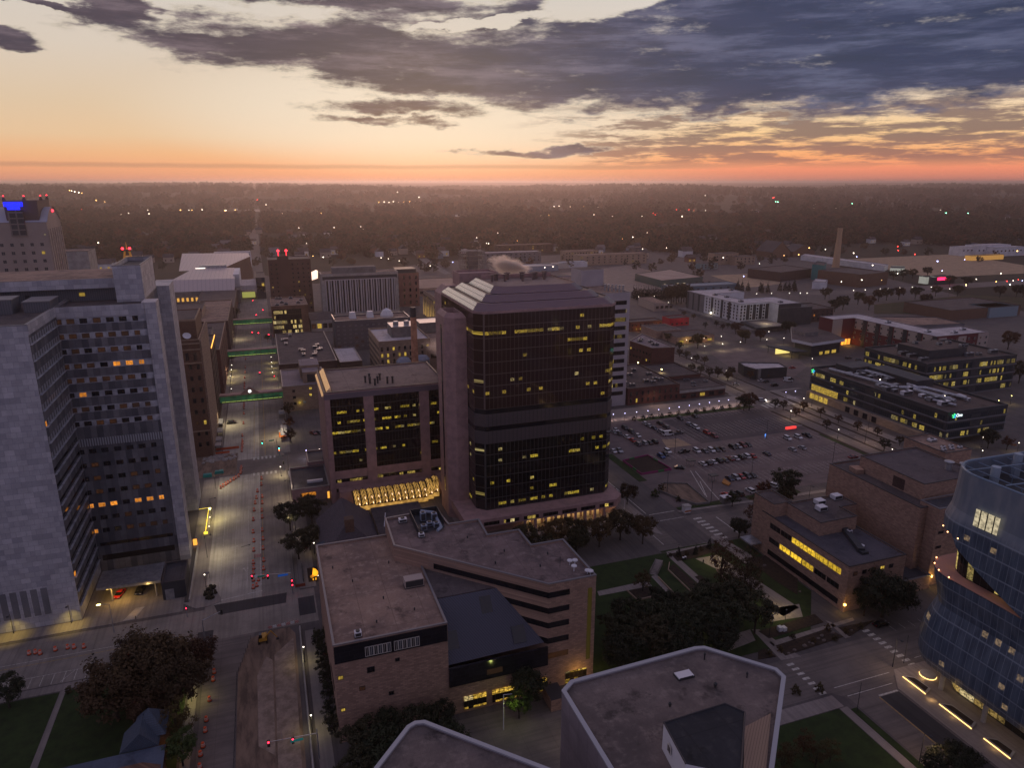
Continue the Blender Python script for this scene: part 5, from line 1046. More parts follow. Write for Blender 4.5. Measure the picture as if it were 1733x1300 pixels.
bld('cinema_block', 'small dark block with pale window lit beside the arena entrance', 'shop', rect(-8, 800, 1, 850), 22, CHAR, ROOF_BLK, ([15, 9], 2, 2.4, 3, .5, [LIT_Y]))
# ---- white-banded building right behind the dark tower
t = thing('white_banded_block', 'pale office slab with stacked white spandrel bands behind the dark glass tower', 'office building', (166, 375, 0))
BANDW = M('white_spandrel', (0.40, 0.36, 0.38), .75, col2=(.34, .31, .33), ns=.1)
shell(t, rect(140, 336.5, 184.5, 412), 0, 62.6, BANDW, GRAVEL, CAP, .8, .5); part('setback_glass', MB().prism([(120, 338), (139.9, 338), (139.9, 400), (120, 400)], 0, 58), MATS['dark_curtain_wall'], t)
BG = M('banded_windows', rough=.1, pat=office((0.012, 0.011, 0.013), 1.5, 4.6, .68, (1, .7, .15), .4, 6.0, .06, (.05, .045, .05), .05, .95, 41.0))
for k in range(12): part('window_band', along((140, 336.5), (184.5, 336.5), 28, 42.6, .08, 6.2 + 4.6 * k, 8.4 + 4.6 * k), BG, t)
for k in range(12): part('window_band', along((184.5, 336.5), (184.5, 412), 1, 74, .08, 6.2 + 4.6 * k, 8.4 + 4.6 * k), BG, t)
part('penthouse', MB().prism(rect(170, 368, 184, 382), 62.6, 72, capm=1), [BANDW, GRAVEL_DK], t)
# ---- brick quarter right of the tower
t = bld('windowless_brick_cube', 'plain dark red brick box with a flat mauve roof', 'warehouse', [(234, 394.5), (249.3, 391.8), (250.5, 437), (231, 419)], 15.8, REDBRICK, MATS['mauve_roof'], None, None, None, CAP)
for z in (11.5, 7): facade(t, (231, 419), (234, 394.5), [z], 7, 1.2, 1.6, .1, None, None, [LIT_Y])
t = bld('brick_row', 'two-storey red brick row with narrow tall windows along the lit promenade', 'shop row', rect(185.2, 335, 218, 384), 9.2, REDBRICK, GRAVEL_DK, ([6.4, 2.4], 9, 1.1, 2.4, .2, [LIT_Y, LIT_D]))
t = bld('long_brick_shop', 'low brick shop with pale fascia and dark flat roof at the promenade corner', 'shop', rect(218.1, 335, 249, 356), 5.2, REDBRICK, GRAVEL_DK, ([1.9], 5, 3.4, 2, .25, [LIT_Y])); part('pale_fascia', along((218.1, 335), (249, 335), 0, 30.9, .5, 3.9, 5.4), CONC, t)
bld('brick_rear_shop', 'dark-roofed wing filling the yard behind the brick row', 'annex', rect(218.2, 356.2, 246, 386), 7.2, REDBRICK, GRAVEL_DK)
t = bld('amber_lit_inn', 'long brick inn with hipped dark roof and amber floodlit front', 'inn', rect(284, 515, 314, 527), 7.6, REDBRICK, ROOF_BLK, ([5.4, 2], 8, 1.1, 1.6, .2)); glow('flood_light', Vector((310, 512, 3)) - base_of(t), 600, (1, .45, .06), t, .5); glow('flood_light', Vector((290, 512, 3)) - base_of(t), 250, (1, .45, .1), t, .5)
t = bld('red_diner', 'small flat-roofed diner with glowing red walls', 'diner', rect(327, 524, 346, 537), 6.5, M('red_lit_wall', (0.26, 0.02, 0.03), .6, emit=(.8, .01, .03), es=.03), GRAVEL_DK, ([2], 4, 2, 1.4, 0)); glow('diner_light', Vector((338, 521.5, 5)) - base_of(t), 60, (1, .3, .3), t, .4)
t = bld('strip_shop', 'low strip shop with yellow lit canopy front and two roof levels', 'shop', rect(294.5, 460.5, 328, 482), 5, TANBRICK, GRAVEL_DK, ([2], 4, 4, 2, .3, [LIT_Y])); glow('canopy_light', Vector((303, 457.5, 3.5)) - base_of(t), 380, (1, .75, .2), t, .4); glow('canopy_light', Vector((318, 457.5, 3.5)) - base_of(t), 260, (1, .55, .15), t, .4)
bld('coped_shop', 'dark flat roof with pale coping behind the yellow lit strip shop', 'shop', rect(290, 483, 312, 508), 6, TANBRICK, ROOF_BLK, cap=CAP); bld('tan_garage', 'pale garage wing with stained roof between gravel lot and inn', 'garage', [(352, 594), (366, 592), (372, 632), (357, 634)], 7, M('pale_render', (0.36, 0.29, 0.25), .9), GRAVEL, ([4], 4, 3, 2.5, 0))
# ---- white and charcoal apartment block
t = thing('white_apartment_block', 'five-storey white and charcoal apartment block with long pale flat roof', 'apartment building', (405, 530, 0))
AP = [(388.5, 508.5), (419.5, 508.5), (419.5, 496.5), (443, 496.5), (443, 532), (405, 532), (405, 566), (436, 566), (436, 590), (388.5, 590)]
AP = [(x - 3.0, y) for x, y in AP]
shell(t, AP, 2.5, 18.4, WHITEWALL, MEMBRANE, CAP, .4, .5)
part('charcoal_wing', MB().prism([(416.4, 493.5), (450, 493.5), (450, 520), (440.2, 520), (440.2, 496.4), (416.4, 496.4)], 0, 15.4), CHAR, t); part('charcoal_wing', along((416.5, 496.5), (440, 496.5), 0, 23.5, .2, 14, 18.6), CHAR, t)
part('plinth', MB().prism(rect(377, 478, 416.2, 591), 0, 2.4), CONC_DK, t); part('podium', MB().prism([(379, 476), (411, 476), (411, 505), (385, 505)], 2.4, 4.4), CHAR, t)
facade(t, (385.5, 508.5), (416.5, 508.5), fl(5.4, 16.4, 5), 9, 1.6, 1.9, .06, None, None, [LIT_D], .5)
facade(t, (385.5, 560), (385.5, 508.5), fl(5.4, 16.4, 5), 11, 1.5, 1.9, .03, None, None, [LIT_D], .5)
for a in (2, 12): pass
for k in range(4): part('balcony_stack', along((385.5, 508.5), (416.5, 508.5), 7.4 + k * 6.6, 10.4 + k * 6.6, .5, 4.4, 17.6), CHAR, t)
for a, b_, m in ((0, 4, 'CHAR'), (4, 10, 'GREY'), (10, 12.5, 'CHAR'), (12.5, 19, 'GREY'), (19, 22, 'CHAR'), (22, 29, 'GREY'), (40, 43, 'CHAR'), (55, 58, 'CHAR'), (66, 69, 'CHAR')):
    part('wall_panel', along((385.5, 590), (385.5, 508.5), a, b_, .25, 2.4, 18.8 if m == 'GREY' else 18.5), {'CHAR': CHAR, 'GREY': GREYWALL}[m], t)
glow('entry_light', Vector((383.8, 548, 4.5)) - base_of(t), 500, (1, .85, .65), t, .5); part('entry_lamp', MB().ball((384.6, 548, 4.4), .9), M('white_lamp', (1, 1, 1), emit=(1, .86, .62), es=4), t)
part('courtyard_floor', MB().face([(388, 477, 4.5), (410, 477, 4.5), (410, 500, 4.5), (388, 500, 4.5)]), PLAZA, t); glow('courtyard_light', Vector((398, 488, 8)) - base_of(t), 1300, (1, .85, .5), t, 1)
bld('brick_flats', 'dark red brick flats beside the charcoal wing', 'apartment building', rect(452, 500, 480, 530), 11, DARKBRICK, GRAVEL_DK, (fl(3, 9, 3), 6, 1.6, 1.6, .1, [LIT_O]))
# ---- angular pavilion with white fascia and its canopy
t = thing('angular_pavilion', 'angular dark pavilion with broad white roof fascia', 'pavilion', (378, 410, 0))
pv = [(357, 408), (361, 391.5), (394, 396), (405, 430), (388, 446)]
part('body', MB().prism(inset(pv, 2.5), 0, 9), CHAR, t); part('fascia', MB().prism(pv, 8.6, 10.6, bottom=True, capm=1), [WHITE_MET, GRAVEL_DK], t); part('plant_room', MB().prism(rect(372, 412, 384, 424), 10.6, 13.4, capm=1), [CONC_DK, GRAVEL_DK], t)
for k in range(4): part('lit_window', along((361.5, 394.2), (391, 398.2), 2 + k * 7, 6.5 + k * 7, .1, .5, 2.8), LIT_Y, t)
t = thing('lit_canopy', 'flat dark canopy with bright yellow underside in front of the angular pavilion', 'canopy', (350, 402, 0))
cp = [(341.6, 415.5), (346.5, 393.5), (357, 390.5), (356, 408)]
part('canopy_roof', MB().prism(cp, 4.6, 5.4, bottom=True), CHAR, t); part('lit_wall', MB().box(344.6, 409, .2, 357, 409.4, 4.2), M('canopy_lit_wall', (.8, .7, .3), emit=(1, .8, .25), es=.9), t)
for p in ((342.4, 414.5), (347, 395), (352, 393.2)): part('post', MB().tube((p[0], p[1], 0), (p[0], p[1], 4.6), .25), CHAR, t)
glow('canopy_light', Vector((349, 402, 3.8)) - base_of(t), 700, (1, .82, .3), t, 1)
# ---- small charcoal shop
t = bld('charcoal_shop', 'small charcoal shop with pale roof between the lot and the boulevard', 'shop', [(286.8, 357), (309, 354.5), (312, 366), (288, 376), (285, 366)], 6.2, CHAR, MEMBRANE, cap=CHAR); part('grey_pier', MB().prism(rect(288.2, 355.6, 290, 357.6), 0, 6.7), CONC_DK, t)
for x in (296, 302): window(t, x, 355.6, 2, 1.0, 1.6, -.1, LIT_D)
# ---- clinic laboratory pair
def lab(label, x0, y0, x1, y1, n, h, z0, seed, thr, base=None):
    t = thing('glass_lab_building', label, 'laboratory', ((x0 + x1) / 2, (y0 + y1) / 2, 0), 0, 'charcoal laboratory buildings')
    shell(t, rect(x0, y0, x1, y1), z0, h, CHAR, M('lab_roof', rough=.9, pat=roof((0.10, 0.075, 0.07), (0.075, 0.058, 0.056), (0.13, 0.10, 0.09), 8.0)), CHAR, .9, .6)
    g = M('lab_glass%d' % seed, rough=.08, spec=.6, pat=office((0.02, 0.03, 0.04), 1.3, (h - z0) / n, thr + .02, (1.0, .72, .12), .42, z0, .06, (.04, .05, .06), .2, .72, float(seed), .05))
    for p, q in (((x0, y0), (x1, y0)), ((x0, y1), (x0, y0))):
        L = (Vector(q) - Vector(p)).length
        for k in range(n): part('window_band', along(p, q, 1.2, L - 1.2, .12, z0 + (h - z0) / n * k + .8, z0 + (h - z0) / n * (k + 1) - 1.0), g, t); part('ledge', along(p, q, -.1, L + .1, .7, z0 + (h - z0) / n * k, z0 + (h - z0) / n * k + .5), GREYWALL, t)
    return t
t = lab('charcoal laboratory building by the boulevard with green emblem and piled ducts on its roof', 294.5, 229, 333, 318, 3, 16, 3.6, 51, .53)
part('stone_base', MB().prism([(291, 240), (296, 238), (330, 236), (330, 316), (291, 316)], 0, 3.6), LIMESTONE, t)
for k in range(8): part('lit_shop', along((291, 316), (291, 240), 3 + k * 3.6 if k < 4 else 30 + (k - 4) * 6, 6 + k * 3.6 if k < 4 else 33 + (k - 4) * 6, .06, .3, 3.3), LIT_Y if k < 4 else GLASS, t)
part('lobby', along((294.5, 318), (294.5, 229), 2, 22, .3, 3.6, 8), LIT_Y, t)
part('blank_panel', along((294.5, 318), (294.5, 229), 40, 47, .2, 4, 14.6), CHAR, t); part('corner_panel', along((294.5, 229), (333, 229), 15, 21, .2, 4, 14.6), CHAR, t)
TEAL = M('green_emblem', (0, 1, .5), emit=(.10, .85, .25), es=1.3); TEALB = M('teal_emblem', (0, .6, .8), emit=(.02, .40, .9), es=1.2)
def emblem(t, o, u):
    """a four-lobed sparkle of coloured petals; o = centre, u = unit vector along the wall"""
    u = Vector(u)
    for k in range(5):
        a = math.pi / 2 + k * 2 * math.pi / 5
        c = Vector(o) + u * math.cos(a) * 1.1 + Vector((0, 0, 1)) * math.sin(a) * 1.1
        e = Vector(o) + u * math.cos(a) * .25 + Vector((0, 0, 1)) * math.sin(a) * .25
        part('emblem_petal', MB().tube(e, c, .12, .36, 6), TEAL if k < 3 else TEALB, t)
emblem(t, (294.0, 316, 15.2), (0, -1, 0)); emblem(t, (298.2, 228.6, 15.0), (1, 0, 0))
def sign(parent, name, text, loc, size, mat, rx=HALF, rz=0.0, ext=.03, align='CENTER'):
    cu = bpy.data.curves.new(name, 'FONT'); cu.body = text; cu.size = size; cu.extrude = ext; cu.align_x = align; cu.align_y = 'CENTER'
    cu.materials.append(mat)
    tmp = bpy.data.objects.new(name, cu); me = bpy.data.meshes.new_from_object(tmp); bpy.data.objects.remove(tmp)
    o = link(name, me, parent, Vector(loc) - (base_of(parent) if parent else Vector())); o.rotation_euler = (rx, 0, rz)
    return o
sign(t, 'sign_lettering', 'One', (301.4, 228.6, 15.0), 2.2, M('white_letters', (1, 1, 1), emit=(.8, 1, 1), es=2))
t = lab('four-storey charcoal laboratory building standing behind the emblem one with lit office strips', 350, 290, 421, 335, 4, 20, 0, 52, .54); part('penthouse', MB().prism(rect(362, 300, 392, 322), 20, 25.4, capm=1), [CHAR, MATS['lab_roof']], t)
part('vertical_panel', along((350, 290), (421, 290), 35, 41, .2, 0, 20), CHAR, t); part('vertical_panel', along((350, 290), (421, 290), 24, 28, .2, 0, 20), CHAR, t)
# ---- red and cream apartment row
t = thing('red_apartment_row', 'dark red and cream apartment row with pale roof and amber lit archways', 'apartment building', (440, 390, 0))
RA = [(422, 346), (470, 346), (470, 368), (440, 368), (440, 432), (402, 432), (402, 418), (422, 418)]
CRM = M('cream_siding', (0.36, 0.30, 0.27), .85); MAR = M('maroon_siding', (0.115, 0.028, 0.034), .85)
shell(t, RA, 0, 20, MAR, MEMBRANE, CAP, .3, .5)
for k in range(6): part('cream_bay', along((422, 418), (422, 346), 2 + k * 12, 9 + k * 12, .5, 12.5, 20), CRM, t); part('dark_bay', along((422, 418), (422, 346), 9.4 + k * 12, 12.6 + k * 12, .3, 0, 20), CHAR, t)
part('cream_bay', along((402, 418), (422, 418), 0, 9, .4, 0, 20), CRM, t); part('cream_bay', along((422, 346), (470, 346), 2, 9, .4, 9, 19), CRM, t); part('cream_bay', along((422, 346), (470, 346), 20, 27, .4, 9, 19), CRM, t); part('cream_bay', along((422, 346), (470, 346), 38, 47.6, .4, 0, 20), CRM, t)
facade(t, (421.4, 418), (421.4, 346), [17.4, 13.8, 9.6, 5.6], 12, 1.5, 1.7, .04, None, FRAME_W, [LIT_D]); facade(t, (422, 345.4), (470, 345.4), [17, 13, 9], 9, 1.5, 1.7, .05, None, FRAME_W, [LIT_D])
for k in range(3): part('lit_arch', along((402, 418), (422, 418), 10.5 + k * 3, 12.9 + k * 3, .1, 0, 4.4), M('arch_glow', (1, .5, .1), emit=(1, .42, .05), es=1.0), t)
glow('arch_light', Vector((414.5, 414, 3)) - base_of(t), 800, (1, .5, .08), t, .6)
bld('grey_roof_flats', 'pale grey flats with vented roof behind the red apartment row', 'apartment building', [(455, 400), (505, 392), (508, 420), (458, 440)], 15, GREYWALL, GRAVEL, (fl(4, 12, 3), 11, 1.6, 1.8, .08))
# ================================================================== cars
CARCOL = {'white': (0.62, 0.62, 0.64), 'silver': (0.36, 0.37, 0.40), 'grey': (0.13, 0.13, 0.145), 'black': (0.012, 0.012, 0.015), 'dark red': (0.16, 0.012, 0.016), 'red': (0.42, 0.02, 0.018),
          'blue': (0.02, 0.06, 0.20), 'dark blue': (0.012, 0.02, 0.06), 'brown': (0.09, 0.055, 0.04)}
CARGLASS = M('car_glass', (0.008, 0.009, 0.011), .06, spec=.7); TYRE = M('tyre_rubber', (0.010, 0.010, 0.011), .9); HEADL = M('headlight_lens', (.55, .55, .58), .15); TAILL = M('tail_lens', (.25, .008, .008), .3)
HEADON = M('headlight_on', (1, 1, 1), emit=(1, .93, .8), es=12)
CARS = {}
SPEC = {'sedan': (4.7, 1.82, 0.86, 1.44, (-1.55, -.55, .95, 1.85)), 'suv': (4.8, 1.92, 1.02, 1.76, (-1.45, -.75, 1.75, 2.2)), 'van': (5.7, 2.05, 1.15, 2.45, (-2.3, -1.5, 2.55, 2.8)), 'pickup': (5.7, 1.98, 1.05, 1.85, (-1.35, -.7, .55, .8))}
WORD = {'sedan': 'sedan', 'suv': 'suv', 'van': 'passenger van', 'pickup': 'pickup truck'}
def car_proto(kind, col):
    L, Wd, sh, H, (a, b_, c, d) = SPEC[kind]; hw = Wd / 2
    paint = M('car_paint_' + col.replace(' ', '_'), CARCOL[col], .28, .25 if col in ('silver', 'grey') else 0.0, .5)
    t = thing('parked_car', f'{col} {WORD[kind]} parked in the lot', 'car')
    side = [(-L / 2 + .05, .32), (-L / 2, .55), (-L / 2 + .12, sh - .18), (a, sh), (d, sh), (L / 2 - .08, sh - .08), (L / 2, .55), (L / 2 - .06, .32)]
    if kind == 'pickup': side[4] = (d, sh); side[5] = (L / 2 - .04, sh - .02)
    ring = lambda x, s: [(x, y * s, z) for y, z in side]
    bd = MB().loft([ring(-hw + .08, .985), ring(-hw, 1.0), ring(hw, 1.0), ring(hw - .0, 1.0), ring(hw - .08 + .08, 1.0)][:3] + [ring(hw, 1)][:0])
    part('body', bd, paint, t)
    zt = H - .05; g = MB().loft([[(-hw + .06, a, sh - .01), (hw - .06, a, sh - .01), (hw - .06, d, sh - .01), (-hw + .06, d, sh - .01)], [(-hw + .26, b_, zt), (hw - .26, b_, zt), (hw - .26, c, zt), (-hw + .26, c, zt)]])
    part('cabin_glass', g, CARGLASS, t)
    part('cabin_roof', MB().loft([[(-hw + .24, b_ - .02, zt - .02), (hw - .24, b_ - .02, zt - .02), (hw - .24, c + .02, zt - .02), (-hw + .24, c + .02, zt - .02)], [(-hw + .32, b_ + .12, H), (hw - .32, b_ + .12, H), (hw - .32, c - .1, H), (-hw + .32, c - .1, H)]]), paint, t)
    if kind == 'van': part('side_panel', MB().box(-hw + .02, .2, sh, hw - .02, 2.5, zt - .35), paint, t)
    if kind == 'pickup': part('bed', MB().box(-hw + .16, d + .12, sh - .04, hw - .16, L / 2 - .2, sh + .012), METAL_DK, t)
    for x in (-hw + .1, hw - .1):
        for y in (-L / 2 + .92, L / 2 - .98): part('wheel', MB().tube((x - .12, y, .33), (x + .12, y, .33), .33, n=10), TYRE, t)
    for x in (-hw + .32, hw - .32): part('headlight', MB().box(x - .2, -L / 2 - .01, .58, x + .2, -L / 2 + .14, .74), HEADL, t); part('tail_light', MB().box(x - .16, L / 2 - .12, .62, x + .16, L / 2 + .012, .82), TAILL, t)
    return t
def car(px, py, kind, col, label, group=None, rz=0.0, z=.02):
    p = at(px, py, .6); k = (kind, col)
    if k not in CARS: CARS[k] = car_proto(kind, col); o = CARS[k]
    else: o = dup(CARS[k], None)
    o.location = (p.x, p.y, z); o.rotation_euler = (0, 0, rz); o['label'] = label
    if group: o['group'] = group
    elif 'group' in o: del o['group']
    return o
ORD = ['first', 'second', 'third', 'fourth', 'fifth', 'sixth', 'seventh', 'eighth', 'ninth', 'tenth']
ROWS = [
    ('western corner row by the glass tower', 0, [(183, 335, 'sedan', 'white'), (250, 322, 'suv', 'black'), (300, 350, 'suv', 'black'), (343, 376, 'sedan', 'white')]),
    ('second row near the glass tower corner', math.pi, [(168, 352, 'sedan', 'silver'), (205, 362, 'suv', 'grey'), (262, 385, 'sedan', 'white'), (305, 410, 'sedan', 'red')]),
    ('upper short row under the promenade lamps', 0, [(398, 288, 'sedan', 'white'), (427, 305, 'sedan', 'silver'), (465, 322, 'sedan', 'dark blue')]),
    ('upper row beside the white minibus', math.pi, [(507, 288, 'suv', 'black'), (553, 315, 'suv', 'grey'), (512, 350, 'suv', 'silver')]),
    ('row at the edge of the fresh asphalt', 0, [(722, 293, 'sedan', 'silver'), (752, 303, 'sedan', 'grey'), (770, 318, 'suv', 'white'), (852, 356, 'suv', 'red'), (905, 380, 'suv', 'dark red')]),
    ('back row along the promenade hedge', 0, [(655, 252, 'suv', 'black'), (763, 235, 'sedan', 'black')]),
    ('middle row south of the minibus', math.pi, [(345, 440, 'suv', 'grey'), (390, 432, 'suv', 'silver'), (430, 428, 'sedan', 'black'), (468, 422, 'suv', 'black')]),
    ('row beside the mural-walled bed', 0, [(515, 528, 'suv', 'blue'), (545, 512, 'sedan', 'black'), (562, 492, 'suv', 'white')]),
    ('short row by the tower side of the lot', 0, [(165, 490, 'sedan', 'white'), (205, 487, 'pickup', 'silver')]),
    ('long central row', 0, [(775, 488, 'suv', 'white'), (835, 490, 'sedan', 'grey'), (882, 484, 'suv', 'white'), (920, 478, 'sedan', 'black'), (962, 475, 'sedan', 'brown'), (1040, 462, 'suv', 'black'), (1078, 455, 'sedan', 'silver'), (1115, 448, 'suv', 'dark red'), (1150, 442, 'sedan', 'black')]),
    ('row in front of the long central row', math.pi, [(820, 583, 'sedan', 'white'), (860, 578, 'sedan', 'black'), (897, 570, 'sedan', 'white'), (938, 562, 'suv', 'black'), (985, 556, 'sedan', 'grey'), (1022, 546, 'sedan', 'dark red'), (1060, 543, 'sedan', 'white'), (1100, 536, 'suv', 'black'), (1140, 528, 'suv', 'white'), (1185, 526, 'sedan', 'red')]),
    ('row beside the fee canopy', 0, [(1018, 692, 'sedan', 'dark blue'), (1063, 686, 'suv', 'silver'), (1102, 678, 'sedan', 'red'), (1145, 672, 'suv', 'grey'), (1185, 668, 'sedan', 'black')]),
    ('nearest row by the attendant hut', math.pi, [(992, 812, 'sedan', 'red'), (1045, 812, 'sedan', 'black'), (1088, 803, 'suv', 'black'), (1170, 782, 'suv', 'white'), (1245, 757, 'sedan', 'dark red')]),
    ('sparse row at the boulevard end', 0, [(1440, 396, 'suv', 'white'), (1518, 388, 'suv', 'white'), (1585, 376, 'pickup', 'black')]),
    ('nearly empty row at the boulevard end', math.pi, [(1290, 510, 'sedan', 'dark blue'), (1478, 478, 'sedan', 'silver'), (1550, 466, 'sedan', 'silver')]),
]
for desc, rz, lst in ROWS:
    for k, (x, y, kd, c) in enumerate(lst):
        car(*z9(x, y), kd, c, f'{c} {kd}, {ORD[k]} from west in the {desc}', 'cars in the big parking lot', rz + rnd.uniform(-.04, .04))
car(*z9(565, 368), 'van', 'white', 'white minibus parked crosswise near the tower end of the lot', 'cars in the big parking lot', HALF)
car(*z9(640, 357), 'pickup', 'grey', 'dark grey pickup truck parked crosswise beside the white minibus', 'cars in the big parking lot', HALF)
car(*z9(682, 494), 'pickup', 'black', 'black pickup truck parked crosswise before the long central row', 'cars in the big parking lot', -HALF + .1)
car(*z9(650, 612), 'sedan', 'black', 'black sedan crossing the lot beside the mural-walled bed', 'cars in the big parking lot', .9)
car(*z9(1347, 748), 'suv', 'white', 'white suv parked alone beside the large round tree', 'cars in the big parking lot', .3)
car(*z10(480, 750), 'sedan', 'dark red', 'dark red sedan parked alone against the brick theatre edge of the lot', 'cars in the big parking lot', HALF)
c = car(*z9(1250, 118), 'suv', 'white', 'white suv with bright headlights crossing the boulevard junction', None, R(62), .03)
for x in (-.55, .55): part('lit_headlight', MB(), HEADON, c) if 0 else link('lit_headlight', mesh_of(MB().ball((x, -2.46, .68), .2), 'lit_headlight', HEADON), c)
glow('headlight_beam', (0, -3.4, .9), 300, (1, .92, .8), c, .3)
car(*z9(1115, 1045), 'sedan', 'black', 'black sedan half hidden under trees on the cross street', None, HALF)
car(*z15(675, 507), 'sedan', 'black', 'black sedan at the kerb beneath the big round tree by the lecture block', None, HALF)
car(*z11(752, 205), 'sedan', 'red', 'bright red sedan under the lit canopy of the marble tower', None, -.25); car(*z11(882, 182), 'suv', 'black', 'black suv waiting under the marble tower canopy', None, -.15)
car(*z7(855, 307), 'sedan', 'dark red', 'dark red and grey sedan on the plaza beside the office block', None, .5); car(*z7(893, 305), 'sedan', 'dark blue', 'dark blue sedan next to the red one on the plaza by the office block', None, .5)
car(*z7(343, 242), 'suv', 'black', 'black suv stopped beside the shelters west of the clock skyway', None, HALF)
car(*b4(275, 806), 'sedan', 'silver', 'silver sedan driving along the side street past the charcoal shop', None, R(70)); car(*b4(545, 765), 'sedan', 'white', 'white sedan parked first beside the charcoal shop', None, HALF); car(*b4(598, 778), 'sedan', 'black', 'black sedan parked between white sedan and suv by the charcoal shop', None, HALF + .2)
car(*b4(686, 816), 'suv', 'black', 'black suv parked out in front of the charcoal shop', None, HALF); car(*b4(825, 768), 'van', 'white', 'white panel van parked at the far end of the charcoal shop yard', None, R(60)); car(*b4(872, 632), 'sedan', 'red', 'red sedan parked near the lit canopy behind the charcoal shop', None, HALF)
car(*b4(1458, 530), 'suv', 'black', 'black suv in the yard between pavilion and laboratory, the left one', None, HALF); car(*b4(1565, 556), 'suv', 'black', 'black suv beside the laboratory roof edge in the pavilion yard', None, HALF); car(*b4(850, 748), 'sedan', 'dark blue', 'dark blue sedan tucked behind the white panel van', None, HALF)
# ================================================================== lamps
GLOBE = M('lamp_globe', (1, 1, 1), emit=(1.0, .88, .70), es=4.5); GLOBV = M('violet_lamp_globe', (1, 1, 1), emit=(.62, .56, 1.0), es=6); GLOBY = M('yellow_lamp_globe', (1, 1, .6), emit=(1, .85, .25), es=9)
LP = {}
def lamp(px, py, h, g, label, group, power=0.0, col=(1, .75, .42), r=.2, by_head=True):
    """a lamp post whose head shows at px, py"""
    p = at(px, py, h)
    k = (round(h, 1), g.name, r)
    if k not in LP:
        t = thing('street_lamp', label, 'street lamp'); part('post', MB().tube((0, 0, 0), (0, 0, h - r), .09, .06, 6).tube((0, 0, 0), (0, 0, .5), .17, .12, 6), METAL_DK, t); part('lamp_globe', MB().ball((0, 0, h), r), g, t); part('cap', MB().lathe([(r * .7, h + r * .9), (.04, h + r * 1.5)], n=6), METAL_DK, t)
        LP[k] = t; o = t
    else: o = dup(LP[k], None)
    o.location = (p.x, p.y, 0); o['label'] = label; o['group'] = group
    if power: LIGHTS.append((p.x, p.y, h - .5, power, col))
    return o
LIGHTS = []
for k, (x, y) in enumerate(((165, 222), (250, 215), (335, 205), (418, 197), (497, 188), (575, 178), (647, 168), (722, 157), (796, 147), (870, 135), (940, 125), (1009, 117), (1080, 105))):
    lamp(*z9(x, y), 3.6, GLOBV, 'violet-white globe lamp in the row along the pink promenade', 'promenade globe lamps', 210, (1.0, .70, .62))
for x, y in ((805, 890), (905, 880)): lamp(*b4(x, y), 3.6, GLOBV, 'violet globe lamp across the boulevard beyond the promenade', 'boulevard corner lamps', 150, (.8, .7, 1))
for x, y in ((262, 470), (255, 535), (243, 620), (255, 797)): lamp(*a2(x, y), 4.4, GLOBE, 'white globe lamp on the west pavement by the clock skyway', 'west pavement lamps', 420, (1, .82, .30))
for x, y in ((803, 358), (808, 430), (813, 490), (820, 570)): lamp(*a2(x, y), 4.4, GLOBE, 'white globe lamp on the east pavement beyond the clock skyway', 'east pavement lamps', 420, (1, .82, .30))
lamp(*z7(648, 520), 4.4, GLOBE, 'white globe lamp on the street corner by the corner annex', 'corner annex lamps', 420, (1, .85, .40)); lamp(*z7(810, 418), 4.0, GLOBV, 'violet lamp on the plaza side of the corner annex', 'plaza lamps', 200, (.8, .75, 1)); lamp(*z7(893, 410), 4.0, GLOBE, 'pinkish white lamp on the plaza near the office block', 'plaza lamps', 220, (1, .8, .7))
lamp(355, 861, 5.0, GLOBY, 'bright yellow lamp at the end of the lit entrance railing', 'entrance lamps', 750, (1, .82, .22), .42)
for x, y in ((205, 838), (200, 895)): lamp(*z7(x, y), 3.2, GLOBE, 'small white lamp beside the lit entrance railing', 'railing lamps', 60, (1, .85, .4), .18)
lamp(*z7(858, 1000), 4.2, GLOBE, 'white globe lamp at the trees by the brick school corner', 'school corner lamps', 90); lamp(*z12(75, 775), 5.0, GLOBE, 'white lamp glowing through the big brown tree', 'tree lamps', 500, (1, .85, .3)); lamp(*z11(1285, 85), 4.5, GLOBE, 'white lamp on the corner island of the junction', 'island lamps', 60)
for x, y in ((793, 540), (840, 970)): lamp(*z12(x, y), 4.6, GLOBE, 'white lamp on the narrow pavement beside the construction strip', 'construction side lamps', 200, (1, .85, .35))
for x, y in ((295, 790), (530, 858)): lamp(*b2(x, y), 9.6, GLOBY, 'yellow floodlight beside the dark brick box', 'brick quarter floodlights', 700, (1, .8, .35), .45)
for x, y in ((780, 563), (955, 545), (1128, 528), (1140, 605), (960, 625), (830, 745), (1180, 870), (790, 868)): lamp(*b2(x, y), 5.0, GLOBE, 'white street lamp among the side streets of the brick quarter', 'brick quarter lamps', 380, (1, .85, .52), .24)
for x, y in ((490, 688), (715, 755), (505, 775), (1048, 632), (1225, 708), (1025, 725)): lamp(*b3(x, y), 5.5, GLOBE, 'white street lamp along the road below the white apartment block', 'apartment road lamps', 450, (1, .82, .45), .28)
for x, y in ((993, 952), (860, 1090), (1082, 538)): lamp(*b4(x, y), 4.8, GLOBE, 'white lamp near the boulevard crossing', 'boulevard lamps', 250, (1, .75, .45))
for x, y in ((25, 412), (375, 550), (768, 695), (120, 322)): lamp(*z10(x, y), 4.8, GLOBE, 'white lamp on the boulevard edge of the big lot', 'lot edge lamps', 260, (1, .78, .5), .2)
for x, y in ((1435, 608), (1430, 705), (1697, 648)): lamp(*z10(x, y), 5.0, GLOBE, 'white lamp around the lawn east of the laboratory', 'laboratory lawn lamps', 300, (1, .8, .45))
for x, y in ((1475, 1205), (1570, 1170)): lamp(*z5(x, y), 5.0, GLOBY, 'yellow canopy lamp in the yard behind the laboratory', 'laboratory yard lamps', 320, (1, .75, .2))
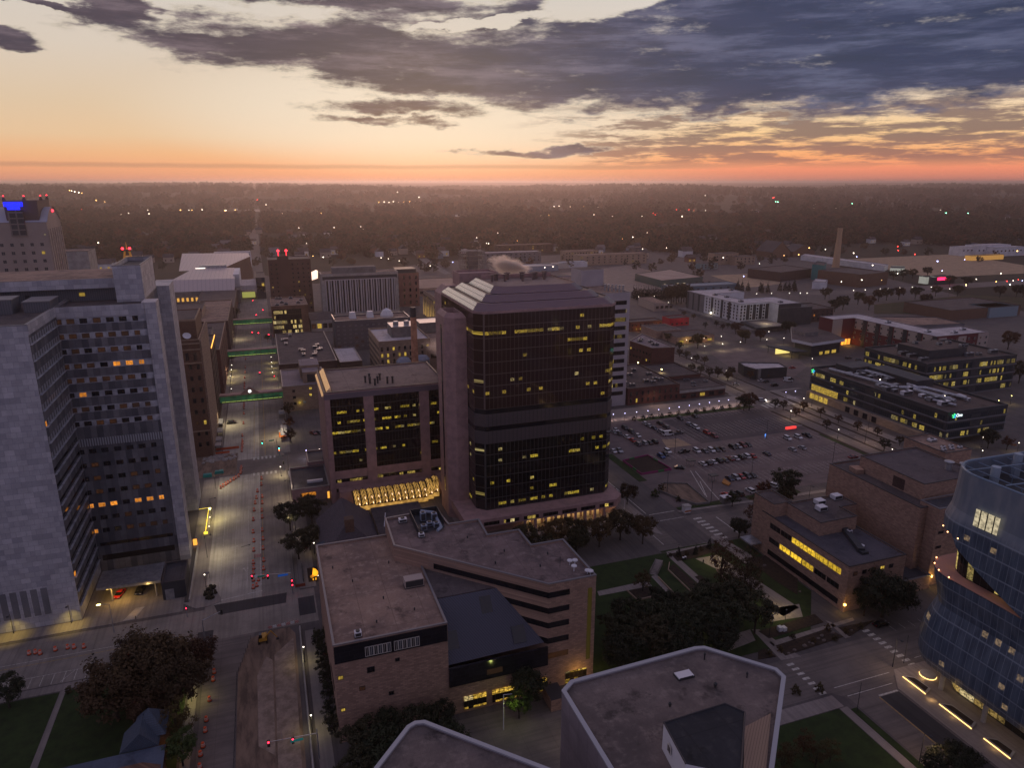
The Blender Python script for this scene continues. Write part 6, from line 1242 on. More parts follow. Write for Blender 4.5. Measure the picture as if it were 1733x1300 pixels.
for x, y in ((785, 560), (900, 553), (957, 550), (1030, 545), (1070, 543), (1127, 540), (1187, 537), (1280, 537), (1370, 545), (1450, 530), (640, 566)): lamp(*c3(x, y), 8, GLOBE, 'small warm lamp in the long line along the railway street', 'railway street lamps', 0, r=.4)
for x, y in ((905, 187), (1080, 183), (1290, 180), (1497, 180), (1290, 265)): lamp(*b3(x, y), 8, GLOBE, 'warm lamp along the road behind the white apartment block', 'back road lamps', 0, r=.36)
for x, y in ((300, 130), (457, 125), (650, 118), (597, 188)): lamp(*b2(x, y), 7, GLOBE, 'warm lamp shining through the row of dark evergreens', 'evergreen row lamps', 300, r=.3)
# park lamps and dark lot poles
for x, y, lb in ((1400, 430, 'park lamp beside the curved stone bench terrace'), (1315, 490, 'park lamp at the foot of the park walk')): lamp(*z14(x, y), 5.0, M('unlit_globe', (.4, .4, .4)), lb, 'park lamp posts', 0, r=.2)
for i, (x, y) in enumerate(((1470, 180), (1130, 330))): pass
for p, pw in ((at(*z14(1010, 165)), 520), (at(*z14(1345, 450)), 620), (at(*z14(955, 585)), 120)): LIGHTS.append((p.x, p.y, 5.5, pw, (1, .78, .32)))
PM = {}
for k, (x, y, y2) in enumerate(((1285, 400, 235), (615, 510, 385), (1175, 700, 610), (880, 870, 785), (558, 800, 700), (1362, 912, 770), (330, 790, 720))):
    q = z9(x, y) if k < 6 else z10(x, y); p = at(*q); h = 9.0
    if not PM:
        t = thing('lot_light_pole', 'x', 'light pole'); part('post', MB().tube((0, 0, 0), (0, 0, h), .12, .08, 6), METAL_DK, t); part('lamp_head', MB().box(-.7, -.15, h - .1, .7, .15, h + .08), METAL_DK, t); PM[0] = t
    else: t = dup(PM[0], None)
    t.location = (p.x, p.y, 0); t['group'] = 'unlit poles of the parking lot'
    t['label'] = 'tall unlit light pole ' + ['by the barrier at the boulevard end of the lot', 'beside the tan patch near the minibus', 'beside the fee canopy row', 'at the tip of the gravel island', 'on the hedge side of the gravel island', 'rising behind the brick lecture block', 'in the empty stalls before the theatre'][k]
p = at(*z13(1080, 1255)); t = thing('street_lamp', 'tall pale pole with bent arm between green-lit tree and loading yard', 'street lamp', (p.x, p.y, 0)); part('post', MB().tube((p.x, p.y, 0), (p.x, p.y, 9.5), .13, .08, 6).tube((p.x, p.y, 9.5), (p.x + 2.0, p.y, 9.2), .07, .06, 5), WHITE_MET, t)
p = at(*z11(718, 450)); t = thing('street_lamp', 'tall pale lamp post on the yellow lit pavement before the marble tower', 'street lamp', (p.x, p.y, 0)); part('post', MB().tube((p.x, p.y, 0), (p.x, p.y, 9.0), .12, .08, 6).tube((p.x, p.y, 9), (p.x - 2.2, p.y, 9.3), .07, .06, 5), METAL, t); part('lamp_head', MB().box(p.x - 3, p.y - .2, 9.2, p.x - 2.1, p.y + .2, 9.4), GLOBY, t)
TL = {}  # arm lamps added to brighten streets and lots; their posts are unseen
def added_arm_lamp(x, y, h, ax, ay, pw, c_, label, group):
    """an added lamp brightening the street; only the lens under its hood glows"""
    k = (h, ax, ay)
    if k not in TL:
        t = thing('street_lamp', label, 'street lamp'); part('post', MB().tube((0, 0, 0), (0, 0, h), .12, .07, 6).tube((0, 0, h), (ax, ay, h + .25), .06, .05, 5), METAL_DK, t); part('lamp_hood', MB().box(ax - .3, ay - .3, h + .16, ax + .3, ay + .3, h + .34), METAL_DK, t); part('lens', MB().face([(ax - .24, ay - .24, h + .15), (ax - .24, ay + .24, h + .15), (ax + .24, ay + .24, h + .15), (ax + .24, ay - .24, h + .15)]), GLOBE, t); TL[k] = o = t
    else: o = dup(TL[k], None)
    o.location = (x, y, 0); o['label'] = label
    if group: o['group'] = group
    elif 'group' in o: del o['group']
    LIGHTS.append((x + ax, y + ay, h - .1, pw, c_))
for x in (-88, -74, -60): added_arm_lamp(x, 205.4, 6.0, 0, -1.6, 900, (1, .70, .12), 'added arm lamp washing the pavement below the marble tower in yellow', 'added marble tower pavement lamps')
for y in (232, 262, 290): added_arm_lamp(-26, y, 8, 1.8, 0, 1300, (1, .84, .52), 'tall added arm lamp on the west kerb of the concrete lane', 'added west kerb arm lamps'); added_arm_lamp(2.6, y + 8, 8, -1.8, 0, 900, (1, .80, .52), 'tall added arm lamp on the east kerb beside the avenue trees', 'added east kerb arm lamps')
for k, y in enumerate((345, 372, 430, 470, 545, 590)): added_arm_lamp(-26.4 if k % 2 else 2.4, y, 9, 2 if k % 2 else -2, 0, 2600, (1, .83, .48), 'tall added arm lamp along the avenue between the skyways', 'added skyway stretch arm lamps')
for x, y, pw, c_, lb in ((205, 205.6, 420, (1, .7, .45), 'lot verge by the theatre'), (240, 312, 420, (1, .72, .55), 'hedge end of the promenade'), (264, 290, 900, (1, .66, .42), 'boulevard beside the emblem laboratory'), (264, 245, 800, (1, .66, .42), 'boulevard near the rear theatre block'), (281, 260, 500, (1, .62, .35), 'pavement of the emblem laboratory, south end'), (281, 300, 650, (1, .65, .35), 'pavement of the emblem laboratory, north end'), (264, 345, 700, (1, .75, .5), 'boulevard past the crossing'), (150, 331.6, 600, (1, .66, .45), 'promenade behind the tower'), (200, 331.6, 600, (1, .66, .45), 'promenade before the brick row'),
                     (143.6, 114.6, 520, (1, .66, .40), 'tower corner of the lower crossing'), (172, 112.4, 520, (1, .66, .40), 'lower street beside the curved tower'), (122.8, 88, 520, (1, .62, .36), 'lower avenue verge'), (190, 198.4, 420, (1, .68, .5), 'cross street below the lot'), (126, 250, 420, (1, .7, .5), 'lot street by the tower'), (57.6, 119, 300, (1, .75, .4), 'loading yard of the brick school')): added_arm_lamp(x, y, 8.4, 0, -1.4, pw, c_, 'tall added arm lamp on the ' + lb, None)
added_arm_lamp(84, 393, 6, -1.2, 0, 1000, (1, .6, .3), 'added arm lamp at the foot of the orange chimney', None)
for i, (x, y, z, pw, c_) in enumerate(LIGHTS):
    l = bpy.data.lights.new('lamp_light', 'SPOT'); l.spot_size = R(105 if z == 5.9 and x < -50 else 160); l.spot_blend = .8; l.energy = pw * 1.55; l.color = c_; l.shadow_soft_size = .3
    link('lamp_light', l, None, (x, y, z))
# ================================================================== street things
RED = M('signal_red', (1, 0, 0), emit=(1, .02, .05), es=8); GRN = M('signal_green', (0, 1, .5), emit=(.05, 1, .55), es=10); YEL = M('signal_housing', (.02, .02, .02), .6)
SBLUE = M('blue_sign', (0.01, 0.10, 0.42), .5, emit=(.01, .12, .55), es=.25); SGRN = M('green_sign', (0.01, 0.14, 0.10), .5, emit=(.01, .2, .14), es=.12); WHT = M('sign_white', (.7, .7, .7), .6)
def signal(label, base, heads, arm_z, pole_h, signs=(), lens=None, rad=.16):
    """a mast-arm traffic signal: heads = points (x, y) along the arm"""
    bx, by = base; lens = lens or RED
    t = thing('traffic_signal', label, 'traffic light', (bx, by, 0), 0, 'mast-arm traffic signals')
    part('pole', MB().tube((bx, by, 0), (bx, by, pole_h), .16, .1, 7), METAL, t)
    if heads:
        e = heads[-1]; part('mast_arm', MB().tube((bx, by, arm_z + .5), (e[0], e[1], arm_z), .11, .06, 6), METAL, t)
    for x, y in heads:
        h = part('signal_head', MB().box(x - .28, y - .2, arm_z - 1.15, x + .28, y + .2, arm_z + .35), YEL, t); part('lens', MB().ball((x, y - .24, arm_z + (.05 if lens is RED else -.85)), .2 * rad / .16, n=8), lens, h)
    for (x, y), w, hgt, m in signs:
        part('sign_board', MB().box(x - w / 2, y - .3, arm_z - hgt / 2, x + w / 2, y - .22, arm_z + hgt / 2), m, t)
    return t
s1 = signal('traffic signal with blue and green sign boards and two red lenses at the near junction', (-.2, 200.5), [(-6.9, 202.2), (-11.4, 203.6)], 6.6, 8.5, (((-2.6, 201.1), 2.9, .62, SBLUE), ((-8.8, 202.6), 2.0, .5, SGRN), ((-10.2, 203.0), .9, .9, WHT)))
part('signal_head', MB().box(-.5, 199.9, 2.8, .1, 200.3, 5.2), YEL, s1); part('lens', MB().ball((-.2, 199.7, 4.9), .2), RED, s1); part('lens', MB().ball((-.2, 199.7, 3.4), .2), RED, s1)
signal('traffic signal with one green lens at the upper junction', (-1.2, 324), [(-7.4, 324)], 6.4, 8, (((-3.4, 323.8), 2.2, .5, SGRN),), GRN)
t = signal('short post signal with green lens on the corner by the corner annex', (-.4, 321), [], 4, 4.4); h = part('signal_head', MB().box(-.7, 320.7, 3, -.1, 321.1, 4.4), YEL, t); part('lens', MB().ball((-.4, 320.5, 3.4), .24), GRN, h); part('lens', MB().ball((-.4, 320.4, 2.5), .24), M('hand_amber', (1, .3, .1), emit=(1, .2, .05), es=6), h)
sx = [('red signal on the avenue just past the clock skyway', a2(645, 572), 5.5), ('paired red signal on the east kerb past the clock skyway', a2(845, 622), 4.5), ('red signal nearest the brown glass office on the avenue', a1(1205, 1030), 4.5), ('red signal mid-avenue beyond the second skyway', a1(1032, 1005), 5.5), ('second red signal mid-avenue beyond the second skyway', a1(1097, 1012), 5.5),
      ('red signal far up the avenue before the arena', a1(1040, 672), 5.5), ('red signal just beyond the farthest skyway', a1(1075, 822), 5.5), ('red signal on the east kerb beyond the farthest skyway', a1(1145, 770), 4), ('red signal at the arena corner of the avenue', a1(1133, 580), 5)]
for lb, q, h in sx:
    p = at(*q, h); signal(lb, (p.x + 2.5, p.y), [(p.x, p.y)], h, h + .8, (), RED, .3 if p.y > 500 else .24)
t = signal('traffic signal with teal street sign above the construction strip', (2.0, 132.0), [(-3.0, 132.6), (-7.9, 133.4)], 6.2, 7.8, (((-2.2, 132.2), 2.6, .55, M('teal_sign', (0.02, 0.12, 0.12), .5, emit=(.02, .25, .25), es=.25)),))
part('small_pole', MB().tube((-5.1, 132.9, 6.2), (-5.1, 132.9, 8.2), .04, n=5), METAL, t)
p = at(*z12(290, 415)); signal('dark signal on a long low arm in front of the big brown tree', (p.x - 4.6, p.y - 4), [(p.x, p.y)], 5.2, 6.0, (), M('dark_lens', (.05, .05, .05)))
p = at(*z11(1170, 295), 3); t = signal('post signal with red lens at the marble tower driveway', (p.x, p.y), [], 3, 3.6); part('signal_head', MB().box(p.x - .25, p.y - .2, 2.4, p.x + .25, p.y + .2, 3.4), YEL, t); part('lens', MB().ball((p.x, p.y - .25, 3.0), .18), RED, t)
p = at(*z7(672, 545)); t = signal('unlit signal post on the annex corner of the upper junction', (p.x, p.y), [], 4, 4.2); part('signal_head', MB().box(p.x - .3, p.y - .3, 3, p.x + .3, p.y + .3, 4.4), YEL, t)
# barrels
BAR_O = M('orange_plastic', (0.62, 0.09, 0.03), .6); BAR_W = M('reflective_band', (.62, .55, .5), .5)
def barrel_proto():
    t = thing('traffic_barrel', 'orange and white barrel', 'traffic barrel')
    part('drum', MB().lathe([(.38, .08), (.33, .45), (.31, .75), (.27, 1.0), (.2, 1.08)], n=10), BAR_O, t)
    part('white_band', MB().lathe([(.345, .42), (.335, .56)], n=10).lathe([(.325, .70), (.31, .84)], n=10), BAR_W, t); part('base_ring', MB().lathe([(.46, 0), (.46, .09), (.36, .1)], n=10), TYRE, t)
    return t
BP = barrel_proto(); first = [True]
def barrel(x, y, label, group):
    if first[0]: o = BP; first[0] = False
    else: o = dup(BP, None)
    o.location = (x + rnd.uniform(-.15, .15), y + rnd.uniform(-.2, .2), .02); o.rotation_euler = (0, 0, rnd.random() * 6); o['label'] = label; o['group'] = group; o.scale = (1.25,) * 3
for y in (169.5, 166.4, 158.8, 152.1, 148.4, 143.9, 141.5, 137.5): barrel(-20.9 - (169.5 - y) * .045, y, 'orange barrel on the lower street below the big brown tree', 'barrels on the lower street')
for y in (281.5, 275.3, 270.2, 263.8, 255.7, 245.4, 238.4, 231.5, 223.1, 219.6, 211.8, 207.6, 216.0): barrel(-11.55 + max(0, y - 262) * .07, y, 'orange barrel in the west line along the concrete lane edge', 'west barrel line of the avenue')
for y in (294.5, 287.8, 275.5, 269.7, 262.5, 256.4, 245.8, 238.9, 231.9, 223.6, 218.0, 213.0): barrel(-8.45, y, 'orange barrel in the east line down the middle of the avenue', 'east barrel line of the avenue')
for y in (303.5, 305.5, 308, 310, 331, 334, 336.6, 339, 341.5, 345, 352.6, 372, 389, 399, 402, 405, 408): barrel(-16.7, y, 'orange barrel in the lane line north of the upper junction', 'upper barrel line of the avenue')
for y in (428, 441, 447, 453, 466, 480, 494, 518, 535): barrel(-17.0, y, 'orange barrel in the lane line beyond the clock skyway', 'far barrel line of the avenue')
for k in range(8): barrel(-17.6 - k * .95, 300.4 - k * 1.5, 'orange barrel on the curve into the closed lane', 'curved barrel line')
for x, y in ((185, 592), (222, 583), (258, 586), (347, 566), (425, 551), (465, 548), (528, 545)): p = at(*z11(x, y)); barrel(p.x, p.y, 'orange barrel along the cross street kerb by the marble tower', 'cross street barrels')
for x, y in ((270, 408), (298, 312)): barrel(*at(*(410 + x * .0923, 955 + y * .0923)).xy, 'orange barrel at the junction mouth under the mast arm', 'junction mouth barrels')
# barricades, concrete barrier, fences
t = thing('barricade', 'red and white striped barricade between the barrel lines', 'barricade', (-10.2, 226.6, 0))
for z in (.35, .75, 1.15): part('rail', MB().box(-11.4, 226.5, z, -9.0, 226.56, z + .24), M('striped_board', rough=.6, pat=lambda nt, b: mix(nt, ((worldpos(nt)[1] + worldpos(nt)[3]) / .5).fract().gt(.5), (.55, .06, .04), (.55, .5, .48))), t)
for x in (-11.2, -9.2): part('leg', MB().tube((x, 226.2, 0), (x, 226.53, 1.5), .04, n=5).tube((x, 226.9, 0), (x, 226.53, 1.5), .04, n=5), METAL_DK, t)
t = thing('barricade_line', 'line of white barricades closing the construction strip at the junction', 'barricade', (-4, 184.2, 0))
for k in range(7): part('barricade_board', MB().box(-7.6 + k * 1.2, 184.0 + k * .06, .3, -6.6 + k * 1.2, 184.08 + k * .06, 1.05), WHT if k % 2 else MATS['striped_board'], t)
solid('concrete_barrier', 'long pale concrete barrier between construction strip and pavement', 'barrier', MB().loft([[(x - .3, 182, 0), (x + .3, 182, 0), (x + .12, 182, .85), (x - .12, 182, .85)] for x in (.75,)] + [[(.25, 120, 0), (.85, 120, 0), (.67, 120, .85), (.43, 120, .85)]]), CONC, (.6, 150, 0))
mb = MB()
for k in range(34): mb.tube((-15.4 + (3.2 * max(0, k - 25) / 8), 120 + k * 1.85, 0), (-15.4 + (3.2 * max(0, k - 25) / 8), 120 + k * 1.85, 1.3), .05, n=5)
mb.box(-15.43, 120, 1.0, -15.37, 166, 1.2); solid('construction_fence', 'low dark fence along the lower street side of the construction strip', 'fence', mb, METAL_DK, (-15.4, 150, 0))
t = thing('construction_fence', 'orange net fence round the dug-up corner by the brown brick block', 'fence', (-22, 336, 0)); part('net', MB().box(-28, 335.9, .1, -18, 336, 1.2).box(-28, 331, .1, -22, 331.1, 1.1), M('orange_net', (.5, .10, .04), .8), t)
sheet('dug_up_ground', [[(-36, 304), (-18.6, 304), (-18.4, 330), (-36, 330)]], DIRT, .024)
mb = MB(); r2 = random.Random(3)
for k in range(60):
    x, y = r2.uniform(-33, -19.5), r2.uniform(321, 329); s = r2.uniform(.3, 1.0); mb.loft([[(x - s, y - s * .7, 0), (x + s, y - s * .6, 0), (x + s * .8, y + s * .7, 0), (x - s * .7, y + s * .6, 0)], [(x - s * .4, y - s * .3, s * .7), (x + s * .4, y - s * .3, s * .6), (x + s * .3, y + s * .3, s * .7), (x - s * .3, y + s * .3, s * .6)]])
struct('rubble', mb, CONC, 'stuff')
# site cabins with teal covers
for k, (x, y) in enumerate(((-30, 305), (-25.5, 307.5))): solid('covered_pallet', ('larger ' if k == 0 else 'smaller ') + 'pallet under teal sheeting at the dug-up corner', 'pallet', MB().loft([lev(rect(x - 1.8, y - 1, x + 1.8, y + 1), 0), lev(rect(x - 1.6, y - .9, x + 1.6, y + .9), 1.2)]), M('teal_sheet', (0.02, 0.22, 0.22), .5), (x, y, 0))
# excavator in the strip
ex, ey = at(*z12(540, 505)).xy; YM = M('machine_yellow', (0.46, 0.24, 0.03), .5)
t = thing('excavator', 'small yellow excavator with raised boom at the top of the construction strip', 'excavator', (ex, ey, 0))
for x in (-1.0, 1.0): part('track', MB().loft([[(ex + x - .25, ey + y, z) for y, z in ((-1.5, .35), (-1.2, .02), (1.2, .02), (1.5, .35), (1.2, .72), (-1.2, .72))], [(ex + x + .25, ey + y, z) for y, z in ((-1.5, .35), (-1.2, .02), (1.2, .02), (1.5, .35), (1.2, .72), (-1.2, .72))]]), TYRE, t)
part('body', MB().loft([lev(rect(ex - 1.1, ey - 1.2, ex + 1.1, ey + 1.6), .8), lev(rect(ex - 1.0, ey - 1.1, ex + 1.0, ey + 1.5), 1.7)]), YM, t); part('cab', MB().loft([lev(rect(ex - 1.0, ey - 1.1, ex - .1, ey + .4), 1.7), lev(rect(ex - .9, ey - 1.0, ex - .2, ey + .3), 2.7)]), CARGLASS, t)
bm_ = part('boom', MB().tube((ex + .5, ey - .8, 1.5), (ex + 2.2, ey - 1.2, 3.6), .2, .16, 6).tube((ex + 2.2, ey - 1.2, 3.6), (ex + 3.8, ey - 1.5, 1.4), .15, .1, 6), YM, t); part('bucket', MB().loft([lev(rect(ex + 3.4, ey - 1.9, ex + 4.2, ey - 1.1), .9), lev(rect(ex + 3.6, ey - 1.8, ex + 4.0, ey - 1.2), 1.5)]), METAL_DK, bm_)
# shelters on the pavements
SHR = M('shelter_roof', (0.20, 0.20, 0.235), .4, .2)
def shelter(x, y, w, d, label, lit=False):
    t = thing('bus_shelter', label, 'bus shelter', (x, y, .1), 0, 'pavement shelters')
    part('roof', MB().loft([lev(rect(x - w / 2, y - d / 2, x + w / 2, y + d / 2), 2.7), lev(rect(x - w / 2 + .2, y - d / 2 + .2, x + w / 2 - .2, y + d / 2 - .2), 2.95)]), SHR, t)
    for sx_ in (-1, 1):
        for sy in (-1, 1): part('post', MB().tube((x + sx_ * (w / 2 - .2), y + sy * (d / 2 - .2), .1), (x + sx_ * (w / 2 - .2), y + sy * (d / 2 - .2), 2.7), .06, n=5), METAL_DK, t)
    part('back_glass', MB().box(x + w / 2 - .25, y - d / 2 + .3, .4, x + w / 2 - .2, y + d / 2 - .3, 2.5), GLASSB, t)
    if lit: part('ad_panel', MB().box(x + w / 2 - 1.2, y + d / 2 - .3, .5, x + w / 2 - .1, y + d / 2 - .2, 2.9), M('ad_light', (1, 1, 1), emit=(.8, .85, 1), es=.8), t)
for x, y, w, d, lb, lit in ((4.0, 289.5, 3.6, 7.0, 'grey pavement shelter at the north end beside the corner annex', True), (4.2, 279.5, 3.6, 8.0, 'grey pavement shelter with pale panel beside the corner annex trees', True),
                            (2.6, 352, 3.2, 7.0, 'grey pavement shelter with white panel near the plaza cars', True), (2.4, 343, 3.2, 7.0, 'grey pavement shelter closest to the orange kiosk', True), (2.6, 378, 3.0, 6.0, 'dark pavement shelter below the buff block wall', False),
                            (-27.6, 372, 3.0, 9, 'shelter on the west pavement under the clock skyway', False), (-27.2, 358, 3.0, 7, 'shelter on the west pavement with a white front', False), (-27.2, 345, 3.0, 6, 'shelter nearest the black suv on the west pavement', False), (-27.0, 337, 2.8, 5, 'shelter nearest the orange net fence on the west pavement', False)): shelter(x, y, w, d, lb, lit)
kx, ky = at(*z7(660, 328)).xy
t = thing('lit_kiosk', 'small kiosk with glowing orange sides by the upper junction', 'kiosk', (kx, ky, 0)); part('body', MB().prism(rect(kx - 1.3, ky - 1, kx + 1.3, ky + 1), 0, 2.5), M('orange_glow', (1, .3, .05), emit=(1, .22, .03), es=.9), t); part('roof', MB().prism(rect(kx - 1.5, ky - 1.2, kx + 1.5, ky + 1.2), 2.5, 2.8), SHR, t)
# lit railing before the marble tower
t = thing('lit_railing', 'railing wrapped in yellow lights leading to the marble tower side door', 'railing', (-29, 255, 0)); YG = M('yellow_string_light', (1, .8, .1), emit=(1, .72, .06), es=1.6)
p0, p1 = at(*z7(180, 945)), at(*z7(200, 795)); part('light_string', MB().tube((p0.x, p0.y, 1.1), (p1.x, p1.y, 1.1), .09, n=5).tube((p1.x, p1.y, 1.1), (p1.x - 3.4, p1.y - .5, 1.2), .06, n=5), YG, t)
for k in range(8): q = p0.lerp(p1, k / 7); part('post', MB().tube((q.x, q.y, 0), (q.x, q.y, 1.1), .05, n=5), METAL_DK, t)
LQ = p0.lerp(p1, .15); glow('railing_light', Vector((LQ.x, LQ.y, 1.6)) - base_of(t), 90, (1, .75, .1), t, .3); part('lamp_box', MB().box(p0.x - .6, p0.y - .4, .2, p0.x + .6, p0.y + .4, .8), YG, t)
t = thing('ticket_machine', 'small yellow lit cabinet beside the marble tower ramp wall', 'cabinet', (-30.5, 243, 0)); part('case', MB().box(-31.0, 242.4, .1, -29.8, 243.4, 2.0), MATS['amber_door'], t)
t = thing('ramp_wall', 'dark slot and low parapet along the base of the marble tower pier', 'wall', (-30, 222, 0)); part('dark_slot', MB().box(-30.9, 206, .12, -29.6, 240, .3), METAL_DK, t); part('parapet', MB().box(-29.6, 206, .1, -29.2, 240, 1.0), CONC, t)
# planted island and signboard on the corner
p = at(*z11(1325, 205)); t = thing('planter_bed', 'dark shrub bed with rubble edge on the junction island', 'planter', (p.x, p.y, 0)); mb = MB()
for k in range(40):
    a, r_ = rnd.random() * 6.3, rnd.random() ** .5; mb.ball((p.x + math.cos(a) * r_ * 1.7, p.y + math.sin(a) * r_ * 4.2, .3 + rnd.random() * .3), .35 + rnd.random() * .3, n=5)
part('shrubs', mb, M('dark_shrub', (0.018, 0.020, 0.012), 1.0, col2=(.03, .022, .012), ns=2), t)
p = at(*z11(1308, 110)); t = thing('notice_board', 'small pale notice board on two thin posts by the junction island', 'notice board', (p.x, p.y, 0)); part('board', MB().box(p.x - .6, p.y, 1.6, p.x + .6, p.y + .06, 2.3), CONC, t); part('post', MB().tube((p.x - .5, p.y, 0), (p.x - .5, p.y, 2.2), .04, n=5), METAL_DK, t); part('post', MB().tube((p.x + .5, p.y, 0), (p.x + .5, p.y, 2.2), .04, n=5), METAL_DK, t)
# amber lit ornament in the corner bed
p = at(*c7(965, 915)); t = thing('lit_ornament', 'amber lit leaf-shaped ornament on dark bed at the school corner', 'ornament', (p.x, p.y, 0)); AMB = M('amber_ornament', (1, .5, .05), emit=(1, .42, .02), es=1.1)
part('upright_leaf', MB().loft([[(p.x + x * 1.0, p.y + .1, z) for x, z in ((-.9, .3), (.6, .2), (1.1, 1.3), (.3, 2.6), (-.5, 3.0), (-.7, 1.6))], [(p.x + x, p.y + .4, z) for x, z in ((-.9, .3), (.6, .2), (1.1, 1.3), (.3, 2.6), (-.5, 3.0), (-.7, 1.6))]]), AMB, t); part('pumpkin', MB().ball((p.x - 1.0, p.y - .4, .55), .6, sz=.8), M('dim_amber', (.6, .25, .03), emit=(.8, .3, .02), es=.35), t)
part('ring', MB().tube((p.x - 1.8, p.y - .5, .2), (p.x - 1.0, p.y - 1.3, .2), .08, n=5).tube((p.x - 1.0, p.y - 1.3, .2), (p.x + .4, p.y - 1.1, .2), .08, n=5), METAL_DK, t); part('small_lamp', MB().ball((p.x + .9, p.y - .9, .8), .14), GLOBE, t); part('number_plate', MB().box(p.x - .9, p.y - 2.2, .2, p.x - .6, p.y - 2.1, .8).box(p.x - .1, p.y - 2.2, .2, p.x + .2, p.y - 2.1, .9), AMB, t)
glow('ornament_light', (-.3, -1.0, 1.6), 25, (1, .6, .1), t, .2)
sheet('ornament_bed', [[(p.x - 2.2, p.y - 2.8), (p.x + 1.4, p.y - 2.8), (p.x + 1.4, p.y + 6), (p.x - 2.2, p.y + 6)]], MULCH, .15)
# red panel wall and planter by the junction
t = thing('hoarding', 'dark hoarding with orange lit end along the avenue trees', 'hoarding', (1.6, 214, 0)); part('hoarding_board', MB().box(.6, 205, .1, .75, 224, 1.4).box(3.2, 206, .1, 3.35, 216, 1.2), METAL_DK, t); part('end_fence', MB().box(.6, 203.6, .1, 3.6, 203.7, 1.1), M('rust_fence', (.22, .05, .03), .7), t)
# walled planting beds by the parking lot
MAG = M('magenta_wall', (0.22, 0.03, 0.12), .8); GRW = M('green_wall', (0.03, 0.16, 0.05), .8)
def bedwall(label, pts, mat_m, ground):
    q = [at(*p) for p in pts]; c = sum(q, Vector()) / len(q); t = thing('planting_bed', label, 'planting bed', (c.x, c.y, 0)); mb = MB(); mg = MB()
    for i in range(len(q)):
        a, b_ = q[i], q[(i + 1) % len(q)]; dd = (b_ - a).normalized(); n_ = Vector((-dd.y, dd.x, 0)) * .15; m_ = a.lerp(b_, .55); m2 = a.lerp(b_, .75)
        for s, e, d_ in ((a, m_, mb), (m_, m2, mg), (m2, b_, mb)): d_.prism([(s - n_).xy[:], (e - n_).xy[:], (e + n_).xy[:], (s + n_).xy[:]], 0, .9)
    part('low_wall', mb, mat_m[0], t); part('low_wall', mg, mat_m[1], t); part('soil', MB().face([(v.x, v.y, .35) for v in q]), ground, t)
bedwall('planting bed enclosed by low magenta and green painted wall', [z9(370, 668), z9(590, 632), z9(415, 530), z9(235, 570)], (MAG, GRW), MULCH)
bedwall('kerbed gravel island between lot entrance lanes', [z9(770, 890), z9(870, 880), z9(705, 740), z9(530, 735), z9(500, 790), z9(640, 850)], (CONC_DK, CONC_DK), DIRT)
sheet('tan_patch', [Q(z9(560, 470), z9(740, 450), z9(640, 400), z9(520, 410))], MATS['tan_lot'], .03)
for k, (x, y) in enumerate(((730, 600), (895, 712))):
    p = at(*z9(x, y)); t = thing('fee_canopy', 'small square steel canopy over the ' + ('far' if k == 0 else 'near') + ' pay lane of the lot', 'canopy', (p.x, p.y, 0)); part('roof', MB().prism(rect(p.x - 1.8, p.y - 1.4, p.x + 1.8, p.y + 1.4), 2.6, 2.9, bottom=True), METAL_DK, t)
    for sx_ in (-1.5, 0, 1.5):
        for sy in (-1.1, 1.1): part('post', MB().tube((p.x + sx_, p.y + sy, 0), (p.x + sx_, p.y + sy, 2.6), .09, n=5), METAL, t)
p = at(*z9(700, 940)); t = thing('attendant_booth', 'white booth with orange base at the lot exit', 'booth', (p.x, p.y, 0)); part('body', MB().prism(rect(p.x - 1.3, p.y - 1.0, p.x + 1.3, p.y + 1.2), 0, 2.6), WHITE_MET, t); part('orange_band', MB().box(p.x - 1.34, p.y - 1.05, .5, p.x + 1.34, p.y - 1.0, 1.1), M('orange_panel', (.4, .14, .04), .7), t); part('roof', MB().prism(rect(p.x - 1.5, p.y - 1.2, p.x + 1.5, p.y + 1.4), 2.6, 2.8), CONC, t)
p = at(*z9(985, 870)); t = thing('attendant_booth', 'grey hut beside the red sedan at the front of the lot', 'booth', (p.x, p.y, 0)); part('body', MB().prism(rect(p.x - 1.7, p.y - 1.2, p.x + 1.7, p.y + 1.2), 0, 2.5), CONC_DK, t); part('roof', MB().prism(rect(p.x - 1.9, p.y - 1.4, p.x + 1.9, p.y + 1.4), 2.5, 2.75), WHITE_MET, t)
p = at(*z9(980, 735)); solid('orange_barrier', 'orange barrier boards lying beside the fee canopy', 'barrier', MB().prism(Q(z9(960, 730), z9(1010, 750), z9(1025, 735), z9(975, 700)), 0, .5), M('dull_orange', (.36, .16, .04), .8), (p.x, p.y, 0))
p = at(*z9(1465, 328)); t = thing('barrier_gate', 'red lit barrier gate at the boulevard end of the lot', 'barrier gate', (p.x, p.y, 0)); part('housing', MB().prism(rect(p.x - 3, p.y - .5, p.x + 3, p.y + .5), 0, 1.1), M('red_glow_panel', (1, .1, .08), emit=(1, .06, .05), es=1.0), t); part('arm', MB().tube((p.x + 3, p.y, 1), (p.x + 7, p.y, 1.1), .06, n=5), WHT, t)
p = at(*z9(1277, 395)); solid('blue_panel_post', 'short post with blue glowing panel by the lot light pole', 'sign post', MB().tube((p.x, p.y, 0), (p.x, p.y, 1.2), .06, n=5).box(p.x - .3, p.y - .1, 1.0, p.x + .3, p.y, 2.0), M('blue_panel', (.1, .3, 1), emit=(.12, .35, 1), es=1.2), (p.x, p.y, 0))
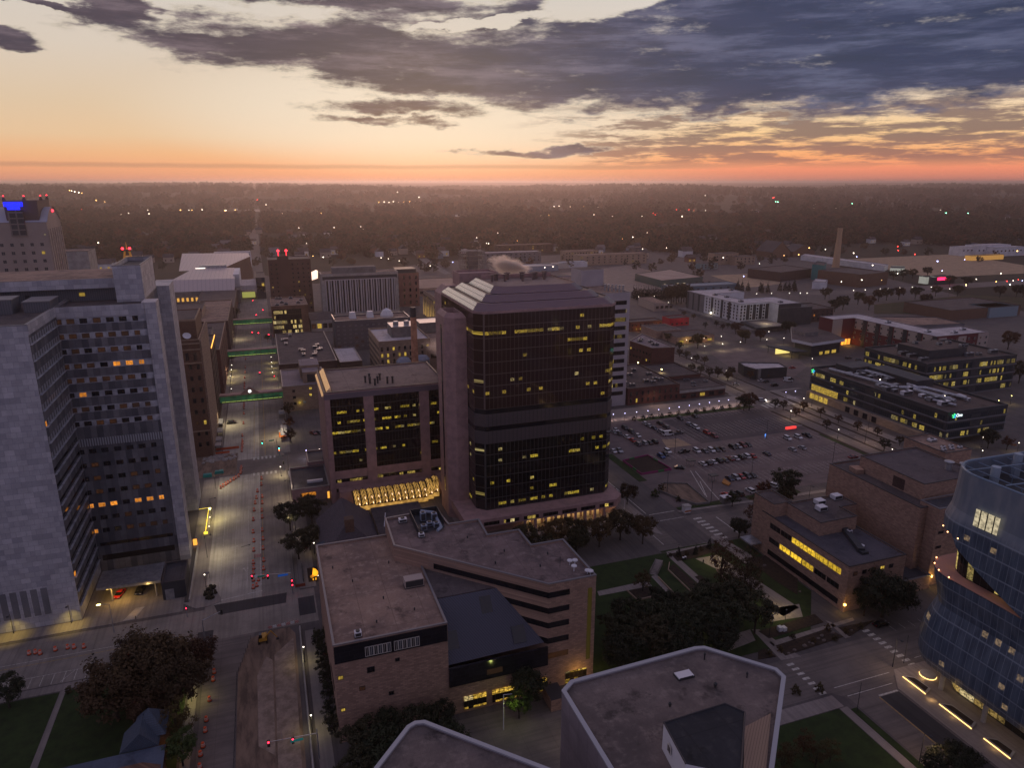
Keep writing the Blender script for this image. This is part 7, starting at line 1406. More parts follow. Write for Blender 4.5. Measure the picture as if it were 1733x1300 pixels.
# park: stairs, person, bench terrace, boulders, walls
a, b_ = at(*z14(700, 175)), at(*z14(668, 240)); t = thing('stair_flight', 'outdoor stair flight with pale side walls between park trees', 'stairs', (a.x, a.y, 0)); dd = (b_ - a); n_ = Vector((-dd.y, dd.x, 0)).normalized() * 1.0
for k in range(10):
    c_ = a + dd * (k / 10); c2_ = a + dd * ((k + 1) / 10); part('step', MB().prism([(c2_ - n_).xy[:], (c_ - n_).xy[:], (c_ + n_).xy[:], (c2_ + n_).xy[:]][::-1], .05, 1.3 - k * .12), PLAZA, t)
for s in (-1.15, 1.15): part('side_wall', MB().prism([(a + n_ * s - n_ * .08).xy[:], (b_ + n_ * s - n_ * .08).xy[:], (b_ + n_ * s + n_ * .08).xy[:], (a + n_ * s + n_ * .08).xy[:]], 0, 1.5), PAVE, t)
for lb, pts in (('low pale wall bending round the sloping lawn of the park', (z14(757, 175), z14(750, 215), z14(885, 345))), ('low stone edge below the stair flight', (z14(695, 255), z14(785, 350))), ('low edge of the square park bed', (z14(525, 330), z14(580, 382), z14(715, 352))), ('stone edge round the brown tree bed', (z14(1075, 205), z14(1015, 215), z14(1060, 265), z14(1120, 310)))):
    q = [at(*p) for p in pts]; mb = MB()
    for a_, b2_ in zip(q, q[1:]): d_ = (b2_ - a_).normalized(); n_ = Vector((-d_.y, d_.x, 0)) * .14; mb.prism([(a_ - n_).xy[:], (b2_ - n_).xy[:], (b2_ + n_).xy[:], (a_ + n_).xy[:]], 0, .55)
    solid('garden_wall', lb, 'garden wall', mb, LIMESTONE, (q[0].x, q[0].y, 0))
p = at(*z15(125, 545)); t = thing('utility_cabinet', 'pair of white utility cabinets in the park bed', 'cabinet', (p.x, p.y, 0)); part('cabinet_box', MB().prism(rect(p.x - 1.0, p.y - .6, p.x + .1, p.y + .6), .1, 1.4), WHITE_MET, t); part('cabinet_box', MB().prism(rect(p.x + .25, p.y - .9, p.x + 1.3, p.y + .4), .1, 1.2), WHITE_MET, t)
p = at(*z14(832, 158)); t = thing('trash_bin', 'pair of dark bins with pale lids beside the park plaza', 'bin', (p.x, p.y, 0)); part('bin_body', MB().lathe([(.35, .1), (.38, 1.0)], (p.x, p.y), 10).lathe([(.35, .1), (.38, 1.0)], (p.x + .9, p.y + .2), 10), METAL_DK, t); part('lid', MB().lathe([(.4, 1.0), (.3, 1.15)], (p.x, p.y), 10).lathe([(.4, 1.0), (.3, 1.15)], (p.x + .9, p.y + .2), 10), WHITE_MET, t)
r3 = random.Random(5)
for i, (x, y) in enumerate(((200, 655), (255, 632), (283, 612), (300, 618), (362, 602), (350, 575), (515, 545), (35, 190), (230, 332), (168, 672), (330, 590), (410, 560))):
    p = at(*z15(x, y)); s = r3.uniform(.25, .6); pr_ = [[(p.x + math.cos(a_ * 1.05) * rr * r3.uniform(.8, 1.2) * s * 1.3, p.y + math.sin(a_ * 1.05) * rr * r3.uniform(.8, 1.2) * s, z_ * s) for a_ in range(6)] for rr, z_ in ((.9, .1), (1.0, .5), (.55, 1.0))]
    solid('boulder', 'pale boulder lying in the mulch beds beside the park walks', 'boulder', MB().loft(pr_), M('boulder_stone', (.17, .14, .125), .9, col2=(.11, .09, .085), ns=1.5), (p.x, p.y, .1), 'boulders in the park beds')
# walking person
pp_ = at(*z14(942, 180)); px_, py_ = pp_.x, pp_.y
me = bpy.data.meshes.new('person'); V_ = [(0, 0, .95), (0, 0, 1.2), (0, -.02, 1.42), (0, -.03, 1.52), (0, -.06, 1.64), (0, -.06, 1.74), (-.17, 0, 1.40), (-.24, .12, 1.14), (-.22, -.04, .92), (.17, 0, 1.40), (.24, -.12, 1.14), (.2, -.30, .98), (-.1, 0, .9), (-.11, -.18, .5), (-.11, -.34, .1), (-.11, -.5, .05), (.1, 0, .9), (.11, .12, .5), (.11, .42, .2), (.11, .40, .06)]
E_ = [(0, 1), (1, 2), (2, 3), (3, 4), (4, 5), (2, 6), (6, 7), (7, 8), (2, 9), (9, 10), (10, 11), (0, 12), (12, 13), (13, 14), (14, 15), (0, 16), (16, 17), (17, 18), (18, 19)]
R_ = [.15, .16, .14, .06, .10, .085, .065, .05, .04, .065, .05, .04, .1, .075, .05, .05, .1, .075, .05, .05]
me.from_pydata(V_, E_, []); per = bpy.data.objects.new('person', me); COL.objects.link(per); sk_ = per.modifiers.new('s', 'SKIN'); sv_ = me.skin_vertices[0].data
for v_, r_ in zip(sv_, R_): v_.radius = (r_, r_)
sv_[0].use_root = True; per.modifiers.new('u', 'SUBSURF').levels = 1; per.modifiers['u'].render_levels = 2
me.materials.append(M('dark_clothes', (.02, .02, .026), .9)); per.location = (px_, py_, .1); per.rotation_euler = (0, 0, R(-70)); tag(per, 'person in dark clothes striding across the lit park plaza', 'person')
hd = link('face', mesh_of(MB().ball((0, -.13, 1.66), .075, n=8), 'face', M('skin', (.30, .18, .13), .6)), per); link('hair', mesh_of(MB().ball((0, -.03, 1.72), .105, n=8), 'hair', M('dark_hair', (.012, .01, .01), .8)), per)
# light-edged planters by the curved tower
EDG = M('planter_light', (1, .7, .3), emit=(1, .60, .20), es=3.2)
for lb, x, ya, yb in (('long planter wall with glowing edge nearest the crossing', 142.7, 110.6, 103.9), ('long planter wall with glowing edge in the middle of the tower forecourt', 142.8, 100.2, 91.8), ('short planter wall with glowing edge at the bottom of the tower forecourt', 142.7, 88.8, 82.6)):
    t = thing('lit_planter', lb, 'planter', (x, (ya + yb) / 2, .1), 0, 'light-edged planters'); part('wall', MB().prism([(x, yb), (x + 2.4, yb + .8), (x + 2.2, ya - 1.4), (x, ya)], .1, .62, capm=0), CONC, t); part('soil', MB().face([(x + .3, yb + .5, .66), (x + 2.1, yb + 1.2, .66), (x + 1.9, ya - 1.7, .66), (x + .3, ya - .6, .66)]), MULCH, t)
    part('light_edge', MB().box(x - .1, yb, .2, x - .02, ya, .36), EDG, t); glow('edge_glow', Vector((x - .8, (ya + yb) / 2, .8)) - base_of(t), 22, (1, .62, .22), t, .3)
t = thing('round_planter', 'small rounded planter with glowing rim by the tower column', 'planter', (149.2, 109, .1)); part('wall', MB().lathe([(1.9, .1), (1.9, .6), (1.5, .62)], (149.2, 109), 14), CONC, t); part('light_rim', MB().lathe([(1.98, .2), (1.98, .36)], (149.2, 109), 14), EDG, t); glow('rim_glow', (-2.6, -.6, .6), 30, (1, .62, .22), t, .2)
glow('gap_glow', (142.4 - 149.2, 102 - 109, .7), 60, (1, .62, .22), t, .2)
# thin poles at the lower crossing
for x, y, h, lb in ((800, 725, 8.5, 'thin dark signal pole at the tower corner of the lower crossing'), (543, 990, 8.0, 'thin dark pole on the verge of the lower avenue')): p = at(*z15(x, y)); solid('thin_pole', lb, 'pole', MB().tube((p.x, p.y, 0), (p.x, p.y, h), .09, .06, 6), METAL_DK, (p.x, p.y, 0))
p = at(*z9(240, 990)); t = thing('flagpole', 'pale flagpole on the plaza before the dark glass tower', 'flagpole', (p.x, p.y, 0)); part('pole', MB().tube((p.x, p.y, 0), (p.x, p.y, 7.5), .09, .05, 6), WHITE_MET, t); part('base', MB().lathe([(.5, .1), (.4, .5)], (p.x, p.y), 8), CONC, t)
p = at(*z14(1210, 95), 0); t = thing('entrance_porch', 'flat dark porch roof on posts at the brick lecture block door', 'porch', (p.x, p.y, 0)); part('roof', MB().prism(rect(p.x - 3, p.y - 3, p.x + 3, p.y + 3), 3.2, 3.6, bottom=True), METAL, t)
for sx_ in (-2.6, 2.6): part('post', MB().tube((p.x + sx_, p.y - 2.6, 0), (p.x + sx_, p.y - 2.6, 3.2), .12, n=6), METAL_DK, t)
# ================================================================== rooftop plant
UN = {}
def unit(x, y, z, sx_, sy, sz, label, group, mat=None, fan=True):
    mat = mat or METAL; k = (sx_, sy, sz, mat.name, fan)
    if k not in UN:
        t = thing('rooftop_unit', label, 'rooftop unit'); part('casing', MB().box(-sx_ / 2, -sy / 2, .25, sx_ / 2, sy / 2, sz), mat, t); part('skid', MB().box(-sx_ / 2 - .1, -sy / 2 - .1, 0, sx_ / 2 + .1, sy / 2 + .1, .25), METAL_DK, t)
        if fan: part('fan_cowl', MB().lathe([(min(sx_, sy) * .36, sz), (min(sx_, sy) * .36, sz + .25), (min(sx_, sy) * .28, sz + .26)], n=10), METAL_DK, t)
        part('grille', MB().box(-sx_ / 2 + .15, -sy / 2 - .03, .4, sx_ / 2 - .15, -sy / 2, sz - .2), METAL_DK, t); UN[k] = t
    else: t = dup(UN[k], None)
    t.location = (x, y, z); t['label'] = label; t['group'] = group
def pipe(x, y, z, h, r, label, group, mat=None):
    k = ('p', h, r, (mat or METAL_DK).name)
    if k not in UN:
        t = thing('roof_vent', label, 'roof vent'); part('stack', MB().tube((0, 0, 0), (0, 0, h), r, n=8), mat or METAL_DK, t); part('cowl', MB().lathe([(r * 1.5, h), (r * 1.6, h + .25), (r * .4, h + .5)], n=8), mat or METAL_DK, t); UN[k] = t
    else: t = dup(UN[k], None)
    t.location = (x, y, z); t['label'] = label; t['group'] = group
unit(28.0, 153.6, 24.6, 4.6, 2.6, 2.2, 'beige box unit in the middle of the brick school roof', 'brick school roof units', M('beige_casing', (.38, .31, .28), .7), False)
unit(12.4, 137.4, 24.6, 1.5, 1.3, 1.3, 'small white box unit at the front edge of the brick school roof', 'brick school roof units', WHITE_MET)
t = thing('plant_well', 'sunken dark plant well with ducts on the upper school roof', 'plant well', (37, 180, 28.6))
part('screen', MB().box(33, 171, 28.6, 33.2, 183, 30.6).box(40.8, 175, 28.6, 41, 183, 30.6).box(33.2, 182.8, 28.6, 40.8, 183, 30.6), METAL_DK, t); part('well_floor', MB().face([(33, 171, 28.72), (41, 173, 28.72), (41, 183, 28.72), (33, 183, 28.72)]), CHAR, t)
for x, y, z in ((35, 173, 1.6), (37, 175, 1.2), (38.6, 173.6, 1.5), (39, 178, 2.2), (36, 178.6, 2.6)): unit(x, y, 28.75, 1.5, 1.3, z, 'blue-grey unit crowded in the plant well of the upper school roof', 'plant well units', M('blue_casing', (.24, .29, .38), .5))
part('duct', MB().tube((39.6, 172, 29.4), (39.6, 181, 29.6), .45, n=8).tube((39.6, 181, 29.6), (36, 182, 30.2), .45, n=8).tube((39.6, 172, 29.4), (38.2, 170.8, 29.2), .45, n=8), M('blue_casing'), t)
unit(33.6, 169.8, 28.6, 1.5, 1.1, 1.1, 'white box standing before the plant well', 'plant well units', WHITE_MET); unit(30.5, 180, 28.6, 2.2, 1.5, 1.2, 'white box behind the plant well', 'plant well units', WHITE_MET)
t = thing('antenna_cluster', 'cluster of white dishes on the point of the upper school roof', 'antenna', (65.6, 141, 28.6))
for x, y, h in ((65, 140.4, 1.0), (66.4, 143, .9), (65.2, 143.4, .8), (67.6, 138.2, .5), (68.1, 137.6, .6)): part('dish', MB().lathe([(.12, 28.6), (.12, 28.6 + h), (.75, 29.0 + h), (.7, 29.2 + h), (.1, 29.1 + h)], (x, y), 10), WHITE_MET, t)
pipe(62.5, 143.2, 28.6, 2.6, .05, 'thin mast on the upper school roof', 'school roof mast')
for x, y in ((14, 160), (20, 150), (10, 168), (24, 166), (17, 141), (26, 143)): pipe(x, y, 24.6, .3, .12, 'stub vent on the large school roof', 'school roof stub vents')
for x, y in ((45, 165), (52, 155), (58, 145), (48, 150), (62, 150)): pipe(x, y, 28.6, .3, .14, 'stub vent on the upper school roof', 'upper roof stub vents')
for x, y in ((37, 171), (34, 176), (36, 179), (38.5, 174), (40, 178), (35.5, 174), (42, 172), (44, 172)): pipe(x, y + 96, 44.2, 2.4, .38, 'dark conical vent in the cluster on the office block roof', 'office block roof vents')
for k, (x, y) in enumerate(((78.5, 247), (81, 250), (83.5, 247), (86, 252), (90, 246), (92, 252), (95, 248), (97, 251), (99, 247), (101, 252))): pipe(x, y, 84.95, 2.2, .85 if k % 2 else .5, 'squat stack in the vent group on the stepped tower top', 'stepped tower vents', M('rust_stack', (.14, .10, .09), .7))
for k in range(6): pipe(176 + k * 1.4, 350 - k * 1.6, 62.6, 3.4, .5, 'pale tall vent in the row on the white-banded block roof', 'banded block vents', METAL)
for x, y in ((165, 167.6), (173, 168.9), (162.1, 163.6)): unit(x, y, 18.6, 3.0, 2.4, 1.6, 'pale louvred unit on the upper lecture block roof', 'lecture block units', WHITE_MET, False)
unit(164.8, 153.8, 14.4, 1.2, 1.2, 1.6, 'white pipe unit on the lower lecture block roof', 'lecture block units', WHITE_MET); unit(160, 143.6, 14.4, 2.2, 2.2, .7, 'low black hatch on the lower lecture block roof', 'lecture block hatches', CHAR, False); pipe(161.8, 145.8, 14.4, .8, .5, 'round white vent on the lecture block roof', 'lecture block vent', WHITE_MET)
unit(57.2, 81.2, 44.6, 2.7, 1.5, .4, 'white hatch near the point of the octagonal roof', 'octagonal roof hatch', WHITE_MET, False); pipe(62.6, 83.6, 44.6, .9, .12, 'short pipe near the point of the octagonal roof', 'octagonal roof pipes'); pipe(60.4, 77.4, 44.6, .4, .2, 'stub vent on the octagonal roof', 'octagonal roof pipes'); pipe(66.4, 77.6, 44.6, .6, .12, 'short pipe by the far coping of the octagonal roof', 'octagonal roof pipes'); pipe(51.5, 76, 44.6, .3, .16, 'stub vent near the wedge penthouse', 'octagonal roof pipes')
for x, y in ((205, 156), (208, 153)): pipe(x, y, 29.8, 2.6, 1.0, 'fat grey exhaust stack on the theatre stage roof', 'theatre stacks', METAL)
unit(237, 189, 24, 3, 2, 1.0, 'white unit on the rear theatre roof', 'theatre roof units', WHITE_MET); 
for k in range(5): unit(232.5 + k * 2, 180 + (k % 2) * 2, 24, 1.4, 1.2, .9, 'small white unit in the line on the rear theatre roof', 'theatre roof small units', WHITE_MET)
r4 = random.Random(9)
for k in range(26): x, y = 300 + r4.random() * 26, 240 + r4.random() * 68; unit(round(x, 1), round(y, 1), 16, *((6, 2.4, 2.2) if k % 4 == 0 else ((3, 2, 1.6) if k % 2 else (2, 5, 1.4))), 'grey unit in the jumble on the emblem laboratory roof', 'laboratory roof units', METAL if k % 3 else WHITE_MET, k % 2 == 0)
t = thing('roof_ducts', 'long silver ducts snaking over the emblem laboratory roof', 'ducts', (312, 270, 16))
for a_, b2_, r_ in (((300, 310, 17.4), (306, 268, 17.4), .9), ((306, 268, 17.4), (318, 262, 17.6), .9), ((310, 262, 17.6), (312, 240, 17.6), 1.0), ((318, 262, 17.6), (322, 242, 17.4), .8), ((304, 250, 17), (308, 236, 17), .7), ((316, 300, 17.4), (320, 276, 17.4), .9)): part('duct', MB().tube(a_, b2_, r_, n=8), METAL, t)
part('plant_block', MB().prism(rect(318, 268, 330, 300), 16, 19.6), CHAR, t); part('plant_block', MB().prism(rect(308, 302, 326, 314), 16, 19.2), CHAR, t)
for x, y in ((306, 280), (312, 246)): part('deck_lamp', MB().ball((x, y, 18.4), .3), GLOBE, t)
for k in range(18): x, y = 356 + r4.random() * 58, 296 + r4.random() * 34; unit(round(x, 1), round(y, 1), 20 if not (361 < x < 393 and 299 < y < 323) else 25.4, *((6, 2.4, 2.2) if k % 3 == 0 else (3, 2, 1.6)), 'grey unit on the rear laboratory roof', 'rear laboratory units', METAL, True)
for k in range(14): x, y = 8 + r4.random() * 28, 450 + r4.random() * 88; unit(round(x, 1), round(y, 1), 11.5, *((3, 2, 1.6) if k % 2 else (2, 5, 1.4)), 'pale unit scattered on the cluttered dark roof by the avenue', 'cluttered roof units', METAL, k % 2 == 0)
for k in range(8): x, y = 8 + r4.random() * 20, 592 + r4.random() * 38; unit(round(x, 1), round(y, 1), 24.5, 3, 2, 1.6, 'unit on the brown glass office roof', 'glass office roof units', METAL)
for k in range(5): x, y = 236 + r4.random() * 8, 400 + r4.random() * 28; unit(round(x, 1), round(y, 1), 15.8, 3, 2, 1.6, 'unit on the brick box roof', 'brick box roof units', METAL)
for k in range(9): x, y = 188 + r4.random() * 27, 339 + r4.random() * 40; unit(round(x, 1), round(y, 1), 9.2, 3, 2, 1.6, 'unit on the brick row roof', 'brick row roof units', METAL)
for k in range(6): x, y = 222 + r4.random() * 24, 338 + r4.random() * 16; unit(round(x, 1), round(y, 1), 5.2, 2, 2, 1.0, 'unit on the long brick shop roof', 'brick shop roof units', METAL)
for x, y in ((395, 520), (396, 560), (425, 505), (428, 580), (398, 545)): unit(x, y, 18.4, 4, 2.4, 1.4, 'low grey unit on the white apartment roof', 'apartment roof units', METAL)
for x, y in ((430, 360), (431, 395), (445, 352), (460, 358)): unit(x, y, 20, 4, 2.4, 1.4, 'low pale unit on the red apartment row roof', 'red row roof units', WHITE_MET)
for x, y in ((-90, 240), (-75, 242), (-80, 215)): unit(x, y, 84.5, 3, 2, 1.6, 'unit on the marble tower roof', 'marble tower roof units', METAL)
# ================================================================== trees
rt = random.Random(21)
def crown_mesh(name, rx, rz, nclump, nleaf, leaf, seed, shape='round'):
    """foliage: leaf sprays scattered through many clumps, with gaps between; centred on its own middle"""
    r = random.Random(seed); mb = MB()
    for c in range(nclump):
        while True:
            x, y, z = r.uniform(-1, 1), r.uniform(-1, 1), r.uniform(-1, 1); d = math.sqrt(x * x + y * y + z * z)
            if shape == 'cone':
                w = .5 * (1 - z); d2 = math.hypot(x, y)
                if d2 < max(.06, w) and d2 > .45 * w: break
            elif .45 < d < 1.0 and z > -.75: break
        lump = 1 + .18 * math.sin(3 * math.atan2(y, x) + seed) + .12 * math.sin(5 * z + seed)
        cx, cy_, cz = x * rx * lump, y * rx * lump, z * rz * (lump if shape != 'cone' else 1)
        cr = rx * (r.uniform(.16, .30) if shape != 'cone' else .16)
        for k in range(nleaf):
            a, b_, s = r.uniform(0, 6.283), math.acos(r.uniform(-1, 1)), r.random() ** .45
            px_, py_, pz = cx + math.sin(b_) * math.cos(a) * cr * s, cy_ + math.sin(b_) * math.sin(a) * cr * s, cz + math.cos(b_) * cr * .8 * s
            L = leaf * r.uniform(.6, 1.25)
            n = Vector((math.sin(b_) * math.cos(a) + r.uniform(-.6, .6), math.sin(b_) * math.sin(a) + r.uniform(-.6, .6), math.cos(b_) + .5 + r.uniform(-.6, .6))).normalized()
            u = n.orthogonal().normalized(); v = n.cross(u); t_ = r.uniform(0, 6.28); e1 = u * math.cos(t_) + v * math.sin(t_); e2 = n.cross(e1)
            p = Vector((px_, py_, pz))
            mb.face([p - e1 * L * .6, p - e2 * L * .32, p + e1 * L * .6, p + e2 * L * .32])
    return mb
def trunk_mb(h, r0, spread, zc, seed, limbs=7):
    r = random.Random(seed); mb = MB().tube((0, 0, 0), (0, 0, h * .55), r0, r0 * .7, 8).tube((0, 0, h * .55), (.2, .1, zc + h * .2), r0 * .7, r0 * .25, 7)
    for k in range(limbs):
        a = 6.283 * k / limbs + r.uniform(-.3, .3); z0 = h * r.uniform(.42, .8); e = Vector((math.cos(a) * spread * r.uniform(.5, .8), math.sin(a) * spread * r.uniform(.5, .8), zc + r.uniform(-.1, .5) * spread)); s = Vector((0, 0, z0)); m_ = s.lerp(e, .5) + Vector((0, 0, .25))
        mb.tube(s, m_, r0 * .4, r0 * .26, 6).tube(m_, e, r0 * .26, r0 * .06, 5)
    return mb
BARK = M('bark', (0.055, 0.042, 0.034), .95, col2=(.03, .024, .02), ns=3)
LEAF = {'brown': M('brown_leaves', rough=.8, pat=leaves((0.075, 0.046, 0.018), (0.045, 0.030, 0.014), (0.095, 0.042, 0.016))), 'dark': M('dark_green_leaves', rough=.8, pat=leaves((0.036, 0.042, 0.018), (0.020, 0.025, 0.012), (0.05, 0.04, 0.018))),
        'olive': M('olive_leaves', rough=.8, pat=leaves((0.075, 0.062, 0.022), (0.04, 0.038, 0.016), (0.105, 0.055, 0.02))), 'rust': M('rust_leaves', rough=.8, pat=leaves((0.11, 0.036, 0.016), (0.065, 0.024, 0.012), (0.085, 0.04, 0.016))),
        'gold': M('golden_leaves', rough=.8, pat=leaves((0.105, 0.075, 0.02), (0.07, 0.052, 0.016), (0.09, 0.05, 0.018))), 'green': M('green_leaves', rough=.8, pat=leaves((0.055, 0.085, 0.018), (0.035, 0.06, 0.014), (0.06, 0.08, 0.02))),
        'needle': M('needles', rough=.8, pat=leaves((0.012, 0.017, 0.012), (0.008, 0.012, 0.009), (0.016, 0.02, 0.012)))}
TP = {}
KIND = {  # crown radius, half height, trunk height, clumps, leaves, leaf size, shape
    'broad': (7.0, 4.6, 5.5, 150, 56, .62, 'round'), 'round': (4.6, 3.8, 4.2, 90, 48, .50, 'round'), 'small': (2.2, 2.2, 2.2, 46, 34, .34, 'round'), 'spruce': (3.0, 6.5, 1.2, 130, 34, .42, 'cone'), 'shrub': (1.0, .9, .2, 26, 22, .26, 'round'), 'loose': (4.6, 4.6, 4.6, 74, 30, .42, 'round')}
def tree(x, y, kind, leafk, label, group=None, s=1.0, z=0.0):
    rx, rz, th, nc, nl, lf, shp = KIND[kind]; k = (kind, leafk); zc = th + rz * (.75 if shp != 'cone' else .98)
    if k not in TP:
        nm = {'shrub': 'shrub', 'spruce': 'spruce_tree'}.get(kind, 'tree'); t = thing(nm, label, 'shrub' if kind == 'shrub' else 'tree')
        ck = ('c', kind)
        if ck not in TP: TP[ck] = mesh_of(crown_mesh('crown', rx, rz, nc, nl, lf, len(TP) * 3 + 5, shp), 'crown', LEAF[leafk]); TP[('t', kind)] = mesh_of(trunk_mb(th, rx * .055 + .06, rx, zc, 3), 'trunk', BARK)
        me = TP[ck] if TP[ck].materials[0] == LEAF[leafk] else TP[ck].copy()
        if me is not TP[ck]: me.materials[0] = LEAF[leafk]
        link('foliage' if kind == 'shrub' else 'crown', me, t, (0, 0, zc)); link('trunk', TP[('t', kind)], t); TP[k] = t; o = t
    else: o = dup(TP[k], None)
    o.location = (x, y, z); o.rotation_euler = (0, 0, rt.uniform(0, 6.28)); o.scale = (s * rt.uniform(.92, 1.08), s * rt.uniform(.92, 1.08), s * rt.uniform(.9, 1.1)); o['label'] = label; o['kind'] = 'thing'; o['category'] = 'shrub' if kind == 'shrub' else 'tree'
    if group: o['group'] = group
    elif 'group' in o: del o['group']
    return o
def tq(q, *a, **k): p = at(*q); return tree(p.x, p.y, *a, **k)
# the big brown cluster by the lower street
for x, y, s, lf, g in ((-34, 165, 1.18, 'brown', 0), (-41, 159, 1.05, 'brown', 0), (-28.2, 158, 1.0, 'brown', 0), (-24.8, 170.5, .72, 'rust', 0), (-37.5, 171.5, .85, 'brown', 0), (-33.4, 153.5, .72, 'brown', 0)): tree(x, y, 'broad', lf, 'big brown-leaved tree in the spreading cluster beside the lower street', 'brown tree cluster', s)
tree(-27.0, 147.0, 'loose', 'gold', 'thin golden tree beside the turreted corner house', None, .9); tree(-25.6, 139.5, 'round', 'green', 'dark green tree under a lamp by the corner house', None, .72)
tree(-47.6, 173.6, 'spruce', 'needle', 'dark spruce against the brown tree cluster by the cross street', None, .72); tree(-66, 172, 'round', 'dark', 'dark round tree on the lawn corner by the cross street', None, .85)
tree(-54, 173.4, 'shrub', 'olive', 'small ball shrub at the head of the lawn path', None, .9)
# avenue pavement trees
tree(.9, 243, 'round', 'dark', 'dark tree overhanging the avenue, the farther from the mast arm', None, 1.0); tree(2.6, 221, 'round', 'dark', 'dark tree behind the mast arm signal', None, 1.0); tree(8.6, 246, 'round', 'dark', 'dark tree in front of the slate hall gable', None, .95); tree(6.6, 226, 'round', 'olive', 'thin tree between mast arm trees and brick school corner', None, .85); tree(7.4, 254, 'round', 'dark', 'dark tree below the amber lit annex window', None, .7)
p = at(*a2(1050, 1190)); tree(p.x, p.y, 'small', 'gold', 'yellow-green tree at the foot of the buff block wall', None, 1.35); tq(z7(715, 370), 'small', 'rust', 'rust red street tree by the plaza cars', None, s=1.2); tq(z7(710, 290), 'small', 'rust', 'second rust red street tree nearer the buff block', None, s=1.1)
for x, y, lb in ((265, 430, 'street tree lit green beneath the middle skyway, west pavement'), (800, 350, 'street tree lit green beneath the middle skyway, east pavement')): tq(a2(x, y), 'small', 'green', lb, None, s=1.1)
tq(a1(1195, 1110), 'small', 'green', 'small tree at the east kerb by the second skyway', None, s=1.0); tq(a1(870, 850), 'small', 'olive', 'small tree at the west kerb by the farthest skyway', None, s=1.5)
# along the brick school
p = at(*z12(872, 525)); tree(p.x, p.y, 'spruce', 'needle', 'small spruce at the head of the hedge beside the brick school', None, .42)
for k in range(7): tree(5.9, 171 - k * 5.6, 'small', 'dark', 'dark hedge tree in the row along the brick school side', 'school hedge row', 1.0)
for x, y, s in ((11, 128, .95), (17, 130, .9), (23, 127, 1.0), (15, 124, 1.0), (28, 130, .8), (21, 121, 1.0), (9, 121, .9), (28.5, 122, .9)): tree(x, y, 'round', 'dark', 'dark tree in the grove before the brick school front', 'school front grove', s)
tree(46.8, 129.2, 'round', 'green', 'bright green lamp-lit tree by the loading yard', None, .66); glow('tree_light', (44.2, 126.4, 6.6), 190, (.9, 1, .25), None, .3); tree(49.8, 131.4, 'round', 'dark', 'dark tree right behind the bright green one', None, .92)
# row between glass tower and park
for x, y, s in ((75, 200, 1.0), (84, 198, 1.05), (93, 201, .95), (100, 196, 1.05), (109, 198, 1.1), (115, 193, .9), (90, 193, .9), (80, 193, .9)): tree(x, y, 'round', 'olive', 'autumn tree in the row between lit arcade and park', 'arcade tree row', s)
# dark park grove
for x, y, s in ((80, 143, 1.05), (86, 137, 1.1), (92, 143, 1.1), (98, 138, 1.15), (104, 144, 1.1), (109, 138, 1.15), (115, 144, 1.1), (119, 138, 1.05), (76, 135, 1.0), (86, 149, .95), (97, 149, 1.0), (112, 150, 1.0), (103, 132, 1.0), (91, 131, 1.0)): tree(x, y, 'round', 'dark', 'dark green tree in the dense grove beyond the octagonal roof', 'park grove', s * 1.05)
for x, y, s in ((127, 165, 1.0), (131.5, 159, .95), (124, 158, .85), (128, 152, .9)): tree(x, y, 'loose', 'rust' if s > .95 else 'brown', 'thin russet tree on the lawn west of the lecture block', 'russet park trees', s)
tq(z14(610, 330), 'small', 'olive', 'small tree in the square park bed below the stairs', None, s=1.2)
for x, y, lb in ((805, 140, 'small conifer in the park hedge bed, the one by the bins'), (900, 128, 'small conifer in the middle of the park hedge bed'), (975, 95, 'small conifer at the far end of the park hedge bed')): tq(z14(x, y), 'spruce', 'needle', lb, None, s=.34)
for x, y in ((1010, 90), (930, 105), (850, 130), (760, 140)): tq(z14(x, y), 'shrub', 'brown', 'dull shrub in the park hedge bed', 'park shrubs', s=.9)
for x, y in ((300, 610), (190, 590), (380, 540), (480, 560), (60, 680), (560, 530), (120, 660), (420, 600)): tq(z15(x, y), 'shrub', 'olive', 'low shrub in the mulch beds by the lower crossing', 'crossing shrubs', s=.9)
tree(158.5, 132.5, 'broad', 'dark', 'big round dark tree at the corner of the brick lecture block', None, 1.02); tree(154.0, 134.6, 'round', 'dark', 'dark tree tucked against the lecture block corner', None, .8); tree(165, 134, 'round', 'dark', 'dark tree behind the big round one by the link building', None, .9)
tree(185.5, 206.8, 'round', 'dark', 'round dark tree at the lot edge near the lecture block', None, 1.12); tree(182, 201, 'round', 'olive', 'olive tree below the round dark one at the lot edge', None, .75)
for q, kd, lf, lb, s in ((z9(265, 885), 'round', 'brown', 'brown tree beside the tower kerb of the lot street', .8), (z9(1035, 900), 'small', 'dark', 'small dark tree by the grey attendant hut', 1.1), (z9(1270, 830), 'small', 'rust', 'rust tree by the verge before the lecture block', 1.1), (z9(1195, 1060), 'loose', 'rust', 'bare russet tree above the dark sedan', .9), (z9(1085, 1130), 'round', 'dark', 'dark tree at the cross street bend by the park', .7),
                         (z9(150, 850), 'small', 'brown', 'brown tree squeezed between tower base and kerb', 1.0), (z9(470, 830), 'shrub', 'green', 'green bush at the tip of the gravel island', 1.8), (z9(515, 780), 'shrub', 'gold', 'yellow bush on the gravel island', 1.5), (z9(640, 860), 'shrub', 'dark', 'dark bush on the gravel island side', 1.2)): tq(q, kd, lf, lb, None, s=s)
for q in (z10(60, 455), z10(285, 548), z10(370, 505), z10(510, 560), z10(655, 605), z10(820, 670), z10(115, 410), z10(240, 460)): tq(q, 'small', 'rust' if rt.random() < .4 else 'brown', 'small street tree along the boulevard before the emblem laboratory', 'boulevard street trees', s=.9)
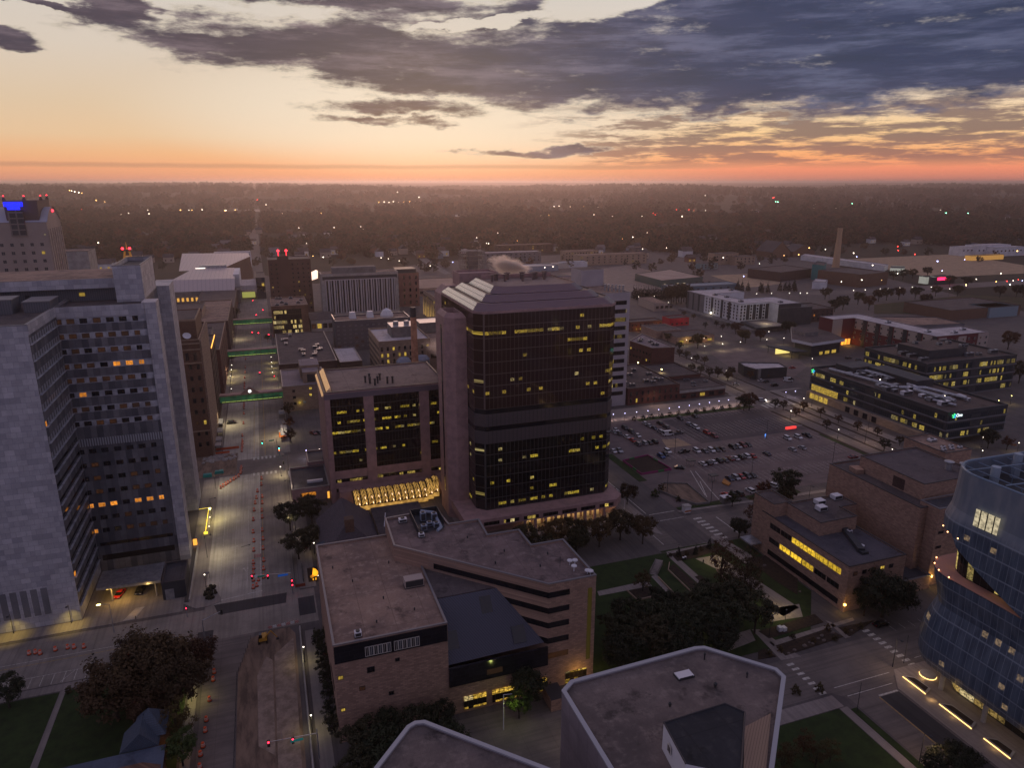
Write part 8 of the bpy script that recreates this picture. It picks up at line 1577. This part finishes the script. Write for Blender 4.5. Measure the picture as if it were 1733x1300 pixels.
tq(z10(705, 710), 'small', 'dark', 'dark bushy tree at the lot corner by the theatre', None, s=1.1); tq(z10(1465, 690), 'round', 'dark', 'dark tree at the corner of the laboratory lawn', None, s=.9); tq(z10(1605, 700), 'small', 'rust', 'small russet tree on the laboratory lawn walk', None, s=1.2)
for q, lf, s in ((z9(1160, 190), 'rust', 1.0), (z9(1120, 195), 'dark', .8)): tq(q, 'round', lf, ('rust red' if lf == 'rust' else 'dark') + ' tree at the promenade corner of the lot', None, s=s)
for k in range(14): x = 176 + k * 5.4; tree(x, 310.6 + (k % 3) * .5, 'shrub', 'dark' if k % 4 else 'olive', 'shrub in the hedge between promenade and lot', 'promenade hedge', 1.3)
# side street trees
for x, y in ((705, 670), (710, 735), (780, 755), (875, 795), (958, 815), (830, 890), (920, 915), (1092, 940), (1192, 975), (1005, 950), (1225, 925)): tq(b2(x, y), 'small', rt.choice(['dark', 'olive', 'olive']), 'street tree in the line beside the brick quarter side street', 'brick quarter street trees', s=1.15)
tq(b2(890, 650), 'round', 'gold', 'broad golden tree in front of the yellow lit strip shop', None, s=1.1); tq(b2(590, 580), 'round', 'olive', 'olive tree against the coped shop', None, s=.7)
for x, y, lf in ((735, 745, 'gold'), (945, 750, 'rust'), (770, 770, 'olive'), (1245, 660, 'dark'), (1290, 640, 'dark'), (430, 580, 'dark'), (565, 595, 'dark'), (505, 620, 'rust'), (655, 660, 'rust'), (300, 600, 'dark'), (165, 490, 'gold'), (50, 460, 'gold')): tq(b3(x, y), 'round' if y > 630 else 'small', lf, 'street tree along the road below the white apartment block', 'apartment road trees', s=.95)
for x, y in ((230, 715), (195, 765), (90, 735), (990, 1085), (690, 1065), (775, 1080), (430, 760)): tq(b4(x, y), 'small', rt.choice(['dark', 'rust', 'brown']), 'small tree near the boulevard crossing', 'boulevard crossing trees', s=1.0)
# dark evergreens behind the brick quarter and apartments
for k in range(16): p = at(*b2(250 + k * 24, 150 + (k % 3) * 8)); tree(p.x, p.y, 'spruce', 'needle', 'dark evergreen in the long row behind the brick quarter', 'evergreen row', 1.15)
for k in range(7): p = at(*b2(625 + k * 25, 205 - (k % 2) * 22)); tree(p.x, p.y, 'round', 'dark', 'dark tree in the clump left of the white apartment block', 'evergreen clump', 1.7)
for x, y in ((680, 150), (730, 160), (800, 160), (945, 170), (965, 180), (1030, 180), (1175, 160), (1235, 160), (1280, 160), (1350, 165), (1340, 140)): p = at(*b3(x, y)); tree(p.x, p.y, 'spruce', 'needle', 'dark evergreen beyond the white apartment roof', 'apartment evergreens', 1.0)
for x, y, lf in ((650, 470, 'olive'), (740, 465, 'rust'), (860, 460, 'dark'), (1010, 440, 'olive'), (590, 480, 'olive'), (330, 540, 'dark'), (270, 555, 'dark'), (520, 540, 'brown'), (940, 520, 'brown'), (1170, 440, 'olive'), (1480, 450, 'brown'), (1600, 450, 'dark'), (1650, 450, 'dark'), (440, 500, 'olive'), (200, 460, 'olive'), (700, 320, 'dark'), (770, 320, 'dark'), (840, 310, 'olive'), (950, 295, 'dark'), (1540, 830, 'brown'), (1620, 1080, 'dark'), (1110, 370, 'dark'), (1240, 370, 'dark')): tq(z5(x, y), 'round', lf, 'tree scattered over the dry field and street behind the red apartment row', 'dry field trees', s=1.25)
# foreground planting at the bottom right
for x, y, kd, lf, lb in ((1010, 1290, 'round', 'dark', 'dark tree top on the verge by the lower avenue'), (1120, 1275, 'round', 'dark', 'dark tree top at the very bottom of the lower avenue verge')): p = at(*z15(x, y), 4); tree(p.x, p.y, kd, lf, lb, None, .75)
for x, y in ((180, 1240), (250, 1200), (320, 1260), (400, 1230), (140, 1290)): p = at(*z15(x, y), 2); tree(p.x, p.y, 'loose', 'rust' if x % 4 else 'gold', 'orange-leaved small tree on the bottom lawn by the octagonal block', 'bottom lawn trees', .5)
for x, y in ((205, 890), (335, 880)): tq(z15(x, y), 'shrub', 'olive', 'shrub on the verge at the lower crossing', 'verge shrubs', s=1.2)
# ================================================================== buildings in the middle distance
bld('depot_shed', 'long pale depot roof with green-lit side on the gravel lot', 'depot', [(at(*c2(1370, 505)).x, at(*c2(1370, 505)).y), (at(*c2(1500, 540)).x, at(*c2(1500, 540)).y), (at(*c2(1700, 520)).x, at(*c2(1700, 520)).y), (at(*c2(1540, 480)).x, at(*c2(1540, 480)).y)], 8, M('teal_shed_wall', (0.05, 0.09, 0.085), .7), M('tan_shed_roof', (.36, .28, .24), .9, col2=(.30, .23, .2), ns=.05), ([4], 8, 3, 1.2, .3, [LIT_W]))
bld('blue_shed', 'low blue-grey shed before the evergreen row', 'shed', rect(430, 690, 520, 712), 6, M('blue_shed_wall', (.10, .15, .19), .7), M('blue_shed_roof', (.17, .22, .27), .7), ([3], 9, 3, 1.2, .1, [LIT_W]))
t = bld('brick_factory', 'long tan brick factory with dark roof humps by the railway street', 'factory', Q(c3(720, 515), c3(930, 540), c3(1062, 525), c3(860, 500)), 15, BROWNBRICK, GRAVEL_DK)
p = at(*c3(812, 440)); solid('factory_chimney', 'tall tapering tan factory chimney', 'chimney', MB().lathe([(5.2, 0), (3.2, 52), (3.6, 52.5), (3.6, 56), (2.6, 56)], (p.x, p.y), 14), M('tan_chimney_brick', (.40, .27, .17), .9), (p.x, p.y, 0))
bld('teal_block', 'teal windowless block beside the brick factory', 'warehouse', Q(c3(690, 500), c3(745, 508), c3(760, 490), c3(712, 482)), 19, M('teal_wall', (.03, .17, .18), .7), ROOF_BLK); bld('brick_store', 'dark brick store group before the teal block', 'warehouse', Q(c3(380, 490), c3(540, 510), c3(690, 490), c3(560, 470)), 11, DARKBRICK, GRAVEL_DK)
bld('white_hut', 'small white hut under the teal block', 'hut', Q(c3(695, 545), c3(760, 548), c3(770, 535), c3(710, 530)), 8, WHITEWALL, MEMBRANE); bld('white_warehouse', 'very long low white warehouse beyond the factory', 'warehouse', Q(c3(640, 405), c3(1050, 460), c3(1066, 452), c3(660, 396)), 7, WHITEWALL, MEMBRANE)
bld('lit_garage', 'garage with bright white lit front by the tan lot', 'garage', Q(c3(1075, 470), c3(1145, 472), c3(1148, 462), c3(1080, 458)), 7, M('lit_white_front', (.5, .5, .45), emit=(.8, .85, .7), es=.25), ROOF_BLK)
for k, (x, y, w, lb) in enumerate(((1425, 385, 80, 'left'), (1500, 385, 85, 'middle'), (1590, 388, 80, 'right'))): a_ = at(*c3(x, y)); bld('white_school', f'white two-storey school wing with window dots beyond the tan lot, the {lb} wing', 'school building', rect(a_.x, a_.y, a_.x + w * .9, a_.y + 24), 17 if k == 1 else 14, WHITEWALL, MEMBRANE, ([9], 8, 3, 2.4, 0))
a_ = at(*c3(1475, 408)); bld('lit_entrance_block', 'amber lit entrance block under the white school', 'building', rect(a_.x, a_.y, a_.x + 70, a_.y + 12), 7, M('amber_lit_wall', (.4, .25, .1), emit=(1, .5, .1), es=.35), ROOF_BLK)
a_ = at(*c3(1290, 525)); t = bld('neon_shop', 'dark shop with red glowing sign by the railway street', 'shop', rect(a_.x, a_.y, a_.x + 34, a_.y + 16), 8, CHAR, ROOF_BLK); part('neon_sign', MB().box(a_.x + 5, a_.y - .6, 5.0, a_.x + 26, a_.y - .1, 8.4), M('red_neon', (1, 0, .1), emit=(1, .02, .10), es=3), t)
a_ = at(*c3(1250, 522)); bld('bright_shop', 'small bright-fronted shop left of the neon one', 'shop', rect(a_.x, a_.y, a_.x + 16, a_.y + 10), 8, MATS['lit_white_front'], ROOF_BLK)
a_ = at(*z5(1110, 620)); t = bld('brick_superstore', 'long dark brick store with small orange sign behind the grey flats', 'store', rect(a_.x, a_.y, a_.x + 88, a_.y + 50), 9, BROWNBRICK, GRAVEL_DK); part('orange_sign', MB().box(a_.x + 50, a_.y - .5, 4, a_.x + 60, a_.y - .1, 6), M('orange_sign_light', (1, .4, .05), emit=(1, .32, .03), es=3), t)
a_ = at(*z5(1400, 600)); bld('pale_blue_store', 'pale blue store beside the brick superstore', 'store', rect(a_.x, a_.y, a_.x + 36, a_.y + 22), 9, M('pale_blue_wall', (.18, .25, .30), .7), GRAVEL)
for k, (x, y, w, d, h, m, lb) in enumerate(((220, 428, 26, 12, 16, LIMESTONE, 'cream three-storey block left of the church'), (320, 430, 22, 14, 12, LIMESTONE, 'lower cream block beside the three-storey one'), (150, 452, 18, 10, 8, M('pale_teal_wall', (.16, .23, .25), .7), 'pale teal small house row end'))): a_ = at(*c3(x, y)); bld('cream_block', lb, 'apartment building', rect(a_.x, a_.y, a_.x + w * 1.6, a_.y + d * 1.5), h, m, GRAVEL_DK, ([h * .4, h * .75], 5, 1.8, 2, .05))
a_ = at(*c3(500, 395)); t = thing('brick_church', 'brick church with two steep dark gables among the trees', 'church', (a_.x, a_.y, 0))
for dx_, w, d, h in ((0, 36, 40, 26), (42, 44, 30, 20)):
    x, y = a_.x + dx_, a_.y; part('wall', MB().prism(rect(x, y, x + w, y + d), 0, 9), BROWNBRICK, t); part('roof', MB().face([(x - 1, y - 1, 9), (x + w / 2, y, h), (x + w / 2, y + d, h), (x - 1, y + d + 1, 9)][::-1]).face([(x + w + 1, y - 1, 9), (x + w + 1, y + d + 1, 9), (x + w / 2, y + d, h), (x + w / 2, y, h)][::-1]), ROOF_BLK, t); part('gable', MB().face([(x, y + .2, 9), (x + w, y + .2, 9), (x + w / 2, y + .2, h)]), BROWNBRICK, t)
for (x, y, w, d, h, m, lb) in ((1095, 420, 120, 22, 15, LIMESTONE, 'cream three-storey flats with balconies at the gravel lot end'), (1030, 400, 60, 20, 16, LIMESTONE, 'cream flats wing partly behind trees'), (640, 410, 95, 20, 16, GREYWALL, 'grey framed building with white roof line behind the steam'), (700, 362, 110, 20, 14, DARKBRICK, 'long brown block among trees behind the steam')):
    a_ = at(*c2(x, y + h * .9)); bld('flats', lb, 'apartment building', rect(a_.x, a_.y, a_.x + w * .95, a_.y + d), h, m, MEMBRANE if m is GREYWALL else GRAVEL, (fl(4, h - 3, 3), 12, 2.2, 2.0, .06))
a_ = at(*c2(530, 455)); t = thing('steel_frame', 'open steel frame of a building under construction', 'building frame', (a_.x, a_.y, 0)); mb = MB()
for i in range(5):
    for j in range(3): mb.tube((a_.x + i * 8, a_.y + j * 10, 0), (a_.x + i * 8, a_.y + j * 10, 26), .5, n=5)
for z in (6.5, 13, 19.5, 26):
    mb.box(a_.x - .5, a_.y - .5, z - .4, a_.x + 32.5, a_.y + 20.5, z)
part('frame', mb, CONC_DK, t); part('core', MB().prism(rect(a_.x + 10, a_.y + 6, a_.x + 24, a_.y + 16), 0, 27), GREYWALL, t)
for q, w, d, h, m, lb in (((c2(800, 465)), 60, 30, 7, M('blue_canopy_roof', (.20, .25, .32), .6), 'blue-roofed forecourt with lamps'), ((c2(920, 450)), 40, 16, 7, M('pale_canopy', (.5, .45, .4), .7), 'pale filling station canopy'), ((c2(1015, 445)), 40, 14, 8, WHITEWALL, 'white shed by two spruces'), ((c2(490, 375)), 26, 60, 6, MEMBRANE, 'white slanting roof among the trees'), ((c2(300, 352)), 34, 14, 8, GREYWALL, 'grey shed by the diagonal road')):
    a_ = at(*q); bld('shed', lb, 'shed', rect(a_.x, a_.y, a_.x + w, a_.y + d), h, m, m)
for (x, y, w, h, lb) in ((1010, 345, 24, 8, 'first'), (130, 345, 8, 6, 'second')): pass
# ---- houses among the trees
HS = []
def house_proto(i, wallm, roofm):
    t = thing('small_house', 'x', 'house'); part('wall', MB().prism(rect(-5, -4, 5, 4), 0, 5.6), wallm, t)
    part('roof', MB().face([(-5.4, -4.5, 5.4), (5.4, -4.5, 5.4), (5.4, 0, 9), (-5.4, 0, 9)]).face([(5.4, 4.5, 5.4), (-5.4, 4.5, 5.4), (-5.4, 0, 9), (5.4, 0, 9)]).face([(-5, -4, 5.6), (-5, 0, 8.9), (-5, 4, 5.6)]).face([(5, 4, 5.6), (5, 0, 8.9), (5, -4, 5.6)]), roofm, t); part('window', MB().box(-3.4, -4.06, 1.5, -2.0, -4.0, 3).box(2.0, -4.06, 1.5, 3.4, -4.0, 3), LIT_D if i % 3 else LIT_Y, t); HS.append([t, False])
house_proto(0, WHITEWALL, GRAVEL_DK); house_proto(1, M('beige_siding', (.36, .30, .25), .8), ROOF_BLK); house_proto(2, M('blue_siding', (.17, .20, .25), .8), M('grey_shingles', (.14, .13, .14), .9)); house_proto(3, M('red_siding', (.16, .07, .055), .8), M('brown_shingles', (.10, .075, .065), .9))
HOUSES = []
rh = random.Random(31)
def edge_y(px):
    pts = [(-200, 470), (0, 462), (120, 462), (260, 440), (420, 430), (540, 434), (690, 428), (730, 440), (800, 425), (930, 425), (960, 436), (1130, 436), (1180, 452), (1250, 440), (1330, 420), (1500, 410), (1600, 416), (1733, 424), (2000, 430)]
    for (a, b_), (c, d) in zip(pts, pts[1:]):
        if a <= px <= c: return b_ + (d - b_) * (px - a) / (c - a)
    return 430
HLB = ['small white house with dark roof peeping from the town trees', 'small beige house with black roof peeping from the town trees', 'small blue-grey house peeping from the town trees', 'small red-brown house peeping from the town trees']
while len(HOUSES) < 250:
    px_ = rh.uniform(100, 1740); yb = edge_y(px_); py_ = rh.uniform(yb - 52, yb + 3) if rh.random() < .75 else rh.uniform(355, yb - 40)
    p = at(px_, py_, 3); i = rh.choice([0, 0, 1, 1, 2, 3])
    if any((p - q).length < 22 for q in HOUSES): continue
    HOUSES.append(p); hp = HS[i]
    if hp[1]: o = dup(hp[0], None)
    else: o = hp[0]; hp[1] = True
    o.location = (p.x, p.y, -.3); o.rotation_euler = (0, 0, rh.choice([0, HALF, 0, math.pi, .3])); s = rh.uniform(1.25, 1.9); o.scale = (s, s, s); o['label'] = HLB[i]; o['group'] = ['white', 'beige', 'blue-grey', 'red-brown'][i] + ' houses among the town trees'
# ---- far lamps
FL = {}
FC = {'white': M('far_white_light', (1, 1, 1), emit=(1, .86, .66), es=9), 'amber': M('far_amber_light', (1, .6, .2), emit=(1, .55, .16), es=9), 'red': M('far_red_light', (1, 0, 0), emit=(1, .05, .04), es=8), 'blue': M('far_blue_light', (.4, .5, 1), emit=(.45, .5, 1), es=14), 'green': M('far_green_light', (.2, 1, .6), emit=(.3, 1, .6), es=14)}
def far_lamp(px, py, c, r=None):
    p = at(px, py, 21); q = at(px, py, 21 + hill(p.x, p.y)); p = q; d = math.hypot(p.x, p.y); r = r or d * .00048 * rnd.uniform(.7, 1.3)
    if c not in FL:
        mb = MB().tube((0, 0, 0), (0, 0, 1), .03, n=4, m=1).ball((0, 0, 1), .5, n=6); t = solid('far_lamp', 'x', 'street lamp', mb, [FC[c], METAL_DK], (0, 0, 0)); FL[c] = t; o = t
    else: o = dup(FL[c], None)
    o.location = (p.x, p.y, p.z - 2 * r); o.scale = (2 * r, 2 * r, 2 * r); o['label'] = f'tiny {c} light glowing far off among the dark trees'; o['group'] = f'far-off {c} lights'
for x, y, c in ((400, 157, 'red'), (468, 165, 'blue'), (580, 180, 'white'), (592, 182, 'white'), (615, 172, 'white'), (628, 175, 'white'), (722, 160, 'white'), (728, 178, 'white'), (798, 174, 'white'), (882, 160, 'amber'), (923, 160, 'white'), (938, 160, 'amber'), (988, 158, 'white'), (1098, 162, 'amber'), (1104, 162, 'white'), (1150, 160, 'amber'), (1460, 247, 'white'), (1498, 323, 'white'), (1570, 175, 'amber'), (1600, 178, 'amber'), (480, 320, 'white'), (435, 400, 'white'), (1300, 133, 'white'), (1530, 385, 'amber'), (1580, 390, 'white'), (1633, 245, 'white'), (1258, 110, 'red'), (1380, 178, 'white'), (470, 112, 'amber'), (512, 120, 'amber'), (350, 66, 'white'), (365, 70, 'white'), (385, 74, 'white'), (340, 64, 'amber'), (400, 76, 'amber')): far_lamp(*c1(x, y), c)
for x, y, c in ((118, 121, 'amber'), (145, 120, 'white'), (168, 122, 'white'), (190, 118, 'white'), (215, 121, 'white'), (240, 119, 'amber'), (255, 124, 'white'), (270, 118, 'amber'), (300, 118, 'white'), (315, 97, 'white'), (325, 122, 'white'), (335, 118, 'amber'), (255, 145, 'amber'), (285, 146, 'white'), (210, 72, 'white'), (228, 74, 'white'), (30, 240, 'white'), (42, 255, 'white'), (605, 145, 'white'), (655, 150, 'white'), (710, 150, 'amber'), (975, 142, 'white'), (1000, 140, 'white'), (1055, 143, 'white'), (1120, 143, 'amber'), (1165, 148, 'white'), (1190, 147, 'white'), (1245, 148, 'amber'), (1300, 155, 'white'), (1260, 190, 'white'), (1170, 182, 'white'), (910, 187, 'white'), (950, 185, 'amber'), (1405, 190, 'white'), (1460, 175, 'red'), (1470, 183, 'red'), (1480, 176, 'red'), (1495, 180, 'red'), (1505, 172, 'amber'), (1530, 165, 'white'), (1575, 165, 'red'), (1600, 165, 'red'), (1620, 160, 'red'), (1645, 160, 'red'), (1660, 165, 'amber'), (1600, 192, 'white'), (700, 272, 'white'), (645, 322, 'white'), (655, 324, 'white'), (597, 295, 'white'), (795, 310, 'amber'), (480, 415, 'blue'), (130, 393, 'white'), (165, 398, 'white'), (218, 408, 'white'), (370, 433, 'white'), (930, 441, 'white'), (970, 437, 'white'), (1076, 455, 'white'), (1310, 300, 'amber'), (1360, 292, 'white'), (1408, 350, 'white'), (1525, 345, 'white'), (1430, 270, 'white'), (1090, 460, 'white')): far_lamp(*c2(x, y), c)
for x, y, c in ((505, 100, 'red'), (510, 98, 'red'), (520, 118, 'green'), (530, 120, 'green'), (568, 140, 'white'), (662, 150, 'white'), (705, 133, 'white'), (707, 150, 'white'), (815, 150, 'white'), (893, 128, 'green'), (940, 130, 'white'), (1220, 160, 'white'), (1325, 160, 'white'), (1345, 170, 'green'), (1352, 174, 'green'), (1460, 175, 'green'), (1568, 120, 'white'), (430, 70, 'white'), (440, 70, 'white'), (175, 88, 'white'), (35, 158, 'red'), (55, 160, 'red'), (75, 163, 'red'), (95, 158, 'red'), (120, 162, 'red'), (20, 165, 'white'), (62, 190, 'white'), (175, 162, 'white'), (632, 378, 'amber'), (762, 352, 'white'), (683, 345, 'amber'), (900, 370, 'white'), (915, 388, 'blue'), (1118, 357, 'red'), (1116, 338, 'red'), (1200, 376, 'red'), (1310, 410, 'blue'), (1333, 457, 'blue'), (1443, 402, 'blue'), (263, 392, 'white'), (440, 422, 'white'), (363, 484, 'blue'), (840, 510, 'white'), (940, 502, 'white'), (1037, 503, 'amber'), (1450, 525, 'amber'), (1500, 498, 'white'), (1597, 510, 'amber'), (1650, 508, 'red'), (1680, 505, 'white'), (1725, 505, 'blue'), (1705, 500, 'red'), (1620, 470, 'white'), (993, 430, 'white'), (1115, 470, 'white'), (560, 382, 'amber'), (1700, 360, 'amber'), (1665, 525, 'white')): far_lamp(*c3(x, y), c, None)
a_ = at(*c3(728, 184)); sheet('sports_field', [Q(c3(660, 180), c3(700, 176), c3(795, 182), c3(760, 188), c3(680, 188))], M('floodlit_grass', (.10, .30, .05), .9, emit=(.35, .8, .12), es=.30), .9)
for q in (c1(1240, 190),): pass
# tall masts on the skyline
for x, y, h, lb in ((c1(650, 138)[0], c1(650, 138)[1], 90, 'thin far mast left of the highway'), (1607 + 85, 322, 160, 'thin far mast with red tip on the skyline')): p = at(x, y); solid('radio_mast', lb, 'mast', MB().tube((p.x, p.y, 0), (p.x, p.y, h), 1.2, .6, 4), METAL_DK, (p.x, p.y, 0))
t = thing('signal_tower', 'golden lit lattice spire with red lamps behind the marble lift shaft', 'spire', (-66, 520, 0)); GD = M('gilded_steel', (.5, .28, .08), .4, .5, emit=(1, .4, .05), es=.12)
mb = MB()
for sx_ in (-1, 1):
    for sy in (-1, 1): mb.tube((-88 + sx_ * 5, 560 + sy * 5, 52), (-88 + sx_ * 1.4, 560 + sy * 1.4, 74), .45, n=5)
for z, w in ((58, 4.2), (64, 3.2), (70, 2.2)): mb.box(-88 - w, 560 - w, z, -88 + w, 560 + w, z + .5)
part('lattice', mb, GD, t); part('deck', MB().box(-91, 557, 74, -85, 563, 75), METAL_DK, t); part('base_tower', MB().prism(rect(-96, 552, -80, 568), 0, 52), BROWNBRICK, t); part('finial', MB().tube((-88, 560, 75), (-88, 560, 80), .4, .2, 5), GD, t)
for x in (-90.2, -85.8): part('beacon', MB().ball((x, 557.4, 75.8), .9), MATS['red_beacon'], t)
# ---- steam
def steam(name, label, blobs, dens, col):
    mb = MB().ball((0, 0, 0), 1, n=16)
    m = bpy.data.materials.new(name + '_vapour'); m.use_nodes = True; nt_ = m.node_tree; nt_.nodes.remove(nt_.nodes['Principled BSDF']); v = nt_.nodes.new('ShaderNodeVolumePrincipled'); nt_.links.new(v.outputs[0], nt_.nodes['Material Output'].inputs['Volume'])
    v.inputs['Color'].default_value = (*col, 1); v.inputs['Anisotropy'].default_value = .55
    g = nt_.nodes.new('ShaderNodeTexCoord'); p_ = X(nt_, g.outputs['Object']); ln = nt_.nodes.new('ShaderNodeVectorMath'); ln.operation = 'LENGTH'; nt_.links.new(p_.so, ln.inputs[0])
    n_ = noise(nt_, p_, 2.3, 5.0, .6) * 1.5 - X(nt_, ln.outputs['Value']) * .85; nt_.links.new((n_.ss(.0, .5) * dens).so, v.inputs['Density'])
    o = struct(name, mb, m, 'stuff'); o.location, o.scale, o.rotation_euler = blobs; return o
steam('steam_plume', '', (at(862, 450, 24), (30, 12, 13), (0, R(14), -YAW)), .6, (1.0, .92, .85))
steam('steam_cloud', '', ((101, 412, 23), (18, 6, 7), (0, R(8), 0)), .22, (1.0, .92, .86))
# ================================================================== the wooded town beyond: one canopy mass
low_ = {}
LEAF['fa'] = M('far_olive_leaves', rough=.9, pat=leaves((0.095, 0.08, 0.045), (0.05, 0.046, 0.028), (0.14, 0.08, 0.04)))
LEAF['fb'] = M('far_dark_leaves', rough=.9, pat=leaves((0.045, 0.045, 0.024), (0.026, 0.03, 0.018), (0.075, 0.06, 0.03)))
LEAF['fc'] = M('far_brown_leaves', rough=.9, pat=leaves((0.105, 0.068, 0.042), (0.062, 0.045, 0.03), (0.14, 0.06, 0.036)))
for kd, rx, rz, nc, nl, lf, shp, lfk in (('a', 5.5, 4.4, 34, 14, 1.5, 'round', 'fa'), ('b', 5.0, 4.6, 30, 14, 1.4, 'round', 'fb'), ('c', 5.6, 4.2, 34, 14, 1.5, 'round', 'fc'), ('d', 3.4, 7.0, 34, 12, 1.3, 'cone', 'needle')):
    mb = crown_mesh('far_crown', rx, rz, nc, nl, lf, ord(kd), shp)
    mb.v = [(x, y, z + rz * .95 + 1.0) for x, y, z in mb.v]; mb.tube((0, 0, 0), (0, 0, rz), .4, .25, 5, 1)
    low_[kd] = mesh_of(mb, 'far_tree', [LEAF[lfk], BARK])
FT = {}
rf_ = random.Random(77); nfar = 0
DIRY = {'a': 'olive', 'b': 'dark green', 'c': 'brown', 'd': 'pointed evergreen'}
spots = []
while len(spots) < 120:
    px_ = rf_.uniform(100, 1733); py_ = edge_y(px_) + rf_.uniform(-9, 24); p = at(px_, py_)
    if any((p - q).length < 11 for q in HOUSES + spots): continue
    spots.append(p); kd = rf_.choice('aabbccd')
    if kd not in FT: o = link('far_tree', low_[kd]); FT[kd] = o
    else: o = FT[kd].copy(); COL.objects.link(o)
    tag(o, f'{DIRY[kd]} tree along the near edge of the wooded town', 'tree', f'{DIRY[kd]} trees at the edge of the wooded town')
    s = rf_.uniform(.95, 1.45); o.location = (p.x, p.y, -.3); o.scale = (s, s, s * rf_.uniform(.85, 1.1)); o.rotation_euler = (0, 0, rf_.uniform(0, 6.28))
def canopy(n, py0, py1, smin, smax, seed, gap):
    r = random.Random(seed); pts = []; sc_ = []
    grid = {}
    for p in HOUSES: grid.setdefault((int(p.x // 30), int(p.y // 30)), []).append(p)
    hw = [(at(414, 360), at(438, 360), at(433, 336), at(430, 336))]
    for _ in range(n):
        px_ = r.uniform(-60, 1793); e = edge_y(px_)
        # even over the ground: sample by distance
        d0, d1 = at(px_, min(py1, e)), at(px_, py0); t_ = math.sqrt(r.random() * (d1.length_squared - d0.length_squared) + d0.length_squared) / d1.length
        p = Vector((d1.x * t_, d1.y * t_, 0))
        if p.length < d0.length: continue
        near = [q for i in (-1, 0, 1) for j in (-1, 0, 1) for q in grid.get((int(p.x // 30) + i, int(p.y // 30) + j), ())]
        if any(abs(p.x - q.x) < 11 and abs(p.y - q.y) < 11 for q in near): continue
        if any((p.y > q.y - 48 and p.y < q.y and abs(p.x - q.x) < 9) for q in near) and r.random() < .8: continue
        # streets leave lanes without trees
        if (p.x % 118) < 9 or (p.y % 104) < 9: continue
        if -19 < p.x < 2 and p.y > 800: continue
        if math.sin(p.x * .006 + 1.3) * math.sin(p.y * .0047) > gap: continue
        pts.append((p.x, p.y, hill(p.x, p.y) - .5)); sc_.append(r.uniform(smin, smax))
    return pts, sc_
P_, S_ = [], []
for args in ((9000, 392, 470, 1.0, 2.3, 1, .72), (11000, 368, 395, 1.2, 2.7, 2, .62), (22000, 326, 370, 1.6, 4.2, 3, .16)):
    a_, b_ = canopy(*args); P_ += a_; S_ += b_
me = bpy.data.meshes.new('woodland'); me.from_pydata(P_, [], []); at_ = me.attributes.new('size', 'FLOAT', 'POINT'); at_.data.foreach_set('value', S_)
wood = bpy.data.objects.new('woodland', me); COL.objects.link(wood); wood['kind'] = 'stuff'; wood['label'] = 'autumn woodland canopy covering the far town'
ng = bpy.data.node_groups.new('woodland_trees', 'GeometryNodeTree'); ng.interface.new_socket('Geometry', in_out='INPUT', socket_type='NodeSocketGeometry'); ng.interface.new_socket('Geometry', in_out='OUTPUT', socket_type='NodeSocketGeometry')
N = ng.nodes; Lk = ng.links; gi, go = N.new('NodeGroupInput'), N.new('NodeGroupOutput'); jn = N.new('GeometryNodeJoinGeometry')
rnv = N.new('FunctionNodeRandomValue'); rnv.data_type = 'INT'; rnv.inputs[4].default_value = 0; rnv.inputs[5].default_value = 6; rnv.inputs['Seed'].default_value = 4
rot = N.new('FunctionNodeRandomValue'); rot.data_type = 'FLOAT'; rot.inputs[2].default_value = 0; rot.inputs[3].default_value = 6.28; cmb = N.new('ShaderNodeCombineXYZ'); Lk.new(rot.outputs[1], cmb.inputs[2])
szn = N.new('GeometryNodeInputNamedAttribute'); szn.data_type = 'FLOAT'; szn.inputs['Name'].default_value = 'size'
for kd, vals in (('a', (0, 1)), ('b', (2, 3)), ('c', (4, 5)), ('d', (6,))):
    for v_ in vals:
        oi = N.new('GeometryNodeObjectInfo'); oi.inputs['Object'].default_value = FT[kd]; oi.inputs['As Instance'].default_value = True; oi.transform_space = 'ORIGINAL'
        cmp = N.new('FunctionNodeCompare'); cmp.data_type = 'INT'; cmp.operation = 'EQUAL'; Lk.new(rnv.outputs[2], cmp.inputs[2]); cmp.inputs[3].default_value = v_
        ip = N.new('GeometryNodeInstanceOnPoints'); Lk.new(gi.outputs[0], ip.inputs['Points']); Lk.new(cmp.outputs[0], ip.inputs['Selection']); Lk.new(oi.outputs['Geometry'], ip.inputs['Instance']); Lk.new(cmb.outputs[0], ip.inputs['Rotation']); Lk.new(szn.outputs[0], ip.inputs['Scale']); Lk.new(ip.outputs[0], jn.inputs[0])
Lk.new(jn.outputs[0], go.inputs[0])
wood.modifiers.new('trees', 'NODES').node_group = ng
# ------------------------------------------------------------------ the evening haze over the whole valley
hz = MB().box(-75000, -40000, -3.0, 75000, 90000, 150.0)
m = bpy.data.materials.new('evening_haze'); m.use_nodes = True; nt = m.node_tree
nt.nodes.remove(nt.nodes['Principled BSDF'])
v = nt.nodes.new('ShaderNodeVolumePrincipled'); nt.links.new(v.outputs[0], nt.nodes['Material Output'].inputs['Volume'])
v.inputs['Color'].default_value = (0.98, 0.84, 0.81, 1); v.inputs['Density'].default_value = HAZE; v.inputs['Anisotropy'].default_value = 0.76
h = link('haze', mesh_of(hz, 'haze', m)); h['kind'] = 'stuff'
